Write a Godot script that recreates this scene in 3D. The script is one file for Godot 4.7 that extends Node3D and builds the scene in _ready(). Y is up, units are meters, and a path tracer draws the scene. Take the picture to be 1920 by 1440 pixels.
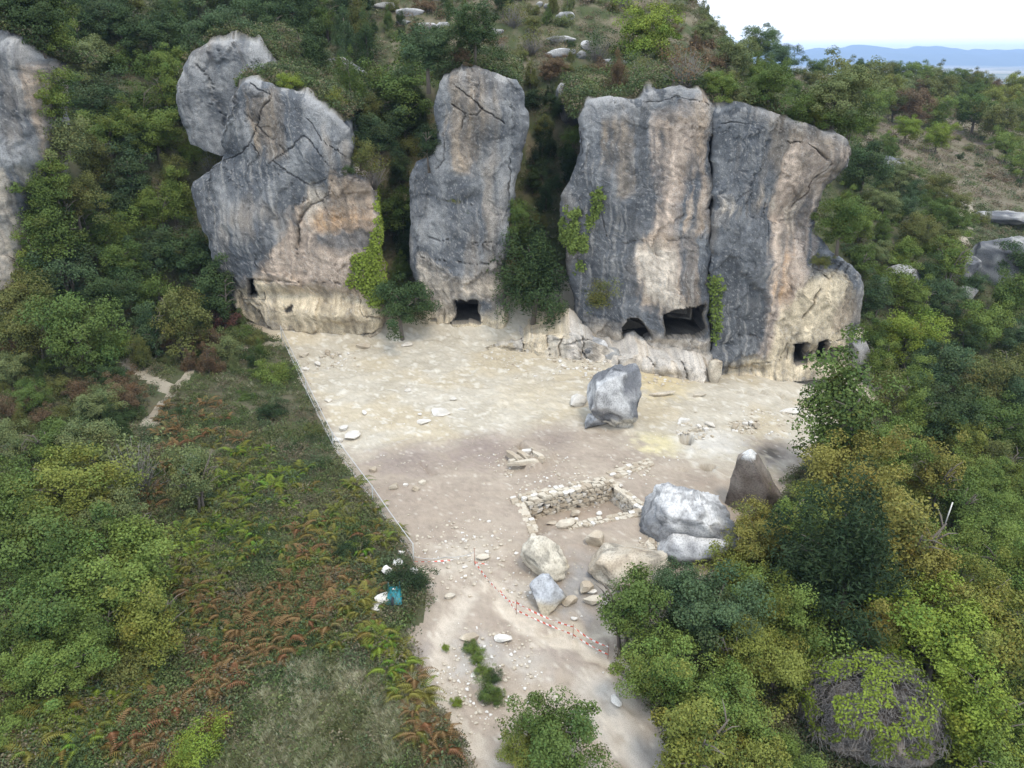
extends Node3D

# Rock-cut cliff dwellings above an excavated clearing, seen from a drone. x right, y up, -z away; "d" below is the distance -z.

var rng := RandomNumberGenerator.new()
var n_a := FastNoiseLite.new()
var n_b := FastNoiseLite.new()
var n_r := FastNoiseLite.new()
var n_f := FastNoiseLite.new()
var n_c := FastNoiseLite.new()
var mats := {}
var taken := {}
var grid_h := PackedFloat32Array()
var faces := {}
var site: PackedVector2Array
var upper: PackedVector2Array
var meadow: PackedVector2Array
var tracks: Array = []
var pits: Array = []
var trails: Array = []
var shape := {}

const GX0 := -110
const GX1 := 200
const GD0 := 4
const GD1 := 338
const XS := [-110, -70, -45, -25, -10, 5, 14, 20, 28, 42, 60, 90, 140, 200]
const DS := [0, 10, 22, 34, 46, 58, 70, 82, 95, 120, 160, 220, 260, 340]
const HT := [[-2, -2, -2, -2, -4, -8, -10, -11, -14, -18, -22, -26, -30, -34], [0, -1, -1, -1, -3, -6.5, -8, -9, -12, -16, -20, -24, -28, -32], [3, 2, 1, 0, -1, -2.6, -4, -5, -9, -14, -18, -22, -26, -30], [6, 4, 2, 0.5, 0, 0, -0.8, -2.2, -7, -12, -16, -20, -24, -28], [10, 7, 4, 1.2, 0.5, 0.5, 0.2, -0.6, -5, -10, -14, -18, -22, -26], [16, 12, 8, 2.2, 1.2, 1.2, 0.2, -0.2, -2.5, -7, -11, -14, -17, -20], [24, 20, 17, 10.5, 9.5, 9.5, 9, 7.5, 3, -1, -5, -8, -11, -14], [32, 26, 24, 20.5, 20, 20.5, 20, 18.5, 12, 5, 0, -3, -6, -10], [38, 31, 30, 28, 27.5, 27.5, 26, 24.5, 18.5, 9, 3, 0, -3, -7], [44, 40, 40, 39, 39, 37, 35, 33, 24, 15, 7.5, 2.5, 0, -4], [50, 48, 48, 48, 47, 44, 41, 38, 28, 20, 15.5, 10, 6, 2], [54, 50, 50, 50, 48, 44, 40, 37, 28, 20.5, 18.5, 17, 14.5, 10], [54, 50, 50, 50, 48, 42, 36, 32, 22, 16, 13, 12, 11, 8], [50, 46, 44, 42, 38, 30, 22, 16, 8, 4, 2, 0, -2, -4]]


func _ready() -> void:
	rng.seed = 7
	# camera
	var cam := Camera3D.new()
	cam.name = "camera"
	cam.position = Vector3(0, 21.7, 0)
	cam.rotation_degrees = Vector3(-22.2, 0, 0)
	cam.fov = 51.43
	cam.near = 0.5
	cam.far = 40000.0
	add_child(cam)
	# sky and air
	var sky := ProceduralSkyMaterial.new()
	sky.sky_top_color = Color(0.80, 0.85, 0.92)
	sky.sky_horizon_color = Color(0.95, 0.97, 1.0)
	sky.sky_curve = 0.2
	sky.ground_horizon_color = Color(0.62, 0.66, 0.66)
	sky.ground_bottom_color = Color(0.25, 0.26, 0.22)
	sky.sky_energy_multiplier = 1.25
	sky.sun_angle_max = 20.0
	var env := Environment.new()
	env.background_mode = Environment.BG_SKY
	env.sky = Sky.new()
	env.sky.sky_material = sky
	env.tonemap_mode = Environment.TONE_MAPPER_LINEAR
	env.tonemap_exposure = 1.6
	env.sdfgi_enabled = true
	env.ssao_enabled = true
	env.ssil_enabled = true
	env.fog_enabled = true
	env.fog_light_color = Color(0.72, 0.84, 1.0)
	env.fog_density = 0.00015
	var we := WorldEnvironment.new()
	we.name = "world_environment"
	we.environment = env
	add_child(we)
	# a veiled afternoon sun over the hill
	var sun := DirectionalLight3D.new()
	sun.name = "sun"
	sun.light_energy = 0.42
	sun.light_angular_distance = 14.0
	sun.light_color = Color(1.0, 0.95, 0.87)
	sun.rotation_degrees = Vector3(-64, 30, 0)
	sun.shadow_enabled = true
	add_child(sun)

	setup_noise()
	bake_height()
	make_materials()
	land()
	cliffs()
	rocks()
	masonry()
	fences()
	barrow()
	plants()
	cover()


func setup_noise() -> void:
	n_a.seed = 11
	n_a.frequency = 0.11
	n_a.fractal_octaves = 4
	n_b.seed = 23
	n_b.frequency = 0.55
	n_b.fractal_octaves = 4
	n_r.seed = 37
	n_r.frequency = 0.22
	n_r.fractal_type = FastNoiseLite.FRACTAL_RIDGED
	n_r.fractal_octaves = 4
	n_c.seed = 63
	n_c.noise_type = FastNoiseLite.TYPE_CELLULAR
	n_c.cellular_return_type = FastNoiseLite.RETURN_CELL_VALUE
	n_c.cellular_jitter = 1.0
	n_c.frequency = 0.24
	n_c.fractal_octaves = 2
	n_c.domain_warp_enabled = true
	n_c.domain_warp_amplitude = 1.2
	n_c.domain_warp_frequency = 0.3
	n_f.seed = 51
	n_f.frequency = 2.6
	n_f.fractal_octaves = 2


# ---------------------------------------------------------------- helpers
func lin(r: float, g: float, b: float) -> Color:
	return Color(r, g, b)


func numbered(called: String) -> String:
	if not taken.has(called):
		taken[called] = 0
		return called
	taken[called] += 1
	return "%s_%03d" % [called, taken[called]]


func tag(o: Node, label: String, category: String, group := "") -> Node:
	o.set_meta("label", label)
	o.set_meta("category", category)
	if group:
		o.set_meta("group", group)
	return o


func kind(o: Node, k: String) -> Node:
	o.set_meta("kind", k)
	return o


func top(called: String, at := Vector3.ZERO, turn := 0.0) -> Node3D:
	var o := Node3D.new()
	o.name = numbered(called)
	o.position = at
	o.rotation.y = turn
	add_child(o)
	return o


func part(called: String, m: Mesh, mat: Material, parent: Node = null) -> MeshInstance3D:
	var o := MeshInstance3D.new()
	o.mesh = m
	if mat:
		o.material_override = mat
	if parent:
		o.name = called
		parent.add_child(o, true)
	else:
		o.name = numbered(called)
		add_child(o)
	return o


func array_mesh(v: PackedVector3Array, c: PackedColorArray, idx: PackedInt32Array, smooth: bool) -> ArrayMesh:
	var a := []
	a.resize(Mesh.ARRAY_MAX)
	a[Mesh.ARRAY_VERTEX] = v
	if c.size():
		a[Mesh.ARRAY_COLOR] = c
	a[Mesh.ARRAY_INDEX] = idx
	var m := ArrayMesh.new()
	m.add_surface_from_arrays(Mesh.PRIMITIVE_TRIANGLES, a, [], {}, 0)
	if not smooth:
		return m
	var st := SurfaceTool.new()
	st.create_from(m, 0)
	st.generate_normals()
	return st.commit()


func tube(st: SurfaceTool, pts: Array, radii: Array, sides := 6) -> void:
	var rings := []
	for i in pts.size():
		var t: Vector3 = (pts[mini(i + 1, pts.size() - 1)] - pts[maxi(i - 1, 0)]).normalized()
		var u := t.cross(Vector3(0.31, 0.2, 0.93)).normalized()
		var w := t.cross(u)
		var ring := []
		for k in sides:
			var an := TAU * k / sides
			ring.append(pts[i] + (u * cos(an) + w * sin(an)) * radii[i])
		rings.append(ring)
	for i in pts.size() - 1:
		for k in sides:
			var k2 := (k + 1) % sides
			for p in [rings[i][k], rings[i + 1][k], rings[i][k2], rings[i][k2], rings[i + 1][k], rings[i + 1][k2]]:
				st.add_vertex(p)
	for k in range(1, sides - 1):
		for p in [rings[0][0], rings[0][k], rings[0][k + 1], rings[-1][0], rings[-1][k + 1], rings[-1][k]]:
			st.add_vertex(p)


func begin() -> SurfaceTool:
	var st := SurfaceTool.new()
	st.begin(Mesh.PRIMITIVE_TRIANGLES)
	return st


func done(st: SurfaceTool) -> ArrayMesh:
	st.generate_normals()
	return st.commit()


func bar(a: Vector3, b: Vector3, r: float, sides := 6) -> ArrayMesh:
	var st := begin()
	tube(st, [a, b], [r, r], sides)
	return done(st)


func herm(xs: Array, ys: Array, x: float) -> float:
	var n := xs.size()
	x = clampf(x, xs[0], xs[-1])
	var i := 0
	while i < n - 2 and x > xs[i + 1]:
		i += 1
	var w: float = xs[i + 1] - xs[i]
	var t: float = (x - xs[i]) / w
	var m0 := slope(xs, ys, i) * w
	var m1 := slope(xs, ys, i + 1) * w
	var t2 := t * t
	var t3 := t2 * t
	return (2 * t3 - 3 * t2 + 1) * ys[i] + (t3 - 2 * t2 + t) * m0 + (-2 * t3 + 3 * t2) * ys[i + 1] + (t3 - t2) * m1


func slope(xs: Array, ys: Array, k: int) -> float:
	var n := xs.size()
	if k == 0:
		return float(ys[1] - ys[0]) / (xs[1] - xs[0])
	if k == n - 1:
		return float(ys[n - 1] - ys[n - 2]) / (xs[n - 1] - xs[n - 2])
	var a: float = float(ys[k] - ys[k - 1]) / (xs[k] - xs[k - 1])
	var b: float = float(ys[k + 1] - ys[k]) / (xs[k + 1] - xs[k])
	return 0.0 if a * b <= 0.0 else 2.0 * a * b / (a + b)


func bake_height() -> void:
	var nx := GX1 - GX0 + 1
	var nd := GD1 - GD0 + 1
	var rows := []
	for r in HT:
		var line := []
		for i in nx:
			line.append(herm(XS, r, GX0 + i))
		rows.append(line)
	grid_h.resize(nx * nd)
	for i in nx:
		var col := []
		for r in rows:
			col.append(r[i])
		for j in nd:
			grid_h[j * nx + i] = herm(DS, col, GD0 + j)


func hill(x: float, d: float) -> float:
	var nx := GX1 - GX0 + 1
	var fx := clampf(x - GX0, 0.0, GX1 - GX0 - 0.001)
	var fd := clampf(d - GD0, 0.0, GD1 - GD0 - 0.001)
	var i := int(fx)
	var j := int(fd)
	var a := fx - i
	var b := fd - j
	var k := j * nx + i
	return lerpf(lerpf(grid_h[k], grid_h[k + 1], a), lerpf(grid_h[k + nx], grid_h[k + nx + 1], a), b)


func seg(p: Vector2, a: Vector2, b: Vector2) -> float:
	var ab := b - a
	var t := clampf((p - a).dot(ab) / maxf(ab.length_squared(), 1e-6), 0.0, 1.0)
	return p.distance_to(a + ab * t)


func line_dist(p: Vector2, pts: PackedVector2Array) -> float:
	var best := 1e9
	for i in pts.size() - 1:
		best = minf(best, seg(p, pts[i], pts[i + 1]))
	return best


func box_of(pts: PackedVector2Array, grow: float) -> Rect2:
	var r := Rect2(pts[0], Vector2.ZERO)
	for p in pts:
		r = r.expand(p)
	return r.grow(grow)


func in_poly(p: Vector2, pts: PackedVector2Array) -> bool:
	return Geometry2D.is_point_in_polygon(p, pts)


func noise_tex(freq: float, octaves: int, lo: float, hi: float, size := 1024, type := FastNoiseLite.TYPE_SIMPLEX, s := 5) -> NoiseTexture2D:
	var n := FastNoiseLite.new()
	n.noise_type = type
	n.seed = s
	n.frequency = freq
	n.fractal_octaves = octaves
	n.fractal_gain = 0.6
	var t := NoiseTexture2D.new()
	t.width = size
	t.height = size
	t.seamless = true
	t.noise = n
	var g := Gradient.new()
	g.set_color(0, Color(lo, lo, lo))
	g.set_color(1, Color(hi, hi, hi))
	t.color_ramp = g
	return t


func normal_tex(freq: float, octaves: int, strength: float, s := 9) -> NoiseTexture2D:
	var t := noise_tex(freq, octaves, 0.0, 1.0, 1024, FastNoiseLite.TYPE_SIMPLEX, s)
	t.color_ramp = null
	t.as_normal_map = true
	t.bump_strength = strength
	return t


func ground_mat(called: String, tex: Texture2D, scale: float, nrm: Texture2D, nscale := 1.0) -> StandardMaterial3D:
	var m := StandardMaterial3D.new()
	m.resource_name = called
	m.vertex_color_use_as_albedo = true
	m.roughness = 0.95
	m.metallic_specular = 0.25
	m.albedo_texture = tex
	m.uv1_triplanar = true
	m.uv1_world_triplanar = true
	m.uv1_scale = Vector3.ONE * scale
	if nrm:
		m.normal_enabled = true
		m.normal_texture = nrm
		m.normal_scale = nscale
	return m


func plain(called: String, c: Color, rough := 0.8, metal := 0.0) -> StandardMaterial3D:
	var m := StandardMaterial3D.new()
	m.resource_name = called
	m.albedo_color = c.linear_to_srgb()
	m.roughness = rough
	m.metallic = metal
	return m


func leaf_mat(called: String, c: Color, back := 0.5) -> StandardMaterial3D:
	var m := StandardMaterial3D.new()
	m.resource_name = called
	m.vertex_color_use_as_albedo = true
	m.albedo_color = c.linear_to_srgb()
	m.roughness = 0.7
	m.metallic_specular = 0.3
	m.cull_mode = BaseMaterial3D.CULL_DISABLED
	m.backlight_enabled = true
	m.backlight = Color(back, back, back * 0.6)
	return m


func make_materials() -> void:
	var rock_t := noise_tex(0.022, 7, 0.60, 1.36, 1024, FastNoiseLite.TYPE_SIMPLEX, 5)
	var rock_n := normal_tex(0.03, 6, 5.0, 9)
	var soil_t := noise_tex(0.05, 6, 0.70, 1.25, 1024, FastNoiseLite.TYPE_SIMPLEX, 15)
	var soil_n := normal_tex(0.06, 4, 6.0, 19)
	mats.rock = ground_mat("limestone", rock_t, 0.31, rock_n, 1.0)
	mats.stone = ground_mat("pale stone", rock_t, 0.9, rock_n, 0.6)
	mats.soil = ground_mat("dusty soil", soil_t, 0.37, soil_n, 0.8)
	mats.floor = ground_mat("leaf litter", soil_t, 0.5, soil_n, 1.0)
	var g := {
		"dark": lin(0.056, 0.090, 0.032), "mid": lin(0.098, 0.145, 0.036), "light": lin(0.150, 0.205, 0.046), "yellow": lin(0.19, 0.21, 0.045),
		"olive": lin(0.138, 0.150, 0.046), "brown": lin(0.155, 0.105, 0.06), "blue": lin(0.075, 0.118, 0.052), "yew": lin(0.032, 0.056, 0.022),
		"lime": lin(0.19, 0.25, 0.038), "rust": lin(0.235, 0.150, 0.066), "red": lin(0.12, 0.062, 0.05), "gold": lin(0.215, 0.20, 0.048), "pale": lin(0.16, 0.19, 0.075),
	}
	for k in g:
		mats[k] = leaf_mat(k + " leaves", g[k])
	mats.bark = plain("grey bark", lin(0.13, 0.11, 0.09), 0.95)
	mats.twig = plain("dry twigs", lin(0.20, 0.185, 0.17), 0.95)
	mats.white = leaf_mat("scrub", Color.WHITE, 0.35)
	mats.pebble = plain("pebbles", Color.WHITE, 0.95)
	mats.pebble.vertex_color_use_as_albedo = true


# ---------------------------------------------------------------- land
func site_lift(x: float, d: float) -> float:
	var p := Vector2(x, d)
	var y := 0.0
	if site_box.has_point(p):
		var inside := in_poly(p, site)
		if inside:
			y += n_b.get_noise_2d(x, d) * 0.10 + n_f.get_noise_2d(x * 0.8, d * 0.8) * 0.035
			if in_poly(p, upper):
				y += maxf(0.0, n_r.get_noise_2d(x * 1.2, d * 1.4) - 0.15) * 0.16
			for t in tracks:
				if t.box.has_point(p):
					var ld := line_dist(p, t.pts)
					y += (0.07 * exp(-pow((ld - t.w * 1.5) / 0.25, 2.0)) - 0.09 * exp(-pow(ld / t.w, 2.0)))
			for q in pits:
				if q.box.has_point(p) and in_poly(p, q.pts):
					y -= q.dep
		else:
			y += 0.28 + n_b.get_noise_2d(x, d) * 0.25
		return y
	return 0.28 + n_b.get_noise_2d(x, d) * 0.3 + n_a.get_noise_2d(x, d) * 0.5


var site_box := Rect2()


func ground_y(x: float, d: float) -> float:
	var y := hill(x, d) + site_lift(x, d)
	# the chamber under the slim pillar is cut into the hill
	if x > -5.6 and x < -1.8 and d > 60.8 and d < 68.5:
		y = minf(y, 0.9)
	return y


func at(p: Vector2, up := 0.0) -> Vector3:
	return Vector3(p.x, ground_y(p.x, p.y) + up, -p.y)


func steps(lo: float, hi: float, step: float) -> Array:
	var a := []
	var n := int(round((hi - lo) / step))
	for i in n:
		a.append(lo + (hi - lo) * i / n)
	return a


func blob(p: Vector2, c: Vector2, r: float, warp: float) -> float:
	return clampf(1.5 - 1.5 * p.distance_to(c) / r + warp, 0.0, 1.0)


func site_color(x: float, d: float) -> Color:
	var a := n_a.get_noise_2d(x * 2.0, d * 2.0)
	var b := n_b.get_noise_2d(x * 1.7 + 40.0, d * 1.7)
	var f := n_f.get_noise_2d(x * 1.5, d * 1.5 + 9.0)
	var p := Vector2(x + b * 0.5, d + b * 0.6 + a * 0.5)
	var c := lin(0.405, 0.340, 0.268).lerp(lin(0.345, 0.285, 0.226), clampf(0.5 + a * 1.2, 0, 1))
	var up_w := 0.0
	for off in MASK_TAPS:
		if in_poly(p + off * 3.0, upper):
			up_w += 0.2
	if up_w > 0.0:
		var soil := c
		c = lin(0.55, 0.50, 0.405).lerp(lin(0.45, 0.40, 0.31), clampf(0.45 + a * 1.1 + b * 0.8, 0, 1))
		c = c.lerp(lin(0.52, 0.43, 0.28), clampf(n_a.get_noise_2d(x * 1.2 + 90.0, d * 1.2) * 1.5, 0, 0.5))
		if b > 0.30:
			c = c.lerp(lin(0.66, 0.63, 0.55), 0.6)
		c = soil.lerp(c, up_w)
	for q in spots:
		var w: float = blob(p, q[0], q[1], b * 0.7) * q[3]
		if w > 0.0:
			c = c.lerp(q[2], w)
	for t in tracks:
		if t.box.has_point(p):
			var w: float = clampf(1.4 - line_dist(p, t.pts) / t.w, 0.0, 1.0)
			c = c.lerp(t.col, w * 0.9)
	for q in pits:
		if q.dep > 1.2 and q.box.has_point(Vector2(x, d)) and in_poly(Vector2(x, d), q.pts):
			c = lin(0.15, 0.115, 0.08)  # deep pits: the shade down the hole is painted in as dark brown
	c = c * (1.0 + f * 0.18 + b * 0.14)
	if f > 0.5 and b > 0.0:
		c = c.lerp(lin(0.62, 0.57, 0.48), 0.45)
	c.a = 1.0
	return c


var spots: Array = []


func floor_color(x: float, d: float) -> Color:
	var a := n_a.get_noise_2d(x * 1.3 + 30.0, d * 1.3)
	var b := n_b.get_noise_2d(x, d + 70.0)
	var c := lin(0.075, 0.092, 0.042).lerp(lin(0.135, 0.125, 0.08), clampf(0.5 + a + b, 0, 1))
	if in_poly(Vector2(x + b * 1.5 + a * 3.0, d + a * 2.0 + b), meadow):
		c = lin(0.36, 0.34, 0.23).lerp(lin(0.22, 0.235, 0.12), clampf(0.5 + a * 2.0, 0, 1))
	if d > 98.0 and x > 44.0:
		var w := clampf((d - 98.0) / 10.0, 0, 1) * clampf((x - 44.0) / 8.0, 0, 1)
		c = c.lerp(lin(0.215, 0.175, 0.135).lerp(lin(0.16, 0.15, 0.09), clampf(0.5 + a * 1.5, 0, 1)), w)
	if d > 74.0 and x < 24.0 and x > -14.0:
		c = c.lerp(lin(0.21, 0.18, 0.125), clampf(0.2 + a * 1.2 + b, 0, 0.8))
	c.a = 1.0
	return c


func land() -> void:
	site = PackedVector2Array([Vector2(-21.3, 60.3), Vector2(-19, 58.56), Vector2(-17.33, 57.26), Vector2(-13.55, 48.7), Vector2(-10.33, 41.53), Vector2(-7.12, 35.72), Vector2(-4.51, 31.07), Vector2(-3.76, 28.91), Vector2(-4.38, 27.07), Vector2(-3.95, 25.2), Vector2(-2.61, 22.93), Vector2(-1.54, 21.36), Vector2(-1.01, 19.94), Vector2(7.28, 20.72), Vector2(6.56, 22.11), Vector2(5.83, 23.86), Vector2(4.42, 26.24), Vector2(6.78, 28.47), Vector2(9.81, 31.49), Vector2(12.95, 35.43), Vector2(15.66, 39.64), Vector2(20.62, 45.38), Vector2(29.87, 58.91), Vector2(31.15, 64.79), Vector2(24.87, 66.52), Vector2(15.26, 65.51), Vector2(6.2, 64.69), Vector2(-0.88, 63.82), Vector2(-10.46, 62.96), Vector2(-15.64, 62.77), Vector2(-22.53, 62.83)])
	upper = PackedVector2Array([Vector2(-18.84, 57.94), Vector2(-13.85, 49.51), Vector2(-9.78, 40.9), Vector2(-6.88, 41.77), Vector2(-1.93, 43.35), Vector2(3.32, 44.88), Vector2(5.04, 45.59), Vector2(7.64, 42.68), Vector2(10.91, 40.12), Vector2(14.85, 40), Vector2(20.17, 45.13), Vector2(29.87, 58.91), Vector2(32.1, 67.49), Vector2(15.26, 65.51), Vector2(-0.88, 63.82), Vector2(-10.46, 62.96), Vector2(-22.38, 62.17)])
	meadow = PackedVector2Array([Vector2(-9.57, 19.18), Vector2(-10.58, 23.03), Vector2(-9.55, 24.33), Vector2(-7.39, 25.93), Vector2(-5.11, 25.13), Vector2(-3.45, 23.31), Vector2(-2.11, 21.31), Vector2(-1.65, 19.88)])
	site_box = box_of(site, 0.3)
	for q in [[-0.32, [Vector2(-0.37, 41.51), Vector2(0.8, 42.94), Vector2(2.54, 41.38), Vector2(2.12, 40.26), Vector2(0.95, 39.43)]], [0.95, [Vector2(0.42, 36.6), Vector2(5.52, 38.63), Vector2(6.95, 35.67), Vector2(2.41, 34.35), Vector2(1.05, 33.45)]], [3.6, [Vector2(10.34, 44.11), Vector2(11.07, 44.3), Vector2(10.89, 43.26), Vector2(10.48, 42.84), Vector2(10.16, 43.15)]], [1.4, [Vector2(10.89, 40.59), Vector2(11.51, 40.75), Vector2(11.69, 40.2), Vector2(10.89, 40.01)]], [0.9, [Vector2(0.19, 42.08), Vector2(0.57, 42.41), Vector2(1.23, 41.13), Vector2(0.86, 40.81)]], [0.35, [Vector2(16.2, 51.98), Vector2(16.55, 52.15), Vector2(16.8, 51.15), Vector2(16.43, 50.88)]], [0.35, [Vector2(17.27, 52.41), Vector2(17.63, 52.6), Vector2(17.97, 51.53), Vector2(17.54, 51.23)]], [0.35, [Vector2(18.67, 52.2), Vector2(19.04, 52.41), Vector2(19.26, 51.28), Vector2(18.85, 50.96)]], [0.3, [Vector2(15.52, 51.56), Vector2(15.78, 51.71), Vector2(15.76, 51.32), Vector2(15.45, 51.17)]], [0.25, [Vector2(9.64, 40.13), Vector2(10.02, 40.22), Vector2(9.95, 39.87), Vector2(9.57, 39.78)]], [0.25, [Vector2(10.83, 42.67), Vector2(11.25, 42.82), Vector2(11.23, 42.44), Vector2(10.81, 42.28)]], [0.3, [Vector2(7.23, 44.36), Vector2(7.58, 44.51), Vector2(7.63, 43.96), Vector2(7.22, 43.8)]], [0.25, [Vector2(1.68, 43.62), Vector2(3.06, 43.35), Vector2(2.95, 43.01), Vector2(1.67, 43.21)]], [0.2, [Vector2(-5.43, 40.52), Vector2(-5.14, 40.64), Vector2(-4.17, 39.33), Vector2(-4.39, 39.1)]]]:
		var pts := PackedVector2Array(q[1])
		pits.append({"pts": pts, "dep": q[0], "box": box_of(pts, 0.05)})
	spots = [[Vector2(3.89, 30.24), 2.6, lin(0.30, 0.285, 0.265), 0.9], [Vector2(15.66, 42.73), 2.4, lin(0.23, 0.19, 0.16), 0.8], [Vector2(15.39, 42.37), 0.9, lin(0.10, 0.085, 0.07), 0.9], [Vector2(10.32, 51.94), 3.2, lin(0.56, 0.46, 0.27), 0.8], [Vector2(8.82, 43.07), 1.8, lin(0.60, 0.53, 0.32), 0.9], [Vector2(12, 43.6), 2.6, lin(0.58, 0.55, 0.49), 0.8], [Vector2(11.19, 58.32), 2.2, lin(0.60, 0.57, 0.52), 0.8], [Vector2(5.51, 31.44), 1.6, lin(0.55, 0.50, 0.40), 0.8], [Vector2(-1.89, 42.15), 2.6, lin(0.285, 0.232, 0.20), 0.8], [Vector2(-6.15, 40.89), 2.6, lin(0.285, 0.235, 0.20), 0.8], [Vector2(2.26, 43.48), 2.2, lin(0.30, 0.25, 0.21), 0.7], [Vector2(-3.57, 35.52), 3, lin(0.36, 0.295, 0.23), 0.6], [Vector2(2.23, 26.61), 1.8, lin(0.33, 0.28, 0.235), 0.8], [Vector2(1.44, 49.65), 3.5, lin(0.57, 0.49, 0.35), 0.5], [Vector2(-2.28, 32.07), 2, lin(0.52, 0.46, 0.37), 0.7], [Vector2(0.96, 29.69), 1.2, lin(0.47, 0.43, 0.37), 0.6], [Vector2(-1.32, 26.14), 1.6, lin(0.40, 0.375, 0.34), 0.8], [Vector2(0.65, 25.75), 1.2, lin(0.47, 0.43, 0.37), 0.6], [Vector2(3.55, 24.1), 2, lin(0.50, 0.46, 0.40), 0.7], [Vector2(5.4, 22.38), 2, lin(0.42, 0.39, 0.35), 0.6], [Vector2(-4.23, 28.89), 1.2, lin(0.27, 0.235, 0.20), 0.6], [Vector2(-3.93, 25.99), 1.2, lin(0.36, 0.32, 0.285), 0.6], [Vector2(-20.23, 60.16), 1.6, lin(0.30, 0.235, 0.17), 0.7], [Vector2(1.4, 36.5), 2, lin(0.36, 0.29, 0.225), 0.5], [Vector2(4.16, 35.99), 2, lin(0.37, 0.29, 0.22), 0.8]]
	for q in [[0.5, lin(0.57, 0.50, 0.40), [Vector2(-0.73, 30.3), Vector2(0, 28.43), Vector2(1.36, 27.36), Vector2(2.92, 26.91), Vector2(4.39, 26), Vector2(5.56, 24.92)]], [0.4, lin(0.52, 0.455, 0.37), [Vector2(-1.9, 29.29), Vector2(-2.9, 26.86), Vector2(-2.96, 24.77), Vector2(-2, 22.77), Vector2(-0.58, 21.45)]], [0.35, lin(0.55, 0.50, 0.43), [Vector2(3.24, 25.44), Vector2(3.93, 23.69), Vector2(4.53, 21.91)]], [0.3, lin(0.51, 0.44, 0.34), [Vector2(1.37, 27.49), Vector2(3.2, 27.59), Vector2(4.82, 27.8)]]]:
		var pts := PackedVector2Array(q[2])
		tracks.append({"pts": pts, "w": q[0], "col": q[1], "box": box_of(pts, q[0] * 2.0)})
	var paths := trails
	for q in [[0.55, [Vector2(-27.48, 52.29), Vector2(-24.94, 50.1), Vector2(-22.79, 48.41)]], [0.35, [Vector2(-22.79, 48.41), Vector2(-22.51, 45.8), Vector2(-22.32, 43.74)]], [0.35, [Vector2(-22.79, 48.41), Vector2(-22.54, 51.37), Vector2(-21.44, 54.7), Vector2(-19.62, 56.41), Vector2(-17.45, 57.24)]], [0.9, [Vector2(56.41, 100.25), Vector2(54.54, 96.34), Vector2(50.07, 88.51), Vector2(46.99, 83.94)]]]:
		var pts := PackedVector2Array(q[1])
		paths.append({"pts": pts, "w": q[0], "box": box_of(pts, 1.5)})
	var xs := steps(-110, -40, 2.0) + steps(-40, -19, 0.6) + steps(-19, 25, 0.16) + steps(25, 60, 0.7) + steps(60, 200.1, 2.2) + [200.0]
	var ds := steps(5, 19, 0.7) + steps(19, 62, 0.16) + steps(62, 100, 0.6) + steps(100, 338, 2.2) + [338.0]
	var nx := xs.size()
	var nd := ds.size()
	var v := PackedVector3Array()
	var c := PackedColorArray()
	var cls := PackedByteArray()
	v.resize(nx * nd)
	c.resize(nx * nd)
	cls.resize(nx * nd)
	for j in nd:
		var d: float = ds[j]
		for i in nx:
			var x: float = xs[i]
			var k := j * nx + i
			v[k] = Vector3(x, ground_y(x, d), -d)
			var p := Vector2(x, d)
			var t := 0
			if site_box.has_point(p) and in_poly(p + Vector2(n_b.get_noise_2d(x, d), n_b.get_noise_2d(x + 50.0, d)) * 0.5, site):
				t = 1
			else:
				for q in paths:
					if q.box.has_point(p) and line_dist(p, q.pts) < q.w * (1.0 + n_b.get_noise_2d(x * 2.0, d * 2.0)):
						t = 2
			cls[k] = t
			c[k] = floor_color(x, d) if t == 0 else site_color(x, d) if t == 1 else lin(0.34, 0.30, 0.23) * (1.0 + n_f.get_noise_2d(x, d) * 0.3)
	var names := ["ground", "excavated_ground", "footpath"]
	for t in 3:
		var idx := PackedInt32Array()
		var back := PackedInt32Array()
		back.resize(nx * nd)
		back.fill(-1)
		var v2 := PackedVector3Array()
		var c2 := PackedColorArray()
		for j in nd - 1:
			for i in nx - 1:
				var k := j * nx + i
				if cls[k] != t:
					continue
				for q in [k, k + nx, k + 1, k + 1, k + nx, k + nx + 1]:
					if back[q] < 0:
						back[q] = v2.size()
						v2.append(v[q])
						c2.append(c[q] if cls[q] == t else c[k])
					idx.append(back[q])
		if idx.size():
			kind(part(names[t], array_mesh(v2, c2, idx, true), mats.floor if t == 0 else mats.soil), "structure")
	far_land()


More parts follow.
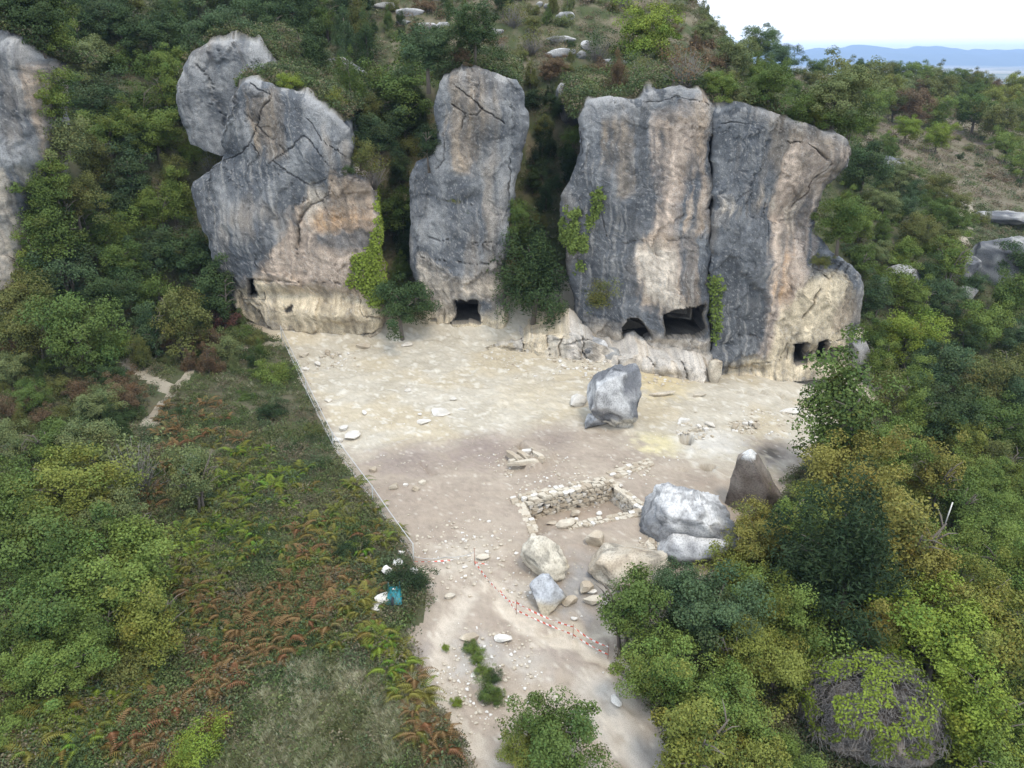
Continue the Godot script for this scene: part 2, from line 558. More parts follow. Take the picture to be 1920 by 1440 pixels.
func far_land() -> void:
	# the plain with its fields beyond the ridge
	var v := PackedVector3Array()
	var c := PackedColorArray()
	var idx := PackedInt32Array()
	for j in 41:
		for i in 81:
			var d := 330.0 + pow(j / 40.0, 2.0) * 9500.0
			var x := -2500.0 + i * 125.0 + (d - 330.0) * 0.25
			var y := -42.0 + n_a.get_noise_2d(x * 0.01, d * 0.01) * 14.0
			v.append(Vector3(x, y, -d))
			var f := n_b.get_noise_2d(x * 0.012, d * 0.004)
			c.append(lin(0.10, 0.12, 0.06).lerp(lin(0.42, 0.35, 0.24), clampf(0.4 + f * 3.0, 0, 1)))
			if i < 80 and j < 40:
				var k := j * 81 + i
				idx.append_array([k, k + 81, k + 1, k + 1, k + 81, k + 82])
	var fm := plain("far fields", Color.WHITE, 1.0)
	fm.vertex_color_use_as_albedo = true
	kind(part("plain", array_mesh(v, c, idx, true), fm), "structure")
	for ridge in 2:
		v = PackedVector3Array()
		idx = PackedInt32Array()
		for i in 241:
			var x := -1000.0 + i * 60.0
			var u := x / 9600.0
			var topy := 100.0 + n_a.get_noise_2d(x * 0.012, ridge * 50.0) * 70.0
			if ridge == 0:
				topy = 116.0 + 60.0 * exp(-pow((u - 0.449) / 0.035, 2.0)) + 58.0 * exp(-pow((u - 0.538) / 0.03, 2.0)) + 16.0 * exp(-pow((u - 0.365) / 0.05, 2.0)) + 14.0 * exp(-pow((u - 0.63) / 0.03, 2.0)) + n_a.get_noise_2d(x * 0.03, 5.0) * 30.0
			else:
				topy = 72.0 + n_a.get_noise_2d(x * 0.02, 50.0) * 40.0
			var d0 := 9600.0 - ridge * 1300.0
			for j in 9:
				var t := j / 8.0
				var y := lerpf(-50.0, topy, 1.0 - pow(1.0 - t, 1.7)) + n_a.get_noise_2d(x * 0.02, t * 90.0 + 200.0 * ridge) * 22.0 * t * (1.0 - t) * 4.0
				v.append(Vector3(x, y, -(d0 + t * 1100.0)))
				if i < 240 and j < 8:
					var k := i * 9 + j
					idx.append_array([k, k + 1, k + 9, k + 9, k + 1, k + 10])
		kind(part("mountains", array_mesh(v, PackedColorArray(), idx, true), plain("wooded mountains", lin(0.07, 0.09, 0.06), 1.0)), "structure")


# ---------------------------------------------------------------- cliffs
func along(pts: PackedVector2Array, t: float) -> Vector2:
	var total := 0.0
	for i in pts.size() - 1:
		total += pts[i].distance_to(pts[i + 1])
	var want := t * total
	for i in pts.size() - 1:
		var l := pts[i].distance_to(pts[i + 1])
		if want <= l or i == pts.size() - 2:
			return pts[i].lerp(pts[i + 1], want / maxf(l, 1e-6))
		want -= l
	return pts[-1]


func rough_line(pts: PackedVector2Array, n: int) -> PackedVector2Array:
	var out := PackedVector2Array()
	for i in n + 1:
		out.append(along(pts, float(i) / n))
	for k in 2:
		var o2 := out.duplicate()
		for i in range(1, n):
			o2[i] = (out[i - 1] + out[i] * 2.0 + out[i + 1]) * 0.25
		out = o2
	return out


const MASK_TAPS := [Vector2(0, 0), Vector2(0.22, 0.3), Vector2(-0.25, 0.2), Vector2(0.12, -0.4), Vector2(-0.15, -0.25)]


func smooth(t: float) -> float:
	t = clampf(t, 0.0, 1.0)
	return t * t * (3.0 - 2.0 * t)


# A rock face: four outlines in the plane of the face, rounded at the rim, running back into the hill.
func rock_face(called: String, p: Dictionary, parent: Node) -> void:
	var nu: int = p.n
	var nv: int = p.m
	var lines := []
	var size_b := rough_line(PackedVector2Array(p.B), 64)
	var size_t := rough_line(PackedVector2Array(p.T), 64)
	var size_l := rough_line(PackedVector2Array(p.L), 64)
	var size_r := rough_line(PackedVector2Array(p.R), 64)
	var us := PackedFloat32Array()
	var vs := PackedFloat32Array()
	for i in nu + 1:
		var t := float(i) / nu
		us.append(lerpf(t, 0.5 - 0.5 * cos(PI * t), 0.55))
	for j in nv + 1:
		var t := float(j) / nv
		vs.append(lerpf(t, sin(t * PI / 2.0), 0.45))
	var c00: Vector2 = size_b[0]
	var c10: Vector2 = size_b[64]
	var c01: Vector2 = size_t[0]
	var c11: Vector2 = size_t[64]
	var masks := []
	for q in p.masks:
		var pts := PackedVector2Array(q[2])
		masks.append({"col": q[0], "s": q[1], "pts": pts, "box": box_of(pts, 1.2)})
	var cracks := []
	for q in p.cracks:
		var pts := PackedVector2Array(q[2])
		cracks.append({"w": q[0], "dep": q[1], "pts": pts, "box": box_of(pts, q[0] * 4.0 + 0.4)})
	var caves := []
	for q in p.caves:
		var pts := PackedVector2Array(q[1])
		caves.append({"dep": q[0], "pts": pts, "box": box_of(pts, 0.25), "d": 1e6})
	var bulges: Array = p.bulges
	var e := 24
	var er := 14
	var w := nu + 1 + 2 * e
	var hh := nv + 1 + er
	var v := PackedVector3Array()
	var c := PackedColorArray()
	v.resize(w * hh)
	c.resize(w * hh)
	var plane := PackedVector2Array()
	plane.resize(w * hh)
	var hollow := PackedByteArray()
	hollow.resize(w * hh)
	var sd: float = p.seed
	var wide := c00.distance_to(c10)
	var tall := c00.distance_to(c01)
	var thick: float = p.thick
	var light: float = p.get("light", 0.0)
	for jj in hh:
		var j := mini(jj, nv)
		var vv := vs[j]
		var lf := size_l[int(vv * 64)].lerp(size_l[mini(int(vv * 64) + 1, 64)], vv * 64 - int(vv * 64))
		var rt := size_r[int(vv * 64)].lerp(size_r[mini(int(vv * 64) + 1, 64)], vv * 64 - int(vv * 64))
		var e_top := thick * pow(float(jj - nv) / er, 1.4) if jj > nv else 0.0
		for ii in w:
			var i := clampi(ii - e, 0, nu)
			var uu := us[i]
			var bt := size_b[int(uu * 64)].lerp(size_b[mini(int(uu * 64) + 1, 64)], uu * 64 - int(uu * 64))
			var tp := size_t[int(uu * 64)].lerp(size_t[mini(int(uu * 64) + 1, 64)], uu * 64 - int(uu * 64))
			var q := bt * (1 - vv) + tp * vv + lf * (1 - uu) + rt * uu - (c00 * (1 - uu) * (1 - vv) + c10 * uu * (1 - vv) + c01 * (1 - uu) * vv + c11 * uu * vv)
			var e_side := 0.0
			var turn := 0.0
			if ii < e:
				e_side = thick * pow(float(e - ii) / e, 1.5)
				turn = 0.16
			elif ii > e + nu:
				e_side = thick * pow(float(ii - e - nu) / e, 1.5)
				turn = -0.16
			var du := minf(uu, 1.0 - uu) * wide
			var dv := (1.0 - vv) * tall
			var back := 0.0
			var rs: float = p.rs
			var rtp: float = p.rt
			if p.has("joint") and (uu > 0.5) == (p.joint > 0):
				rs = 0.45
				turn *= 0.1
			if du < rs:
				back += rs * (1.0 - sqrt(1.0 - pow(1.0 - du / rs, 2.0)))
			if dv < rtp:
				back += rtp * (1.0 - sqrt(1.0 - pow(1.0 - dv / rtp, 2.0)))
			var x := q.x
			var y := q.y
			var dx := n_b.get_noise_3d(x * 0.8 + sd, y * 0.8, 3.0)
			var dy := n_b.get_noise_3d(x * 0.8, y * 0.8 + sd, 30.0)
			var big := n_a.get_noise_3d(x * 1.5 + sd, y * 1.1, e_side)
			var mid := n_b.get_noise_3d(x * 0.7 + sd, y * 0.5, e_side * 0.6)
			var rid := n_r.get_noise_3d(x * 1.1 + sd, y * 0.7, e_side * 0.5)
			var fine := n_f.get_noise_2d(x * 0.7 + sd, y * 0.7)
			var cel := n_c.get_noise_3d(x + sd * 5.0, y * 0.8, e_side)
			var disp := big * 0.30 + mid * 0.12 - maxf(0.0, rid - 0.2) * 0.20 + fine * 0.03 + cel * 0.32 - maxf(0.0, n_r.get_noise_3d(x * 3.0 + sd, y * 2.2, 7.0) - 0.25) * 0.12
			var pq := Vector2(x, y)
			var warp := pq + Vector2(mid * 0.25 + fine * 0.06, dx * 0.25 + fine * 0.05)
			for b in bulges:
				var bp: Vector2 = (pq - b[0]) / b[1]
				var bl := bp.length_squared()
				if bl < 4.0:
					disp += b[2] * exp(-bl * 1.6)
			var m1 := n_a.get_noise_2d(x * 2.4 + sd, y * 2.0 + 60.0)
			var dark := 0.0
			var inside := 0.0
			if jj <= nv and ii >= e and ii <= e + nu:
				for k in cracks:
					if k.box.has_point(warp):
						var ld := line_dist(warp, k.pts)
						var kw: float = k.w * (0.36 + 0.4 * mid) * clampf(0.7 + 1.7 * m1, 0.15, 1.5)
						if ld < kw * 2.5:
							disp -= k.dep * smooth(1.0 - ld / (kw * 2.0))
							dark = maxf(dark, smooth(1.2 - ld / kw))
				for k in caves:
					if k.box.has_point(pq):
						var cp := pq + Vector2(fine, dx) * 0.06
						if in_poly(cp, k.pts):
							disp -= minf(k.dep, 0.55)
							inside = 1.0
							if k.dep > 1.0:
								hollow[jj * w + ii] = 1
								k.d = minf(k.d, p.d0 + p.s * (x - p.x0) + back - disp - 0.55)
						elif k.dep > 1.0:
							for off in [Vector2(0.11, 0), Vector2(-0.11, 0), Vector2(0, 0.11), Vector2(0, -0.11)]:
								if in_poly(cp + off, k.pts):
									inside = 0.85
			# colours of the rock itself: grey lichen crust, bare tan limestone, iron stains
			var st := n_b.get_noise_2d(x * 1.9 + sd * 3.0, y * 0.16)
			var grey := clampf(0.42 + m1 * 1.1 + mid * 0.55 + st * 0.35 + light, 0.0, 1.0)
			var col := lin(0.116, 0.125, 0.136).lerp(lin(0.272, 0.278, 0.278), grey * grey * (1.6 - 0.6 * grey))
			var warm := clampf(n_a.get_noise_2d(x * 1.4 + 200.0 + sd, y * 0.7) * 1.6 + st * 0.4 - 0.28, 0.0, 0.5)
			col = col.lerp(lin(0.31, 0.255, 0.19), warm)
			for k in masks:
				var s: float = k.s
				var wp := pq + Vector2(st * 0.75 * s + fine * 0.10 + mid * 0.35, m1 * 0.9 * s + dx * 0.5 + fine * 0.12)
				if k.box.has_point(wp):
					var hit := 0.0
					for off in MASK_TAPS:
						if in_poly(wp + off, k.pts):
							hit += 0.2
					if hit > 0.0:
						var kc: Color = k.col
						col = col.lerp(kc * (1.0 + st * 0.45 + mid * 0.35 + fine * 0.18 + cel * 0.12), hit * clampf(kc.a + 0.08 + st * 0.5 * s + m1 * 0.3, 0.15, 1.0))
			# run-off: thin dark and chalky streaks down the face
			var run := n_f.get_noise_2d(x * 0.75 + sd, y * 0.035 + mid * 0.2)
			if run < -0.18:
				col = col.lerp(lin(0.090, 0.092, 0.094), clampf((-0.18 - run) * 2.4, 0.0, 0.55) * clampf(0.5 + big, 0.0, 1.0))
			elif run > 0.28:
				col = col.lerp(lin(0.42, 0.40, 0.365), clampf((run - 0.28) * 2.0, 0.0, 0.4) * clampf(0.5 + big * 1.5, 0.0, 1.0))
			col = col * (1.0 + fine * 0.18 + cel * 0.10)
			var speck := n_f.get_noise_2d(x * 1.6 + 300.0, y * 1.6 + sd)
			if speck > 0.52 + 0.25 * m1:
				col = col.lerp(lin(0.48, 0.47, 0.44), 0.4)
			if dv < 1.3 and m1 + mid > 0.0:
				col = col.lerp(lin(0.48, 0.47, 0.45), 0.45 * (1.0 - dv / 1.3))
			if dark > 0.0:
				col = col.lerp(lin(0.12, 0.10, 0.08), dark * 0.6)
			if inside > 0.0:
				col = col.lerp(lin(0.15, 0.137, 0.118) * (1.0 + mid * 0.4), inside)  # shade inside cave mouths and round their rims, painted into the colour
			if jj > nv and not p.has("bare"):
				col = lin(0.13, 0.12, 0.065) if jj > nv + 1 else col.lerp(lin(0.16, 0.14, 0.09), 0.5)
			col.a = 1.0
			var sx := x + dx * 0.34 + cel * 0.10 + turn * e_side
			var sy := y + dy * 0.28 + cel * 0.08 + e_top * 0.05 + (n_a.get_noise_2d(x * 2.0, e_top * 2.0) * 1.2 if jj > nv else 0.0)
			var d: float = p.d0 + p.s * (x - p.x0) + back + e_side + e_top - disp
			var at_k := jj * w + ii
			v[at_k] = Vector3(sx, sy, -d)
			plane[at_k] = pq
			c[at_k] = col
	var idx := PackedInt32Array()
	for jj in hh - 1:
		for ii in w - 1:
			var k := jj * w + ii
			if hollow[k] + hollow[k + 1] + hollow[k + w] + hollow[k + w + 1] == 4:
				continue
			idx.append_array([k, k + w, k + 1, k + 1, k + w, k + w + 1])
	var face := part(called, array_mesh(v, c, idx, true), mats.rock, parent)
	for k in caves:
		if k.dep > 1.0 and k.d < 1e5:
			part("cave_chamber", chamber(k, p), mats.rock, face)
	faces[p.key] = {"v": v, "plane": plane, "w": w, "first": nv + 1, "last": hh - 1}


# The room behind a cave mouth: floor, back, sides and roof, hewn rather than smooth.
func chamber(k: Dictionary, p: Dictionary) -> ArrayMesh:
	var b: Rect2 = box_of(k.pts, 0.0)
	var x0 := b.position.x - 0.45
	var x1 := b.end.x + 0.45
	var y0 := b.position.y - 0.04
	var y1 := b.end.y + 0.30
	var lie: float = p.s
	var front: float = k.d + 0.42 + absf(lie) * b.size.x * 0.5
	var v := PackedVector3Array()
	var c := PackedColorArray()
	var idx := PackedInt32Array()
	var n := 10
	for f in 5:
		var base := v.size()
		for i in n + 1:
			for j in n + 1:
				var s := float(i) / n
				var t := float(j) / n
				var q: Vector3
				match f:
					0:
						q = Vector3(lerpf(x0, x1, s), y0, t)
					1:
						q = Vector3(lerpf(x0, x1, s), y1, t)
					2:
						q = Vector3(x0, lerpf(y0, y1, s), t)
					3:
						q = Vector3(x1, lerpf(y0, y1, s), t)
					_:
						q = Vector3(lerpf(x0, x1, s), lerpf(y0, y1, t), 1.0)
				var deep: float = q.z * (k.dep - 0.4)
				var nz := n_b.get_noise_3d(q.x * 1.5, q.y * 1.5, deep * 1.5)
				v.append(Vector3(q.x, q.y + (nz * 0.12 if f < 2 else 0.0), -(front + lie * (q.x - (x0 + x1) * 0.5) + deep + nz * (0.15 if f == 4 else 0.0))))
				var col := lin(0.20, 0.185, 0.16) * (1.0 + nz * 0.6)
				col.a = 1.0
				c.append(col)
				if i < n and j < n:
					var a := base + i * (n + 1) + j
					idx.append_array([a, a + 1, a + n + 1, a + n + 1, a + 1, a + n + 2])
	return array_mesh(v, c, idx, true)


func cliffs() -> void:
	var tan := lin(0.42, 0.335, 0.255)
	tan.a = 0.85
	var pale := lin(0.50, 0.44, 0.36)
	pale.a = 0.9
	var pink := lin(0.46, 0.375, 0.30)
	pink.a = 0.85
	var cream := lin(0.53, 0.45, 0.32)
	cream.a = 0.9
	var orange := lin(0.40, 0.22, 0.08)
	orange.a = 0.35
	var slate := lin(0.128, 0.134, 0.140)
	slate.a = 0.6
	var warmgrey := lin(0.27, 0.22, 0.165)
	warmgrey.a = 0.55

	var o := tag(top("limestone_cliff"), "tall pointed grey cliff with diagonal cracks, ivy edge and a narrow door slot", "cliff", "limestone cliffs of the old cave dwellings")
	rock_face("rock_face", {"key": "1", "d0": 59.3, "s": -0.08, "x0": -15.0, "n": 190, "m": 230, "rs": 1.1, "rt": 0.7, "thick": 20.0, "seed": 3.0, "light": -0.02,
		"B": [Vector2(-21.54, 4.36), Vector2(-20.43, 3.09), Vector2(-17.61, 1.58), Vector2(-13.37, 1.43), Vector2(-9.88, 1.79)],
		"L": [Vector2(-21.99, 4), Vector2(-22.64, 5.59), Vector2(-23.25, 7.91), Vector2(-23.72, 10.37), Vector2(-24.08, 12.97), Vector2(-22.47, 14.04), Vector2(-21.11, 15.05), Vector2(-21.35, 16.18), Vector2(-20.46, 18.3), Vector2(-19.7, 19.5)],
		"T": [Vector2(-19.7, 19.5), Vector2(-18.64, 20.15), Vector2(-17.46, 20.22), Vector2(-15.21, 19.51), Vector2(-13.73, 18.8), Vector2(-12.28, 17.61)],
		"R": [Vector2(-10.08, 1.38), Vector2(-9.78, 3.5), Vector2(-9.91, 6.91), Vector2(-9.98, 9.78), Vector2(-10.13, 11.76), Vector2(-10.56, 13.12), Vector2(-11.99, 13.87), Vector2(-11.34, 15.58), Vector2(-11.55, 16.88), Vector2(-12.28, 17.61)],
		"masks": [[tan, 0.7, [Vector2(-18.71, 6.82), Vector2(-16.43, 10.63), Vector2(-14.86, 13.05), Vector2(-14.11, 11.71), Vector2(-12.35, 13.84), Vector2(-10.05, 13.11), Vector2(-9.71, 9.23), Vector2(-9.74, 1.27), Vector2(-15.1, 1.12), Vector2(-21.31, 2.93), Vector2(-21.48, 4.87), Vector2(-19.79, 6.51)]],
			[pink, 0.5, [Vector2(-16.47, 10.31), Vector2(-14.99, 10.92), Vector2(-14.84, 8.33), Vector2(-10.79, 8), Vector2(-10.54, 5.75), Vector2(-14.69, 5.45), Vector2(-16.28, 6.25), Vector2(-18.71, 6.82)]],
			[cream, 0.4, [Vector2(-21.42, 5.3), Vector2(-19.23, 5.98), Vector2(-17.22, 5.18), Vector2(-9.78, 4.71), Vector2(-9.74, 1.27), Vector2(-15.1, 1.12), Vector2(-21.77, 2.7)]],
			[warmgrey, 0.9, [Vector2(-18.71, 19.09), Vector2(-16.42, 19.62), Vector2(-16.32, 15.3), Vector2(-17.79, 14.54), Vector2(-18.7, 16.75)]],
			[slate, 0.4, [Vector2(-14.68, 9.94), Vector2(-10.64, 10.2), Vector2(-10.16, 8.42), Vector2(-14.42, 8.42)]],
			[orange, 0.8, [Vector2(-14.76, 11.2), Vector2(-12.54, 11.46), Vector2(-10.59, 10.99), Vector2(-10.64, 10.2), Vector2(-14.24, 10.34)]],
			[pale, 0.6, [Vector2(-15.08, 13.24), Vector2(-13.52, 12.99), Vector2(-14.17, 11.13), Vector2(-15.21, 10.72)]],
			[slate, 0.7, [Vector2(-23.54, 12.95), Vector2(-22.34, 13.35), Vector2(-20.88, 6.15), Vector2(-21.53, 4.44), Vector2(-22.48, 5.27)]]],
		"cracks": [[0.10, 0.45, [Vector2(-18.29, 19.97), Vector2(-16.91, 19.34), Vector2(-18.24, 17.3), Vector2(-16.5, 15.48), Vector2(-17.81, 14.35), Vector2(-18.79, 16.02)]], [0.09, 0.4, [Vector2(-18.24, 17.3), Vector2(-19.12, 15.94), Vector2(-20.72, 14.88), Vector2(-23.2, 13.53)]],
			[0.09, 0.4, [Vector2(-16.5, 15.48), Vector2(-14.63, 16.6), Vector2(-12.35, 13.84)]], [0.08, 0.35, [Vector2(-17.15, 14.92), Vector2(-14.78, 13.05), Vector2(-12.31, 14.21)]], [0.12, 0.6, [Vector2(-11.41, 14.78), Vector2(-14.51, 11.71), Vector2(-15.94, 10.32), Vector2(-16.39, 8.3), Vector2(-16.19, 7.08)]],
			[0.05, 0.2, [Vector2(-14.58, 13.05), Vector2(-13.23, 10.36)]], [0.06, 0.25, [Vector2(-14.33, 17.68), Vector2(-13.66, 16.6), Vector2(-11.67, 14.97)]], [0.11, 0.45, [Vector2(-19.73, 6.01), Vector2(-16.32, 5.79), Vector2(-13.01, 5.73), Vector2(-10.98, 5.28)]], [0.08, 0.4, [Vector2(-11.89, 5.26), Vector2(-11.53, 3.4), Vector2(-10.1, 3)]],
			[0.04, 0.15, [Vector2(-20.13, 11.83), Vector2(-19.01, 11.06)]], [0.05, 0.2, [Vector2(-13.27, 7.55), Vector2(-14.03, 5.88)]], [0.16, 0.5, [Vector2(-18.44, 1.82), Vector2(-13.36, 1.52), Vector2(-9.88, 1.79)]]],
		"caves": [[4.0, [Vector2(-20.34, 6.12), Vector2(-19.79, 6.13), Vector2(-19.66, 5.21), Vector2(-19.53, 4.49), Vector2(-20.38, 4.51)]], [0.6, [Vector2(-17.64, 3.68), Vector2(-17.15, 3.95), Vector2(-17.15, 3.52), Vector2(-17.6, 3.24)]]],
		"bulges": [[Vector2(-13.81, 14.95), Vector2(2.6, 2.6), 0.8], [Vector2(-19.67, 9.06), Vector2(3.0, 4.0), 0.9], [Vector2(-10.52, 11.96), Vector2(1.5, 1.8), -0.9], [Vector2(-16.45, 4.56), Vector2(5.5, 0.9), -0.7], [Vector2(-13.21, 3.35), Vector2(3.5, 1.1), 0.7], [Vector2(-20.52, 14.88), Vector2(1.4, 1.5), -0.8]]}, o)
	o = tag(top("limestone_cliff"), "rounded light grey rock showing behind the top of the pointed cliff", "cliff", "limestone cliffs of the old cave dwellings")
	rock_face("rock_face", {"key": "b", "d0": 67.0, "s": 0.0, "x0": -24.0, "n": 80, "m": 90, "rs": 1.1, "rt": 0.7, "thick": 14.0, "seed": 31.0, "light": 0.32,
		"B": [Vector2(-26.05, 15.46), Vector2(-23.48, 15.46), Vector2(-19.83, 16.39)], "L": [Vector2(-26.36, 15.39), Vector2(-26.83, 16.97), Vector2(-27, 18.43), Vector2(-26.58, 20.08)],
		"T": [Vector2(-26.62, 20.08), Vector2(-25.23, 22.1), Vector2(-23.62, 22.81), Vector2(-21.43, 23.16), Vector2(-19.77, 22.73), Vector2(-18.68, 20.89)], "R": [Vector2(-19.91, 13.74), Vector2(-18.77, 18.02), Vector2(-18.68, 20.89)],
		"masks": [], "cracks": [[0.1, 0.4, [Vector2(-24.63, 21.3), Vector2(-23.35, 19.69), Vector2(-24.01, 18.06)]]], "caves": [], "bulges": []}, o)
	o = tag(top("limestone_cliff"), "slim grey rock pillar with one square cave mouth at its foot", "cliff", "limestone cliffs of the old cave dwellings")
	rock_face("rock_face", {"key": "2", "d0": 60.3, "s": 0.0, "x0": -4.0, "n": 130, "m": 240, "rs": 0.9, "rt": 0.6, "thick": 20.0, "seed": 57.0, "light": 0.10,
		"B": [Vector2(-7.46, 1.38), Vector2(-4.72, 0.25), Vector2(-1.29, 0.25), Vector2(-0.21, 1.16)], "L": [Vector2(-7.6, 0.98), Vector2(-7.43, 3.9), Vector2(-7.84, 7.79), Vector2(-7.87, 10.69), Vector2(-7.83, 13.29), Vector2(-7.21, 14.47), Vector2(-5.65, 15.36), Vector2(-5.44, 16.95), Vector2(-5.77, 18.63), Vector2(-5.1, 20.09)],
		"T": [Vector2(-5.1, 20.09), Vector2(-4.03, 20.99), Vector2(-2.68, 21.13), Vector2(-1.35, 20.81), Vector2(0.46, 20.2)], "R": [Vector2(-0.22, 0.75), Vector2(-0.34, 3.9), Vector2(-0.34, 6.94), Vector2(0, 10.69), Vector2(0.4, 13.49), Vector2(1.18, 17.14), Vector2(0.97, 19), Vector2(0.46, 20.2)],
		"masks": [[warmgrey, 1.0, [Vector2(-4.35, 20.3), Vector2(-2.08, 20.65), Vector2(-1.54, 17.41), Vector2(-3.16, 13.65), Vector2(-4.33, 14.03), Vector2(-4.81, 17.78)]], [pale, 0.6, [Vector2(-7.18, 7.64), Vector2(-4.56, 5.96), Vector2(-0.83, 5.96), Vector2(-0.63, 4.25), Vector2(-4.19, 4.25), Vector2(-5.15, 0.25), Vector2(-7.7, 0.71)]], [cream, 0.5, [Vector2(-7.6, 2.94), Vector2(0, 2.94), Vector2(0, -0.2), Vector2(-7.72, 0.25)]]],
		"cracks": [[0.10, 0.4, [Vector2(-4.17, 20.12), Vector2(-2.86, 19.05), Vector2(-1.61, 18.07), Vector2(-0.58, 17.34)]], [0.09, 0.35, [Vector2(-4.4, 18.69), Vector2(-3.45, 18.22), Vector2(-2.5, 17.96), Vector2(-1.91, 18.43)]], [0.07, 0.25, [Vector2(-3.45, 18.22), Vector2(-3.67, 17.05)]], [0.08, 0.3, [Vector2(-6.51, 9.09), Vector2(-3.66, 8.88), Vector2(-0.61, 8.39)]], [0.08, 0.3, [Vector2(-6.98, 7.44), Vector2(-3.29, 7.14), Vector2(-0.41, 7.23)]],
			[0.07, 0.3, [Vector2(-0.2, 14.8), Vector2(-0.4, 10.9)]], [0.06, 0.2, [Vector2(-4.73, 16.68), Vector2(-4.9, 14.8), Vector2(-5.44, 14.03)]], [0.10, 0.3, [Vector2(-4.99, 11.9), Vector2(-3, 11.5)]]],
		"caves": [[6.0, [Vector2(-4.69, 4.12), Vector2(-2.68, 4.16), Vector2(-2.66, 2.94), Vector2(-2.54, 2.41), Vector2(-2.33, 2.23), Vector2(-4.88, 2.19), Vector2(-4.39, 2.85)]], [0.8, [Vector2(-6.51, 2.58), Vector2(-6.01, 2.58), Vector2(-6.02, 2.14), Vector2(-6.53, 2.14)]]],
		"bulges": [[Vector2(-6.37, 12.48), Vector2(1.3, 3.0), -0.5], [Vector2(-2.3, 18.51), Vector2(2.0, 2.4), 0.6], [Vector2(-3.73, 5.96), Vector2(2.4, 2.4), 0.5], [Vector2(-4.22, 2.94), Vector2(3.4, 0.8), -0.4], [Vector2(-3.2, 11.9), Vector2(1.2, 0.6), -0.4]]}, o)
	o = tag(top("limestone_cliff"), "broad split cliff streaked grey and tan with several cave doors along its foot", "cliff", "limestone cliffs of the old cave dwellings")
	rock_face("rock_face", {"key": "3", "joint": 1, "d0": 58.3, "s": -0.45, "x0": 6.0, "n": 170, "m": 250, "rs": 0.9, "rt": 0.5, "thick": 20.0, "seed": 83.0, "light": -0.12,
		"B": [Vector2(5.15, 2.56), Vector2(7.75, 1.31), Vector2(8.36, 0.63), Vector2(11.23, 0.17), Vector2(14.7, -0.58)], "L": [Vector2(5.21, 2.34), Vector2(4.16, 6.97), Vector2(3.61, 10.18), Vector2(3.75, 12.36), Vector2(4.72, 14.53), Vector2(4.85, 17.66)],
		"T": [Vector2(4.85, 17.66), Vector2(5.25, 18.75), Vector2(6.3, 19.22), Vector2(8.74, 19.2), Vector2(9.11, 19.82), Vector2(10.69, 20.05), Vector2(12.35, 19.67), Vector2(13.24, 18.73)], "R": [Vector2(14.7, -0.58), Vector2(13.88, 8.22), Vector2(13.61, 13.7), Vector2(13.24, 18.73)],
		"masks": [[pink, 0.8, [Vector2(9.78, 18.2), Vector2(11.98, 18.6), Vector2(12.46, 17.44), Vector2(11.97, 15.36), Vector2(11.61, 12.48), Vector2(11.54, 10.25), Vector2(10.05, 10.11), Vector2(9.79, 14.17), Vector2(9.83, 16.3)]], [tan, 1.3, [Vector2(10.02, 10.49), Vector2(12.59, 10.72), Vector2(13.59, 4.68), Vector2(10.97, 4.11), Vector2(9.43, 5.33), Vector2(9.23, 8.88)]],
			[pale, 0.8, [Vector2(8.86, 9.04), Vector2(11.49, 9.42), Vector2(11.66, 5.62), Vector2(13.37, 5.25), Vector2(13.11, 4.21), Vector2(10.95, 4.31), Vector2(9.58, 5.95)]], [warmgrey, 1.4, [Vector2(6.64, 17.94), Vector2(8.16, 18.67), Vector2(8.95, 13.76), Vector2(7.24, 12.53), Vector2(6.58, 15.08)]], [tan, 1.4, [Vector2(11.95, 18.93), Vector2(13.08, 18.79), Vector2(13.43, 11.16), Vector2(12.62, 10.35)]],
			[slate, 1.0, [Vector2(7.98, 18.84), Vector2(9.61, 18.71), Vector2(9.89, 10.86), Vector2(8.96, 10.4)]], [slate, 1.0, [Vector2(11.54, 10.25), Vector2(12.57, 11.09), Vector2(12.98, 5.79), Vector2(12.22, 5.69)]], [slate, 0.6, [Vector2(4.21, 14.96), Vector2(8.76, 10.76), Vector2(9.02, 6.09), Vector2(4.86, 5.57)]], [pale, 0.5, [Vector2(5.72, 3.15), Vector2(14.28, 2.76), Vector2(14.63, -1.36), Vector2(5.84, -0.32)]]],
		"cracks": [[0.06, 0.2, [Vector2(6.56, 11.34), Vector2(7.19, 9.46), Vector2(6.9, 7.45)]], [0.07, 0.3, [Vector2(4.89, 17), Vector2(4.94, 15.36), Vector2(3.85, 14.57)]], [0.06, 0.2, [Vector2(5.71, 3.58), Vector2(10.98, 3.91)]], [0.06, 0.25, [Vector2(8.98, 19.1), Vector2(10.96, 19.21), Vector2(12.92, 18.79)]], [0.05, 0.15, [Vector2(7.38, 9.28), Vector2(12.65, 9.98)]], [0.07, 0.25, [Vector2(6.29, 3.66), Vector2(8.22, 3.51)]]],
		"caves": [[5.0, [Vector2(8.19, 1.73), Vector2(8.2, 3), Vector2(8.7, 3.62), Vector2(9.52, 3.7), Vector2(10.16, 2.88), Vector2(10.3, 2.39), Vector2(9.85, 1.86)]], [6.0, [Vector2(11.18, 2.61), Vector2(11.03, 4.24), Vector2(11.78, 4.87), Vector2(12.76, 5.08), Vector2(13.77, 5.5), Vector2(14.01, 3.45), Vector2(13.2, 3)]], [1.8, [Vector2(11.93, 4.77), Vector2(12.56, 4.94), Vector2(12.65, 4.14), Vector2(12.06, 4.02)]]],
		"bulges": [[Vector2(7.12, 15.11), Vector2(3.0, 3.5), 0.5], [Vector2(5.1, 10.44), Vector2(1.5, 2.4), 0.4], [Vector2(11.18, 6.35), Vector2(2.5, 2.0), 0.4], [Vector2(10.75, 1.79), Vector2(4.0, 0.7), -0.5]]}, o)
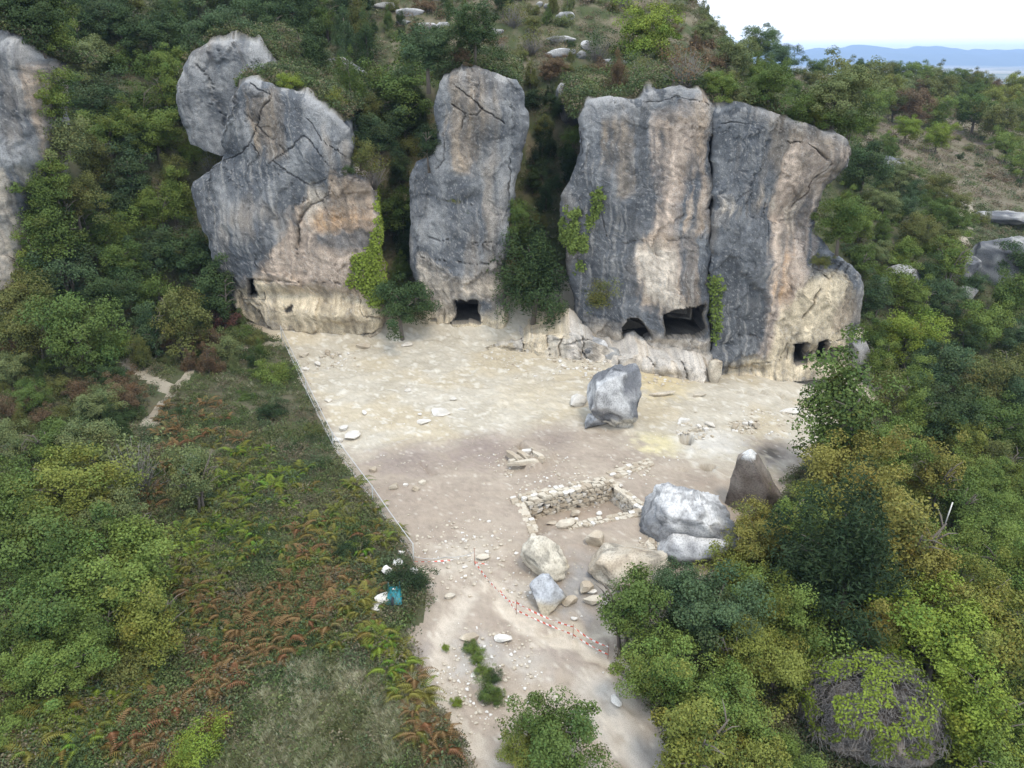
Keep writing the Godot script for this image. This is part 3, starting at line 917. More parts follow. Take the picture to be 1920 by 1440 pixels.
	rock_face("overhanging_face", {"key": "4", "joint": -1, "d0": 54.4, "s": 0.05, "x0": 14.0, "n": 180, "m": 250, "rs": 0.8, "rt": 0.5, "thick": 20.0, "seed": 119.0, "light": -0.16,
		"B": [Vector2(15.14, -0.59), Vector2(15.73, -0.59), Vector2(18.82, -0.16), Vector2(21.18, -0.16), Vector2(24.7, 0.34)], "L": [Vector2(14.94, -0.59), Vector2(13.94, 8.31), Vector2(13.6, 13.76), Vector2(13.3, 18.63)],
		"T": [Vector2(13.3, 18.63), Vector2(14.67, 19.24), Vector2(15.85, 18.71), Vector2(17.94, 18.24), Vector2(19.77, 17.77), Vector2(21.71, 17.1)], "R": [Vector2(25.16, -0.05), Vector2(25.39, 2.89), Vector2(25.46, 5.72), Vector2(24.54, 8.06), Vector2(22.71, 8.9), Vector2(21.19, 10.34), Vector2(21.13, 11.81), Vector2(21.61, 13.97), Vector2(22.77, 15.38), Vector2(22.52, 16.48), Vector2(21.71, 17.1)],
		"masks": [[pink, 1.0, [Vector2(17.9, 13.94), Vector2(18.51, 16.78), Vector2(20.5, 16.34), Vector2(22.51, 15.84), Vector2(21.24, 13.76), Vector2(20.78, 11.27), Vector2(20.9, 9.43), Vector2(20.33, 6.01), Vector2(19.72, 2.01), Vector2(18.13, 0.76), Vector2(18.08, 6.01), Vector2(17.86, 10.17), Vector2(17.23, 12.99)]],
			[pale, 1.0, [Vector2(17.18, 13.41), Vector2(17.96, 13.41), Vector2(18.43, 11.99), Vector2(17.76, 11.63)]], [slate, 1.0, [Vector2(19.86, 13.41), Vector2(20.42, 13.76), Vector2(20.45, 10.54), Vector2(20.12, 7.55), Vector2(19.9, 10.54)]], [pale, 1.0, [Vector2(19.06, 12.71), Vector2(19.81, 13.76), Vector2(19.79, 10.54), Vector2(19.03, 10.17)]],
			[cream, 0.5, [Vector2(19.44, 5.62), Vector2(20.84, 7.74), Vector2(22.3, 7.93), Vector2(23.91, 7.17), Vector2(25.02, 0.34), Vector2(18.82, -0.16), Vector2(18.66, 1.18)]], [warmgrey, 0.8, [Vector2(22.87, 5.42), Vector2(24.57, 6.59), Vector2(24.81, 4.43), Vector2(24.17, 3.23), Vector2(23.11, 3.83)]], [warmgrey, 0.8, [Vector2(15.14, 18.83), Vector2(17.62, 18.34), Vector2(21.6, 17.18), Vector2(22.21, 15.49), Vector2(18.86, 16.85)]],
			[orange, 0.8, [Vector2(18.45, 6.01), Vector2(18.95, 9.43), Vector2(19.55, 9.06), Vector2(19.31, 5.22)]], [pale, 0.8, [Vector2(14.13, 12.35), Vector2(15.01, 12.88), Vector2(14.82, 11.99), Vector2(14.35, 11.27)]], [cream, 0.4, [Vector2(15.57, 0.97), Vector2(24.68, 2.42), Vector2(25.15, -0.5), Vector2(14.98, -0.93)]], [slate, 0.4, [Vector2(14.17, 11.27), Vector2(16.99, 11.99), Vector2(18.46, 2.82), Vector2(15.16, 1.18)]]],
		"cracks": [[0.05, 0.2, [Vector2(14.06, 12.35), Vector2(15.25, 13.06), Vector2(16.38, 14.11)]], [0.10, 0.5, [Vector2(18.17, 16.78), Vector2(19.59, 16.58), Vector2(20.98, 15.49), Vector2(20.6, 14.46), Vector2(19.47, 12.35)]], [0.06, 0.2, [Vector2(14.94, 3.43), Vector2(19.62, 2.82)]], [0.12, 0.5, [Vector2(15.2, 0.76), Vector2(17.18, 0.55), Vector2(19.63, 1.18), Vector2(20.19, 2.82), Vector2(20.85, 2.21), Vector2(24.26, 2.62)]],
			[0.09, 0.4, [Vector2(20.74, 4.43), Vector2(21.94, 6.59)]], [0.09, 0.4, [Vector2(21.13, 8.31), Vector2(22.42, 7.17), Vector2(22.93, 8.69)]], [0.08, 0.4, [Vector2(23.54, 7.17), Vector2(23.65, 8.31)]], [0.06, 0.3, [Vector2(17.59, 9.99), Vector2(17.26, 12.71)]], [0.06, 0.25, [Vector2(13.71, 17.68), Vector2(15.6, 17.85), Vector2(16.37, 17.18)]], [0.08, 0.35, [Vector2(17.59, 0.34), Vector2(18.25, -0.29)]]],
		"caves": [[4.0, [Vector2(20.75, 2.42), Vector2(21.51, 2.46), Vector2(21.66, 0.85), Vector2(20.85, 0.8)]], [4.0, [Vector2(22.26, 2.62), Vector2(23.09, 2.74), Vector2(23.32, 0.68), Vector2(22.7, 0.68)]], [0.5, [Vector2(23.39, 2.01), Vector2(24.14, 2.17), Vector2(24.48, 0.76), Vector2(23.6, 0.68)]]],
		"bulges": [[Vector2(21.46, 15.84), Vector2(2.0, 1.6), 1.2], [Vector2(19.67, 10.91), Vector2(1.6, 2.6), -1.0], [Vector2(16.11, 10.17), Vector2(2.6, 5.0), 0.6], [Vector2(21.84, 6.01), Vector2(2.2, 1.8), 0.5], [Vector2(22.52, 1.39), Vector2(3.2, 0.9), -1.1], [Vector2(17.2, 0.34), Vector2(2.4, 0.6), -0.7]]}, o)
	o = tag(top("bedrock_bench"), "low cracked cream bench of bedrock joining the slim pillar to the split cliff", "rock bench")
	rock_face("rock_face", {"key": "g", "bare": 1, "d0": 57.4, "s": -0.27, "x0": -2.4, "n": 200, "m": 60, "rs": 0.8, "rt": 0.5, "thick": 5.0, "seed": 171.0, "light": 0.3,
		"B": [Vector2(-2.25, 0.59), Vector2(1.62, -0.63), Vector2(8.07, -0.23), Vector2(11.23, 0.11), Vector2(14.35, -0.13)], "L": [Vector2(-2.25, 0.59), Vector2(-2.45, 1.13), Vector2(-2.27, 1.05)],
		"T": [Vector2(-2.27, 1.05), Vector2(-0.82, 1.62), Vector2(1.01, 2.13), Vector2(2.81, 2.55), Vector2(4.17, 3.26), Vector2(5.15, 2.76), Vector2(7.5, 1.73), Vector2(9.41, 1.58), Vector2(10.91, 1.65), Vector2(12.77, 1.42), Vector2(14.37, 0.59)], "R": [Vector2(14.35, -0.13), Vector2(14.33, 0.53), Vector2(14.37, 0.59)],
		"masks": [[cream, 0.4, [Vector2(-3.22, 3.83), Vector2(5.39, 4.95), Vector2(5.99, -1.23), Vector2(-3.33, -1.83)]], [pale, 0.7, [Vector2(3.89, 4.42), Vector2(7.69, 3.54), Vector2(11.03, 3.04), Vector2(14.4, 1.35), Vector2(14.54, -0.27), Vector2(4.02, -1.02)]]],
		"cracks": [[0.16, 0.5, [Vector2(3.82, 4.01), Vector2(3.64, 1.93), Vector2(4, -0.16)]], [0.14, 0.45, [Vector2(0.6, 2.48), Vector2(1.01, 0.82), Vector2(1.62, -0.41)]], [0.12, 0.4, [Vector2(1.01, 0.74), Vector2(3.98, 0.7), Vector2(7.84, 0.46)]], [0.16, 0.5, [Vector2(5.43, 3.75), Vector2(5.31, 1.67), Vector2(5.94, 0.05)]], [0.14, 0.4, [Vector2(7.73, 2.73), Vector2(8.04, 0.27)]], [0.12, 0.4, [Vector2(9.24, 2.26), Vector2(10.44, 0.94), Vector2(10.31, 0.01)]], [0.12, 0.4, [Vector2(11.8, 2.31), Vector2(12.51, 0.13)]], [0.10, 0.3, [Vector2(3.95, 1.96), Vector2(5.47, 2.52), Vector2(7.77, 1.91)]], [0.12, 0.4, [Vector2(2.36, 3.39), Vector2(2.8, 0.79)]]],
		"caves": [], "bulges": [[Vector2(5.84, 2.96), Vector2(1.2, 0.9), 0.7], [Vector2(1.61, 0.03), Vector2(4.0, 0.6), 0.4], [Vector2(10.62, 0.96), Vector2(2.5, 0.7), 0.5]]}, o)
	o = tag(top("limestone_cliff"), "smooth grey cliff with pale vertical streaks cut by the edge of the view", "cliff", "limestone cliffs of the old cave dwellings")
	rock_face("rock_face", {"key": "L", "d0": 56.5, "s": 0.25, "x0": -34.0, "n": 90, "m": 140, "rs": 2.4, "rt": 1.6, "thick": 4.0, "seed": 147.0, "light": 0.12,
		"B": [Vector2(-41.21, 6.07), Vector2(-37.68, 6.07), Vector2(-35.14, 6.87)], "L": [Vector2(-41.21, 6.07), Vector2(-38.98, 15.2), Vector2(-35.87, 24.89)], "T": [Vector2(-36.5, 24.95), Vector2(-34.38, 23.6), Vector2(-33.11, 22.95), Vector2(-32.31, 21.76)], "R": [Vector2(-35.76, 6.61), Vector2(-34.63, 10.58), Vector2(-32.62, 15.81), Vector2(-32.51, 18.29), Vector2(-32.27, 20.35), Vector2(-32.31, 21.76)],
		"masks": [[tan, 1.2, [Vector2(-32.38, 21.37), Vector2(-31.99, 21.04), Vector2(-32.75, 14.12), Vector2(-33.21, 13.75), Vector2(-32.84, 17.31)]], [pale, 1.4, [Vector2(-35.27, 14.48), Vector2(-34.36, 15.2), Vector2(-35.09, 9.62), Vector2(-36.05, 9.62)]], [pale, 1.2, [Vector2(-33.43, 15.2), Vector2(-33.03, 15.2), Vector2(-33.52, 11.53), Vector2(-34.08, 11.53)]], [pale, 0.6, [Vector2(-37.11, 11.53), Vector2(-34.43, 10.01), Vector2(-34.93, 6.07), Vector2(-38.47, 6.07)]]],
		"cracks": [], "caves": [], "bulges": [[Vector2(-33.99, 15.2), Vector2(4.0, 5.0), 0.6]]}, o)


# ---------------------------------------------------------------- loose rocks
# A weathered block: a ball cut by random planes, roughened; look says how its faces are coloured.
func boulder(sd: int, r: Vector3, res: int, cuts: Array, look: String, rough := 0.06, extra := 13) -> ArrayMesh:
	var rr := RandomNumberGenerator.new()
	rr.seed = sd
	var planes := []
	for q in cuts:
		planes.append([(q[0] as Vector3).normalized(), q[1]])
	for i in extra:
		planes.append([Vector3(rr.randf_range(-1, 1), rr.randf_range(-0.8, 1), rr.randf_range(-1, 1)).normalized(), rr.randf_range(0.60, 0.86)])
	var nu := res
	var nv := maxi(4, res * 2 / 3)
	var v := PackedVector3Array()
	var c := PackedColorArray()
	var idx := PackedInt32Array()
	var size := maxf(r.x, maxf(r.y, r.z))
	for j in nv + 1:
		var th := PI * j / nv
		for i in nu:
			var ph := TAU * i / nu
			var p := Vector3(sin(th) * cos(ph), cos(th), sin(th) * sin(ph)) * 1.1
			for q in planes:
				var over: float = p.dot(q[0]) - q[1]
				if over > 0.0:
					p -= q[0] * over
			var up := p.y
			p *= r
			var w := p + Vector3(sd * 3.7, sd * 1.3, 0)
			var n1 := n_b.get_noise_3d(w.x, w.y, w.z)
			var n2 := n_f.get_noise_3d(w.x * 0.8, w.y * 0.8, w.z * 0.8)
			var n0 := n_a.get_noise_3d(w.x * 2.5, w.y * 2.5, w.z * 2.5)
			p *= 1.0 + (n1 * 1.6 + n2 * 0.7 - maxf(0.0, n_r.get_noise_3d(w.x * 2.0, w.y * 2.0, w.z * 2.0)) * 1.2) * rough * minf(1.0, 1.2 / size) + n0 * 0.12 + n_c.get_noise_3d(w.x * 2.2, w.y * 2.2, w.z * 2.2) * 0.045
			v.append(p)
			var col: Color
			match look:
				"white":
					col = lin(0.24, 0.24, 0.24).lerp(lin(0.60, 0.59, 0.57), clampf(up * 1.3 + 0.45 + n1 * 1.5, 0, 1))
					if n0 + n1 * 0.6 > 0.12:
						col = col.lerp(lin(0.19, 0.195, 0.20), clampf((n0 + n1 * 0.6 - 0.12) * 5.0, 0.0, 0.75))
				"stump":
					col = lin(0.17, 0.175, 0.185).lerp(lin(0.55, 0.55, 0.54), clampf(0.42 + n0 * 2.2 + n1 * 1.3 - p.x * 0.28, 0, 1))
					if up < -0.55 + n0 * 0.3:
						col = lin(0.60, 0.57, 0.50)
				"dark":
					col = lin(0.13, 0.105, 0.085).lerp(lin(0.24, 0.21, 0.18), clampf(0.4 + n1 * 1.5, 0, 1))
					if up > 0.60 and sd < 900:
						col = lin(0.62, 0.61, 0.58)
				"tan":
					col = lin(0.56, 0.51, 0.41).lerp(lin(0.36, 0.27, 0.14), clampf(p.x / r.x * 0.9 - 0.1 + n1 * 1.2 + n0, 0, 1))
				"ash":
					col = lin(0.13, 0.135, 0.145).lerp(lin(0.34, 0.335, 0.32), clampf(0.35 + n0 * 1.8 + n1 * 1.8 + up * 0.3, 0, 1))
				"egg":
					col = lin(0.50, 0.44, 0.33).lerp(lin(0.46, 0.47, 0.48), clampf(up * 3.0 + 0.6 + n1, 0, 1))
				"cream":
					col = lin(0.56, 0.50, 0.40).lerp(lin(0.42, 0.35, 0.26), clampf(0.3 + n1 * 1.5 + n0, 0, 1))
				_:
					col = lin(0.70, 0.67, 0.61).lerp(lin(0.55, 0.50, 0.42), clampf(0.2 + n1 * 1.4, 0, 1))
			if n_r.get_noise_3d(w.x * 1.6, w.y * 1.6, w.z * 1.6) > 0.62 and res > 20:
				col = col * 0.6
			col = col * (1.0 + n2 * 0.25)
			col.a = 1.0
			c.append(col)
			if j < nv:
				var a := j * nu + i
				var b := j * nu + (i + 1) % nu
				idx.append_array([a, b, a + nu, b, b + nu, a + nu])
	return array_mesh(v, c, idx, res > 20)


func stone_thing(called: String, p: Vector2, r: Vector3, look: String, turn: float, sink: float, sd: int, label: String, group := "", cuts: Array = [], res := 20, tilt := 0.0) -> void:
	if res == 14:
		r *= 1.3
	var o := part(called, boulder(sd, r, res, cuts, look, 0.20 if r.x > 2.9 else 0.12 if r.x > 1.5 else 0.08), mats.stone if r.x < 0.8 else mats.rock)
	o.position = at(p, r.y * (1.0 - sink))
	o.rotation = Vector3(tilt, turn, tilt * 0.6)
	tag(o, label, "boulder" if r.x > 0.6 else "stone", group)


func rocks() -> void:
	stone_thing("boulder", Vector2(6.2, 45.46), Vector3(2.15, 2.55, 1.7), "stump", 0.35, 0.24, 101, "tall grey stump-shaped boulder standing alone in front of the split cliff", "", [[Vector3(0.1, 1, 0.25), 0.72], [Vector3(1, -0.1, 0.2), 0.80], [Vector3(-1, 0.22, 0.1), 0.8], [Vector3(0, -0.1, 1), 0.8]], 64, -0.05)
	stone_thing("boulder", Vector2(4.38, 48.02), Vector3(0.75, 0.55, 0.5), "chalk", 0.3, 0.35, 102, "white flat-faced block leaning on the stump-shaped boulder", "", [[Vector3(-0.2, 0.4, 1), 0.5]], 24)
	stone_thing("boulder", Vector2(5.36, 45.38), Vector3(1.3, 0.45, 0.7), "white", 0.5, 0.5, 103, "low chalky rock shelf under the foot of the stump-shaped boulder", "", [], 32)
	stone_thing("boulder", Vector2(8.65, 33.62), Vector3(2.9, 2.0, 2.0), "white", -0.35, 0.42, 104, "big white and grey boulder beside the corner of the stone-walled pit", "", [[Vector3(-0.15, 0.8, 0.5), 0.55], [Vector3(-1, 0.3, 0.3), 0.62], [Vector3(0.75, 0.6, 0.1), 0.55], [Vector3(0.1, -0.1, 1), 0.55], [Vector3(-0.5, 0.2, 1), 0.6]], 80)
	stone_thing("boulder", Vector2(12.53, 36.49), Vector3(2.0, 2.5, 0.95), "dark", -0.5, 0.35, 105, "dark earthy fin-shaped rock with a white tip behind the big white boulder", "", [[Vector3(0.75, 0.65, 0), 0.36], [Vector3(-1, 0.12, 0), 0.55], [Vector3(0, 0.15, 1), 0.5], [Vector3(0, 0.1, -1), 0.6]], 48)
	stone_thing("boulder", Vector2(1.55, 31.44), Vector3(1.55, 1.1, 1.4), "tan", 0.2, 0.72, 106, "low rounded rock mound, cream with a brown side, just below the pit", "", [], 48)
	stone_thing("boulder", Vector2(1.65, 28.94), Vector3(0.85, 0.9, 0.8), "egg", 0.5, 0.5, 107, "egg-shaped grey boulder near the striped tape", "", [[Vector3(0.5, 0.5, 0.5), 0.8]], 40)
	stone_thing("boulder", Vector2(5.46, 31.09), Vector3(2.2, 1.0, 2.0), "cream", 0.6, 0.76, 108, "broad chalky rock hump half buried beside the trees", "", [], 48)
	stone_thing("boulder", Vector2(9.06, 32.8), Vector3(0.7, 0.4, 0.5), "white", 0.4, 0.4, 109, "small bright rock at the tree side of the big white boulder", "", [], 24)
	stone_thing("boulder", Vector2(8.76, 32.58), Vector3(2.3, 0.9, 1.2), "white", -0.3, 0.55, 110, "low grey-white shelf at the front foot of the big white boulder", "", [[Vector3(0, 1, 0.3), 0.6]], 40)
	# ledges of bedrock between the pillar and the split cliff
	var ledge := "bedrock ledges between the slim pillar and the split cliff"
	stone_thing("boulder", Vector2(5.93, 56.21), Vector3(1.2, 1.0, 0.9), "white", -0.2, 0.3, 122, "pale lichen-spotted block next to the arched cave", ledge, [[Vector3(0, 1, 0.3), 0.6], [Vector3(0.3, 0.2, 1), 0.65], [Vector3(-1, 0, 0), 0.7]], 44)
	stone_thing("boulder", Vector2(7.45, 55.46), Vector3(0.7, 0.7, 0.6), "ash", 0.2, 0.3, 123, "squarish grey block touching the arched cave's threshold", ledge, [[Vector3(0, 1, 0), 0.6], [Vector3(0, 0, 1), 0.6]], 32)
	stone_thing("boulder", Vector2(14.51, 53.18), Vector3(0.85, 1.3, 0.6), "cream", 0.1, 0.35, 127, "squared cream block at the foot of the deep crack", ledge, [[Vector3(0, 0, 1), 0.5], [Vector3(0, 1, 0), 0.6], [Vector3(1, 0, 0), 0.5], [Vector3(-1, 0, 0), 0.5]], 28)
	# single stones that can be told apart on the floor of the clearing
	var loose := "loose stones on the clearing"
	for q in [[Vector2(-8.1, 58.05), Vector3(0.42, 0.10, 0.30), "chalk", 0.4, 600, "white angular slab lying under the gap between pointed cliff and pillar"],
			[Vector2(-4.71, 46.93), Vector3(0.60, 0.13, 0.48), "chalk", -0.4, 601, "largest white slab lying in the middle of the clearing"],
			[Vector2(-5.57, 45.52), Vector3(0.38, 0.10, 0.28), "chalk", 0.2, 602, "white slab just below the largest slab in the clearing"],
			[Vector2(-3.88, 48.82), Vector3(0.22, 0.08, 0.26), "chalk", 0.1, 603, "small pale slab uphill of the largest slab in the clearing"],
			[Vector2(-3.26, 47.39), Vector3(0.28, 0.06, 0.12), "chalk", 0, 604, "thin pale flake beside the largest slab in the clearing"],
			[Vector2(-5.89, 46.62), Vector3(0.12, 0.06, 0.12), "chalk", 0, 605, "fist-sized white stone between two white slabs"],
			[Vector2(-7.1, 50.25), Vector3(0.20, 0.08, 0.20), "chalk", 0.5, 606, "small triangular white stone alone in the upper clearing"],
			[Vector2(-9.68, 43.56), Vector3(0.46, 0.16, 0.42), "chalk", -0.5, 607, "white block by the bend of the rope fence"],
			[Vector2(-10.37, 44.45), Vector3(0.30, 0.13, 0.24), "chalk", 0.8, 608, "smaller white block touching the block at the fence bend"],
			[Vector2(-10.44, 43.02), Vector3(0.26, 0.10, 0.26), "chalk", 0.2, 609, "pale block right at the fence bend post"],
			[Vector2(-9.52, 46.85), Vector3(0.14, 0.06, 0.32), "chalk", 0.3, 610, "long thin pale stone a little uphill of the fence bend"],
			[Vector2(-14.14, 54.28), Vector3(0.16, 0.09, 0.34), "chalk", 0.5, 611, "narrow white stone near the top of the rope fence"],
			[Vector2(-14.92, 53.65), Vector3(0.30, 0.12, 0.16), "chalk", -0.3, 612, "flat white stone touching the upper rope fence"],
			[Vector2(-12.19, 48.61), Vector3(0.20, 0.10, 0.20), "chalk", 0.3, 613, "pale stone pair by the middle of the upper fence"],
			[Vector2(-7.8, 39.69), Vector3(0.20, 0.14, 0.20), "cream", 0.2, 614, "round cream stone alone on the brown soil by the fence"],
			[Vector2(4.07, 32.96), Vector3(0.42, 0.34, 0.38), "cream", 0.4, 615, "squarish cream block between the pit and the chalky hump"],
			[Vector2(3.3, 29.75), Vector3(0.30, 0.26, 0.26), "cream", 0.9, 616, "cream block on the ashy grey patch"],
			[Vector2(2.67, 34.22), Vector3(0.42, 0.22, 0.30), "cream", 0.2, 617, "broad cream stone in the pit's open front"],
			[Vector2(3.37, 36.59), Vector3(0.24, 0.18, 0.20), "cream", 0.3, 618, "square stone leaning on the inside of the pit's back wall"],
			[Vector2(4.65, 36.69), Vector3(0.18, 0.07, 0.14), "chalk", 0.1, 619, "little white stone on the pit floor"],
			[Vector2(2.05, 35.85), Vector3(0.22, 0.08, 0.14), "cream", 0.3, 620, "flat stone on the pit floor by the short side wall"],
			[Vector2(-0.34, 26.97), Vector3(0.34, 0.14, 0.20), "chalk", 0, 621, "oval white stone on the lip above the spoil slope"],
			[Vector2(-1.79, 27), Vector3(0.36, 0.12, 0.20), "cream", 0.1, 622, "flat pale stone on the spoil lip near the fern scrub"],
			[Vector2(-2.72, 29.2), Vector3(0.22, 0.10, 0.18), "cream", 0.4, 623, "low cream stone in the middle of the lower track"],
			[Vector2(-5.55, 28.56), Vector3(0.34, 0.20, 0.40), "chalk", 0.5, 624, "white angular stone beside the wheelbarrow tray"],
			[Vector2(-5.85, 28.11), Vector3(0.24, 0.16, 0.22), "chalk", 0.9, 625, "small white stone beside the wheelbarrow wheel"],
			[Vector2(4.11, 24.4), Vector3(0.18, 0.10, 0.26), "chalk", 0.2, 626, "small white slab on the pale spoil slope"],
			[Vector2(2.55, 29), Vector3(0.26, 0.20, 0.20), "cream", 0.2, 627, "pale stone below the ashy patch near the egg-shaped boulder"],
			[Vector2(3.56, 29.15), Vector3(0.40, 0.20, 0.22), "cream", 0.2, 628, "cream rock row below the ashy patch near the trees"],
			[Vector2(3.6, 29.67), Vector3(0.20, 0.10, 0.14), "chalk", 0.2, 629, "little white stone at the tree edge of the ashy patch"],
			[Vector2(2.68, 28.11), Vector3(0.12, 0.08, 0.10), "chalk", 0.2, 630, "small white cube of stone between the two tapes"],
			[Vector2(12.41, 45.41), Vector3(0.34, 0.14, 0.18), "chalk", -0.4, 631, "tilted white slab above the round pit"],
			[Vector2(10.89, 45.88), Vector3(0.42, 0.15, 0.20), "chalk", 0.2, 632, "flat white slab at the uphill rim of the round pit"],
			[Vector2(12.74, 50.05), Vector3(0.50, 0.12, 0.14), "cream", 0.3, 633, "low cream rock strip below the split cliff"],
			[Vector2(10.15, 49.88), Vector3(0.90, 0.14, 0.16), "cream", 0.25, 634, "long low cream rock strip behind the stump boulder"],
			[Vector2(18.54, 48.6), Vector3(0.60, 0.15, 0.30), "chalk", 0.2, 635, "flat cream ledge rock near the tall leaning tree"],
			[Vector2(-1.38, 31.7), Vector3(0.25, 0.10, 0.20), "cream", 0.2, 636, "pale stone a step below the first iron rod"],
			[Vector2(-15.51, 55.82), Vector3(0.34, 0.16, 0.26), "cream", 0.2, 637, "tan stone under the pointed cliff near the fence top"],
			[Vector2(-11.45, 57.65), Vector3(0.50, 0.20, 0.30), "cream", 0.1, 638, "tan rock at the foot of the pointed cliff"]]:
		stone_thing("stone", q[0], q[1], q[2], q[3], 0.3, q[4], q[5], loose, [[Vector3(0.1, 1, 0.1), 0.55]], 14)
	# rubble at the ledge foot and scattered over the clearing: too small to tell apart
	rubble()
	# far rocks
	var far := "rocks on the slope beyond the cliffs"
	for q in [[Vector2(49.4, 78.27), Vector3(4.20, 3.00, 2.60), -0.3, 700, "big furrowed grey outcrop on the far slope cut by the view edge"],
		[Vector2(58.3, 94.2), Vector3(4.60, 1.10, 2.00), 0.1, 701, "long flat grey outcrop beside the thin pale path"],
		[Vector2(43.96, 75.75), Vector3(1.50, 1.60, 1.20), 0.2, 702, "rounded grey rock on the slope near the furrowed outcrop"],
		[Vector2(43.38, 73.55), Vector3(1.00, 0.70, 0.80), 0.2, 703, "small pale rock just below the rounded grey rock"],
		[Vector2(36.04, 72.1), Vector3(2.40, 1.60, 1.40), 0.1, 704, "white-capped grey rock in the wooded slope beyond the overhanging cliff"],
		[Vector2(51.55, 96.82), Vector3(1.50, 0.80, 1.00), 0.2, 705, "small grey rock up the slope among the far bushes"],
		[Vector2(45.07, 97.79), Vector3(2.20, 1.60, 1.50), 0.3, 706, "grey rock among trees just beyond the overhanging cliff top"],
		[Vector2(28.01, 60.61), Vector3(1.30, 1.60, 1.20), 0.2, 707, "dark grey rock at the far corner of the split cliff"],
		[Vector2(5.29, 76.64), Vector3(1.40, 2.40, 1.60), 0.2, 708, "light grey rock wedged in the gully beside the split cliff"],
		[Vector2(-16.16, 80.39), Vector3(2.60, 2.00, 2.00), 0.2, 709, "scree-grey rock face in the gully above the pointed cliff"],
		[Vector2(29.9, 60.75), Vector3(1.00, 0.80, 0.90), 0.2, 710, "low grey rock under the thicket at the split cliff's end"]]:
		stone_thing("boulder", q[0], q[1], "ash", q[2], 0.35, q[3], q[4], far, [[Vector3(0, 1, 0.4), 0.7]], 36)
	var ledges := "limestone ledges on the hill above"
	for q in [[Vector2(-13.18, 91.92), Vector3(1.36, 0.50, 0.50), 0.1, 800, "upper pale rock ledge on the hill, nearest the top edge"],
		[Vector2(-10.54, 91.15), Vector3(1.49, 0.50, 0.50), 0, 801, "pale rock ledge continuing the upper ledge"],
		[Vector2(-11.24, 89.74), Vector3(0.99, 0.37, 0.50), 0.1, 802, "thin pale ledge under the upper ledges"],
		[Vector2(-8.57, 88.59), Vector3(1.12, 0.43, 0.50), 0, 803, "pale ledge half hidden by the dark hilltop oak"],
		[Vector2(-6.93, 88.36), Vector3(0.93, 0.43, 0.50), 0, 804, "short pale ledge touching the dark hilltop oak"],
		[Vector2(-1.61, 87.69), Vector3(0.81, 0.31, 0.50), 0.1, 805, "small ledge on the far side of the dark hilltop oak"],
		[Vector2(-8.02, 94.85), Vector3(1.12, 0.37, 0.50), 0, 806, "pale ledge at the very top of the hill"],
		[Vector2(5.36, 89.59), Vector3(0.99, 0.62, 0.50), 0.2, 807, "squarish pale rock on the hilltop"],
		[Vector2(2.92, 92.57), Vector3(0.43, 0.37, 0.50), 0.2, 808, "small pale rock near the hilltop skyline"],
		[Vector2(3.68, 91.84), Vector3(0.37, 0.31, 0.50), 0.2, 809, "second small pale rock near the hilltop"],
		[Vector2(4.74, 85.44), Vector3(1.61, 0.37, 0.50), 0.05, 810, "long thin ledge in the hillside grass"],
		[Vector2(7.34, 84.89), Vector3(0.62, 0.56, 0.50), 0, 811, "blocky pale ledge end in the hillside grass"],
		[Vector2(4.77, 83.69), Vector3(1.74, 0.56, 0.50), 0, 812, "long white ledge above the split cliff"],
		[Vector2(6.73, 83.43), Vector3(0.50, 0.50, 0.50), 0.1, 813, "short white ledge beside the long white one"],
		[Vector2(9.29, 83.03), Vector3(0.74, 0.43, 0.50), 0, 814, "pale ledge block nearest the split cliff top"],
		[Vector2(10.6, 83.2), Vector3(0.56, 0.31, 0.50), 0.1, 815, "small pale rock beside the ledge block"],
		[Vector2(1.14, 94.58), Vector3(0.74, 0.31, 0.50), 0, 816, "little ledge by the hilltop path"]]:
		stone_thing("rock_ledge", q[0], q[1], "white", q[2], 0.3, q[3], q[4], ledges, [[Vector3(0, 0, 1), 0.5], [Vector3(0, 1, 0), 0.7]], 20)


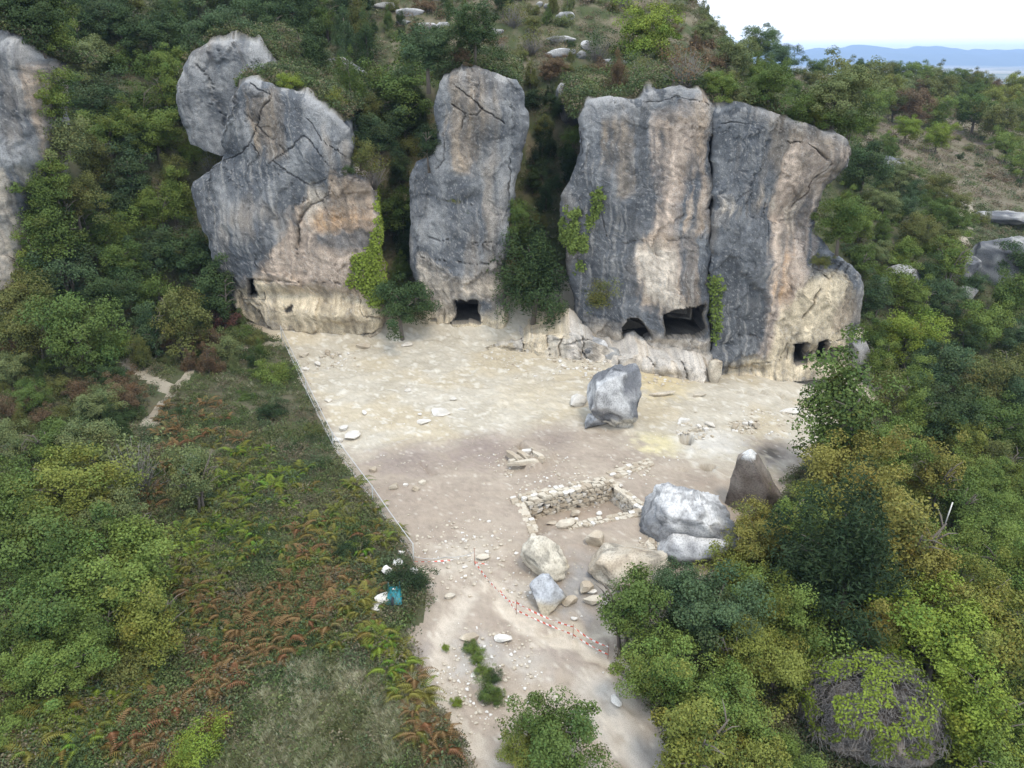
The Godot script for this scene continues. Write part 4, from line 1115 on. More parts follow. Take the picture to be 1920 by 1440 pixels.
func rubble() -> void:
	var kinds := []
	for i in 4:
		kinds.append(boulder(300 + i, Vector3(0.5, 0.33, 0.42), 7, [[Vector3(0, 1, 0), 0.7]], "chalk" if i == 0 else "cream", 0.1))
	var lists := [[], [], [], []]
	var r := RandomNumberGenerator.new()
	r.seed = 5
	var near: Array = [[Vector2(4.97, 55.79), 2.2, 150, 0.3], [Vector2(6.5, 53.25), 1.6, 60, 0.2], [Vector2(10.46, 53.94), 2.5, 90, 0.25], [Vector2(1.55, 54.1), 2.5, 60, 0.15], [Vector2(-1.2, 55.98), 2, 30, 0.15], [Vector2(-2.31, 32.46), 2.6, 120, 0.16], [Vector2(-2.24, 31.32), 2, 60, 0.14], [Vector2(0.98, 30.33), 1.6, 70, 0.12], [Vector2(-0.76, 25.66), 2.2, 140, 0.12], [Vector2(-1.88, 24.36), 1.8, 110, 0.12], [Vector2(-12.57, 54.96), 1.5, 40, 0.2], [Vector2(11.23, 44.59), 1.2, 60, 0.2], [Vector2(14.49, 45.64), 1, 50, 0.2], [Vector2(7, 32.97), 1, 50, 0.16], [Vector2(2.84, 37), 2.5, 60, 0.12], [Vector2(6.92, 39.83), 1.2, 40, 0.15], [Vector2(16.56, 46.83), 2.5, 80, 0.2], [Vector2(10.14, 32.95), 1.2, 60, 0.3], [Vector2(-14.29, 53.9), 0.8, 20, 0.15], [Vector2(7.91, 55.35), 1, 40, 0.25], [Vector2(0, 40.39), 1.5, 50, 0.1], [Vector2(1.78, 39.2), 2.5, 90, 0.12]]
	for q in near:
		for i in int(q[2] * 1.7):
			var an := r.randf() * TAU
			var rad: float = q[1] * sqrt(r.randf())
			var p: Vector2 = q[0] + Vector2(cos(an), sin(an)) * rad
			lists[r.randi() % 4].append(stone_at(p, q[3] * 0.75 * pow(r.randf(), 2.2) + 0.03, r))
	var box := site_box
	for i in 17000:
		var p := Vector2(r.randf_range(box.position.x, box.end.x), r.randf_range(box.position.y, box.end.y))
		if not in_poly(p, site) or n_a.get_noise_2d(p.x * 2.0, p.y * 2.0) + r.randf() * 0.5 < 0.12:
			continue
		lists[r.randi() % 4].append(stone_at(p, 0.012 + 0.07 * pow(r.randf(), 6.0), r))
	for k in 4:
		scatter("rubble", kinds[k], mats.stone, lists[k], PackedColorArray())


func stone_at(p: Vector2, s: float, r: RandomNumberGenerator) -> Transform3D:
	var b := Basis.from_euler(Vector3(r.randf_range(-0.3, 0.3), r.randf() * TAU, r.randf_range(-0.3, 0.3))).scaled(Vector3(s, s * r.randf_range(0.6, 1.1), s) * 2.0)
	return Transform3D(b, at(p, s * 0.2))


func scatter(called: String, m: Mesh, mat: Material, where: Array, tint: PackedColorArray) -> void:
	var mm := MultiMesh.new()
	mm.transform_format = MultiMesh.TRANSFORM_3D
	mm.use_colors = tint.size() > 0
	mm.mesh = m
	mm.instance_count = where.size()
	for i in where.size():
		mm.set_instance_transform(i, where[i])
		if tint.size():
			mm.set_instance_color(i, tint[i])
	var o := MultiMeshInstance3D.new()
	o.name = numbered(called)
	o.multimesh = mm
	o.material_override = mat
	kind(o, "stuff")
	add_child(o)


# ---------------------------------------------------------------- masonry
func wall(label: String, a: Vector2, b: Vector2, foot: float, rows: int, thick: int, blocks: Array, sd: int) -> void:
	var r := RandomNumberGenerator.new()
	r.seed = sd
	var mid := (a + b) * 0.5
	var base := at(mid)
	var lo := hill(mid.x, mid.y) - foot
	var o := top("dry_stone_wall", Vector3(base.x, lo, base.z))
	tag(o, label, "stone wall", "walls of the dug-out stone room")
	var along_v := (b - a).normalized()
	var side := Vector2(-along_v.y, along_v.x)
	var length := a.distance_to(b)
	for j in rows:
		for t in thick:
			if t > 0 and j < rows - 1:
				continue
			var s := r.randf_range(0.0, 0.25)
			while s < length:
				var l := r.randf_range(0.18, 0.46)
				var hgt := r.randf_range(0.13, 0.22)
				var p := a + along_v * (s + l * 0.5) + side * (t * 0.26 + r.randf_range(-0.05, 0.05))
				if r.randf() > 0.08:
					var m := part("stone", blocks[r.randi() % blocks.size()], mats.stone, o)
					m.position = Vector3(p.x - mid.x, 0.07 + j * 0.17 + r.randf_range(-0.03, 0.03) + (hill(p.x, p.y) - hill(mid.x, mid.y)), -(p.y - mid.y))
					m.rotation = Vector3(r.randf_range(-0.12, 0.12), atan2(along_v.y, along_v.x) + r.randf_range(-0.2, 0.2), r.randf_range(-0.12, 0.12))
					m.scale = Vector3(l, hgt, r.randf_range(0.24, 0.36)) * 1.15
				s += l * 0.96


func masonry() -> void:
	var blocks := []
	for i in 6:
		blocks.append(boulder(400 + i, Vector3(0.72, 0.72, 0.72), 9, [[Vector3(1, 0.1 * i, 0), 0.62], [Vector3(-1, 0, 0.1 * i), 0.64], [Vector3(0, 1, 0), 0.58], [Vector3(0, -1, 0), 0.58], [Vector3(0.1, 0, 1), 0.62], [Vector3(0, 0, -1), 0.62]], "chalk" if i == 1 else "cream", 0.1, 3))
	wall("long back wall of rough stones behind the sunken room floor", Vector2(0.53, 36.2), Vector2(5.41, 38.18), 0.95, 7, 3, blocks, 1)
	wall("low line of rough stones running on from the sunken room's back wall", Vector2(5.6, 38.86), Vector2(8.04, 40.43), 0.25, 2, 3, blocks, 2)
	wall("short side wall of squared stones nearer the rope fence", Vector2(0.06, 37.01), Vector2(1.03, 33.61), 0.95, 6, 2, blocks, 3)
	wall("side wall of flat stones running towards the big white boulder", Vector2(5.35, 38.46), Vector2(6.81, 35.71), 0.95, 6, 2, blocks, 4)
	wall("broken front row of stones closing the sunken room", Vector2(2.66, 34.04), Vector2(6.42, 35.27), 0.25, 2, 2, blocks, 5)
	# a grave-like block of earth with a slot, kerbed by stones
	var o := top("stone_kerb", at(Vector2(0.76, 40.51)))
	tag(o, "small raised stone kerb round a rectangular slot dug in the soil", "stone kerb")
	var r := RandomNumberGenerator.new()
	r.seed = 9
	for q in [[-0.62, 0.05, 1.25, -0.95], [0.0, -0.62, 1.5, 0.28], [0.1, 0.62, 0.6, 0.25], [0.72, 0.22, 0.9, -0.9], [-0.1, 0.2, 0.95, -0.95], [-0.75, -0.55, 0.45, 0.4], [0.95, -0.3, 0.4, 0.8]]:
		var m := part("stone", blocks[r.randi() % 6], mats.stone, o)
		m.position = Vector3(q[0], 0.10, -q[1])
		m.rotation.y = q[3]
		m.scale = Vector3(q[2] * 1.1, 0.36, 0.34)
	for q in [[Vector2(-5.54, 37.82), 4, "pair of cream slabs set end to end in the soil near the fence"], [Vector2(14.49, 45.64), 7, "small heap of pale stones uphill of the fin-shaped rock"], [Vector2(11.33, 45.1), 6, "ring of white stones above the round pit"], [Vector2(7.12, 32.9), 8, "little pile of brown stones below the big white boulder"], [Vector2(6.33, 35.64), 9, "heap of rounded stones between the pit and the big white boulder"], [Vector2(2.94, 34.35), 3, "two broad stones in the gap of the pit's front row"], [Vector2(5.07, 57.11), 14, "spill of broken white blocks under the bedrock ledges"], [Vector2(-13.88, 55.99), 6, "cluster of small stones under the pointed cliff"]]:
		var k := top("stone_heap", at(q[0]))
		tag(k, q[2], "stone heap", "stone heaps")
		for i in q[1]:
			var m := part("stone", blocks[r.randi() % 6], mats.stone, k)
			var s := r.randf_range(0.3, 0.62) if q[1] < 5 else r.randf_range(0.2, 0.5)
			m.position = Vector3(r.randf_range(-0.9, 0.9), s * 0.2, r.randf_range(-0.5, 0.5)) * (1.0 if q[1] < 10 else 1.5)
			m.rotation = Vector3(r.randf_range(-0.3, 0.3), r.randf() * TAU, r.randf_range(-0.3, 0.3))
			m.scale = Vector3(s, s * 0.6, s * 0.75)


# ---------------------------------------------------------------- fences and tape
func rope(pts: Array, sag: float, r: float) -> ArrayMesh:
	var st := begin()
	for i in pts.size() - 1:
		var line := []
		var rad := []
		for k in 9:
			var t := k / 8.0
			line.append((pts[i] as Vector3).lerp(pts[i + 1], t) - Vector3(0, sag * 4.0 * t * (1.0 - t), 0))
			rad.append(r)
		tube(st, line, rad, 5)
	return done(st)


func tape(pts: Array, sag: float, wide: float, sd: int) -> ArrayMesh:
	var rr := RandomNumberGenerator.new()
	rr.seed = sd
	var v := PackedVector3Array()
	var c := PackedColorArray()
	var idx := PackedInt32Array()
	var n := 0
	var white := lin(0.80, 0.78, 0.75)
	var red := lin(0.62, 0.10, 0.06)
	for i in pts.size() - 1:
		var a: Vector3 = pts[i]
		var b: Vector3 = pts[i + 1]
		var k := maxi(2, int(a.distance_to(b) / 0.14))
		var old := Vector3.ZERO
		var old_w := Vector3.ZERO
		for s in k + 1:
			var t := float(s) / k
			var p := a.lerp(b, t) - Vector3(0, sag * 4.0 * t * (1.0 - t), 0)
			var an := sin(t * 7.0 + i) * 1.2 + rr.randf_range(-0.3, 0.3)
			var w := Vector3(cos(an) * 0.5, sin(an), cos(an) * 0.5) * wide * 0.5
			if s > 0:
				var col := white if n % 2 else red
				var at0 := v.size()
				var off := Vector3(0.003, 0.003, 0.0)
				for q in [old + old_w, old - old_w, p + w, p - w, old + old_w + off, old - old_w + off, p + w + off, p - w + off]:
					v.append(q)
					c.append(col)
				idx.append_array([at0, at0 + 2, at0 + 1, at0 + 1, at0 + 2, at0 + 3, at0 + 4, at0 + 5, at0 + 6, at0 + 5, at0 + 7, at0 + 6])
				n += 1
			old = p
			old_w = w
	return array_mesh(v, c, idx, false)


func fences() -> void:
	var wood := plain("weathered post", lin(0.42, 0.42, 0.39), 0.9)
	var cord := plain("white rope", lin(0.46, 0.46, 0.45), 0.85)
	var wire := plain("green netting", lin(0.16, 0.19, 0.15), 0.8)
	var iron := plain("rusty rod", lin(0.22, 0.07, 0.04), 0.8)
	var foot := [Vector2(-17.67, 57.95), Vector2(-13.66, 48.86), Vector2(-10.5, 41.91), Vector2(-7.22, 36.01), Vector2(-4.58, 31.22)]
	var o := top("rope_fence", at(foot[0]))
	tag(o, "long white rope fence on short posts between the scrub and the clearing", "fence")
	var ups := []
	var lows := []
	for i in 5:
		var b := at(foot[i]) - o.position
		part("post", bar(b - Vector3(0, 0.3, 0), b + Vector3(0.02, 1.25, 0), 0.03), wood, o)
		ups.append(b + Vector3(0.02, 1.22, 0))
		lows.append(b + Vector3(0.02, 0.36, 0))
	part("rope", rope(ups, 0.05, 0.022), cord, o)
	part("rope", rope(lows, 0.02, 0.020), cord, o)
	for k in 4:
		var mids := []
		for i in 5:
			mids.append((ups[i] as Vector3).lerp(lows[i], (k + 1) / 5.0))
		part("netting_strand", rope(mids, 0.04, 0.006), wire, o)
	var rods := [Vector2(-1.75, 31.33), Vector2(0.19, 28.5), Vector2(2.58, 27.21), Vector2(3.99, 26.41)]
	var t := top("barrier_tape", at(rods[0]))
	tag(t, "red and white striped barrier tape strung along the dirt track", "barrier tape")
	var high := []
	var low := []
	for i in 4:
		var b := at(rods[i]) - t.position
		part("rod", bar(b - Vector3(0, 0.2, 0), b + Vector3(0, 0.75 if i else 0.95, 0), 0.012), iron, t)
		high.append(b + Vector3(0, 0.62, 0))
		low.append(b + Vector3(0, 0.22, 0))
	high[0] = (at(rods[0]) - t.position) + Vector3(0, 0.2, 0)
	var mat := plain("barrier tape", Color.WHITE, 0.5)
	mat.vertex_color_use_as_albedo = true
	part("striped_tape", tape([high[0], at(Vector2(-0.4, 29.27), 0.25) - t.position, high[1], high[2], high[3]], 0.12, 0.10, 3), mat, t)
	part("striped_tape", tape([at(Vector2(-0.53, 29.52), 0.3) - t.position, low[1], low[2], low[3]], 0.05, 0.09, 4), mat, t)
	part("striped_tape", tape([high[0], at(Vector2(-1.12, 31.26), 0.1) - t.position], 0.02, 0.05, 5), mat, t)
	var rope_b := top("slack_rope", at(Vector2(-4.55, 31.44)))
	tag(rope_b, "slack white rope drooping from the fence end to the first iron rod", "rope")
	part("strand", rope([Vector3(0, 0.35, 0), at(Vector2(-3.16, 31.87), 0.05) - rope_b.position, at(rods[0], 0.72) - rope_b.position], 0.12, 0.014), cord, rope_b)
	part("striped_tape", tape([Vector3(0, 0.15, 0.1), at(Vector2(-2.76, 31.61), 0.08) - rope_b.position], 0.05, 0.07, 8), mat, rope_b)
	var stake := part("marker_stake", bar(Vector3.ZERO, Vector3(0.18, 1.9, 0), 0.035), plain("white paint", lin(0.78, 0.78, 0.74), 0.6))
	stake.position = at(Vector2(25.07, 39.74), 0.3)
	tag(stake, "thin white stake sticking out of the thicket on the lower slope", "stake")


# ---------------------------------------------------------------- wheelbarrow, sacks
func barrow() -> void:
	var teal := plain("teal enamel", lin(0.012, 0.165, 0.19), 0.45)
	var tube_m := plain("dark teal tube", lin(0.02, 0.10, 0.12), 0.5)
	var grip := plain("yellow grip", lin(0.62, 0.48, 0.05), 0.6)
	var rubber := plain("black rubber", lin(0.02, 0.02, 0.022), 0.9)
	var steel := plain("grey rim", lin(0.35, 0.36, 0.36), 0.5, 0.6)
	var o := top("wheelbarrow", at(Vector2(-5.15, 28.77), 0.02), 0.06)
	tag(o, "teal wheelbarrow tipped upside down beside the dark round bush, yellow grips uphill", "wheelbarrow")
	# tipped over: the open pan lies rim down, its wheel end towards the track
	var st := begin()
	var rim := [Vector3(-0.34, 0.10, -0.40), Vector3(0.34, 0.10, -0.40), Vector3(0.36, 0.04, 0.56), Vector3(-0.36, 0.04, 0.56)]
	var pan := [Vector3(-0.25, 0.40, -0.24), Vector3(0.25, 0.40, -0.24), Vector3(0.22, 0.36, 0.26), Vector3(-0.22, 0.36, 0.26)]
	for k in 4:
		var k2 := (k + 1) % 4
		for q in [rim[k], pan[k], rim[k2], rim[k2], pan[k], pan[k2]]:
			st.add_vertex(q)
		var off := Vector3(0, -0.012, 0)
		for q in [rim[k] * 1.02, rim[k2] * 1.02, pan[k] + off, rim[k2] * 1.02, pan[k2] + off, pan[k] + off]:
			st.add_vertex(q)
	for q in [pan[0], pan[2], pan[1], pan[0], pan[3], pan[2]]:
		st.add_vertex(q)
	for q in [pan[0], pan[1], pan[2], pan[0], pan[2], pan[3]]:
		st.add_vertex(q - Vector3(0, 0.012, 0))
	st.set_smooth_group(-1)
	var tray := part("tray", done(st), teal, o)
	var st2 := begin()
	tube(st2, [rim[0], rim[1], rim[2], rim[3], rim[0]], [0.016, 0.016, 0.016, 0.016, 0.016])
	part("rolled_rim", done(st2), teal, tray)
	var label := BoxMesh.new()
	label.size = Vector3(0.13, 0.006, 0.08)
	var lm := part("sticker", label, plain("white sticker", lin(0.8, 0.8, 0.8), 0.6), tray)
	lm.position = Vector3(0, 0.40, -0.08)
	lm.rotation.x = 0.08
	for s in [-1.0, 1.0]:
		var st3 := begin()
		tube(st3, [Vector3(s * 0.06, 0.36, 0.72), Vector3(s * 0.14, 0.41, 0.3), Vector3(s * 0.26, 0.42, -0.2), Vector3(s * 0.29, 0.22, -0.62), Vector3(s * 0.3, 0.14, -0.8)], [0.018, 0.018, 0.018, 0.018, 0.018])
		part("handle_tube", done(st3), tube_m, o)
		part("grip", bar(Vector3(s * 0.3, 0.145, -0.78), Vector3(s * 0.305, 0.11, -0.95), 0.03), grip, o)
		var st4 := begin()
		tube(st4, [Vector3(s * 0.24, 0.42, -0.05), Vector3(s * 0.25, 0.66, -0.22), Vector3(s * 0.26, 0.36, -0.32)], [0.014, 0.016, 0.014])
		part("leg", done(st4), tube_m, o)
	var cross := part("brace", bar(Vector3(-0.29, 0.24, -0.58), Vector3(0.29, 0.24, -0.58), 0.014), tube_m, o)
	cross.name = "brace"
	var wheel := TorusMesh.new()
	wheel.inner_radius = 0.12
	wheel.outer_radius = 0.2
	wheel.rings = 24
	wheel.ring_segments = 10
	var hub := CylinderMesh.new()
	hub.top_radius = 0.125
	hub.bottom_radius = 0.125
	hub.height = 0.05
	var w := part("wheel", hub, steel, o)
	w.position = Vector3(0, 0.36, 0.74)
	w.rotation.z = PI / 2
	part("tyre", wheel, rubber, w)
	# pale plaster sacks half hidden by the bush
	var sack_m := plain("white sack", lin(0.74, 0.71, 0.67), 0.8)
	for q in [[Vector2(-5.22, 31.59), Vector3(0.20, 0.13, 0.17), 0.3, 501, "white plastic sack behind the dark round bush, nearest the fence end"], [Vector2(-5.65, 30.37), Vector3(0.26, 0.24, 0.26), 1.1, 502, "round pale sack at the scrub side of the dark round bush"], [Vector2(-4.44, 30.39), Vector3(0.2, 0.2, 0.2), 0.7, 503, "white sack showing through the dark round bush on its clearing side"], [Vector2(-5.27, 30.99), Vector3(0.30, 0.10, 0.30), 0.0, 504, "crumpled white sheet showing at the top of the dark round bush"]]:
		var m := part("sack", boulder(q[3], q[1], 14, [], "chalk", 0.05), sack_m)
		m.position = at(q[0], q[1].y * 0.75)
		m.rotation.y = q[2]
		tag(m, q[4], "sack", "pale sacks round the dark bush")


# ---------------------------------------------------------------- plants
func leaf(v: PackedVector3Array, c: PackedColorArray, idx: PackedInt32Array, p: Vector3, out: Vector3, s: float, wide: float, col: Color, r: RandomNumberGenerator) -> void:
	var t := Vector3(r.randf_range(-1, 1), r.randf_range(-0.6, 0.6), r.randf_range(-1, 1))
	t = (t - out * t.dot(out)).normalized()
	var w := out.cross(t) * wide * s
	var k := v.size()
	v.append(p - t * s)
	v.append(p + w + out * s * 0.15)
	v.append(p + t * s)
	v.append(p - w + out * s * 0.15)
	for i in 4:
		c.append(col)
	idx.append_array([k, k + 1, k + 2, k, k + 2, k + 3])


func rand_dir(r: RandomNumberGenerator) -> Vector3:
	var z := r.randf_range(-1, 1)
	var a := r.randf() * TAU
	var q := sqrt(1 - z * z)
	return Vector3(q * cos(a), z, q * sin(a))


# A crown one unit high: leaf clumps spread over an uneven volume. how: puffs, leaves, leaf size, width, height of centre, half height, tip (cone), twigs
func crown(sd: int, h: Dictionary) -> ArrayMesh:
	var r := RandomNumberGenerator.new()
	r.seed = sd
	var v := PackedVector3Array()
	var c := PackedColorArray()
	var idx := PackedInt32Array()
	var puffs: int = h.puffs
	var per: int = h.leaves / puffs
	var lean := Vector3(r.randf_range(-0.06, 0.06), 0, r.randf_range(-0.06, 0.06))
	for i in puffs:
		var dir := rand_dir(r)
		dir.y = dir.y * 0.9 + 0.12
		var q := pow(r.randf(), 0.45)
		var lump := 1.0 + 0.95 * n_a.get_noise_3d(dir.x * 10.0 + sd * 3.0, dir.y * 10.0, dir.z * 10.0)
		var y: float = h.mid + dir.y * q * h.half * lump
		var rad: float = h.wide * q * lump
		if h.cone > 0.0:
			var t: float = clampf((y - (h.mid - h.half)) / (2.0 * h.half), 0.0, 1.0)
			rad = h.wide * lump * pow(1.0 - t, 0.75) * lerpf(1.0, q, 0.5) * h.cone + rad * (1.0 - h.cone)
		var flat := Vector3(dir.x, 0, dir.z).normalized()
		var at0 := flat * rad * minf(1.0, Vector2(dir.x, dir.z).length() + 0.15) + Vector3(0, y, 0) + lean * y
		var pr: float = h.puff * r.randf_range(0.65, 1.35)
		var tone := r.randf_range(0.62, 1.38)
		var warm := r.randf_range(-0.12, 0.16)
		for k in per:
			var o := rand_dir(r)
			var pos := o * pr * pow(r.randf(), 0.4)
			pos.y *= h.flat
			pos.y -= pr * 0.25 * Vector2(pos.x, pos.z).length() / pr
			var outw: Vector3 = (o * 0.5 + Vector3.UP * h.up + flat * 0.35 + rand_dir(r) * 0.75).normalized()
			var j := tone * r.randf_range(0.75, 1.25)
			var ww := warm + r.randf_range(-0.08, 0.08) + (0.35 if r.randf() < h.turned else 0.0)
			leaf(v, c, idx, at0 + pos, outw, h.size * r.randf_range(0.6, 1.25), h.leafw, Color(j * (1.0 + ww * 1.6), j * (1.0 + ww * 0.35), j * (1.0 - ww * 0.4), 1.0), r)
	return array_mesh(v, c, idx, false)


func trunk(sd: int, high: float, thick: float, limbs: int, spread: float, stems := 1) -> ArrayMesh:
	var r := RandomNumberGenerator.new()
	r.seed = sd
	var st := begin()
	for s in stems:
		var off := Vector3(r.randf_range(-1, 1), 0, r.randf_range(-1, 1)) * (0.07 if stems > 1 else 0.0)
		var top_p := Vector3(off.x * 3.0 + r.randf_range(-0.05, 0.05), high, off.z * 3.0 + r.randf_range(-0.05, 0.05))
		var bend := Vector3(r.randf_range(-0.04, 0.04), 0, r.randf_range(-0.04, 0.04))
		tube(st, [off + Vector3(0, -0.06, 0), off + bend + Vector3(0, high * 0.35, 0), off * 2.0 + bend * 0.4 + Vector3(0, high * 0.7, 0), top_p], [thick * 1.3, thick, thick * 0.7, thick * 0.3], 6)
		for i in limbs:
			var t := r.randf_range(0.3, 0.95)
			var a := r.randf() * TAU
			var b := off.lerp(top_p, t)
			var l := spread * r.randf_range(0.5, 1.0)
			var e := b + Vector3(cos(a) * l, l * r.randf_range(0.3, 0.9), sin(a) * l)
			tube(st, [b, b.lerp(e, 0.5) + Vector3(0, 0.02, 0), e], [thick * 0.5, thick * 0.35, thick * 0.12], 4)
	return done(st)


func twigs(sd: int, count: int, wide: float, high: float, thick: float) -> ArrayMesh:
	var r := RandomNumberGenerator.new()
	r.seed = sd
	var st := begin()
	for i in count:
		var a := r.randf() * TAU
		var l := r.randf_range(0.3, 1.0)
		var b := Vector3(cos(a), 0, sin(a)) * wide * 0.15 * r.randf()
		var e := Vector3(cos(a) * wide * l, high * r.randf_range(0.4, 1.0) * (1.1 - 0.5 * l), sin(a) * wide * l)
		var m := b.lerp(e, 0.5) + Vector3(r.randf_range(-0.05, 0.05), 0.06, r.randf_range(-0.05, 0.05))
		tube(st, [b, m, e], [thick, thick * 0.7, thick * 0.3], 3)
		for k in 2:
			var p := m.lerp(e, r.randf())
			tube(st, [p, p + rand_dir(r) * 0.12], [thick * 0.4, thick * 0.2], 3)
	return done(st)


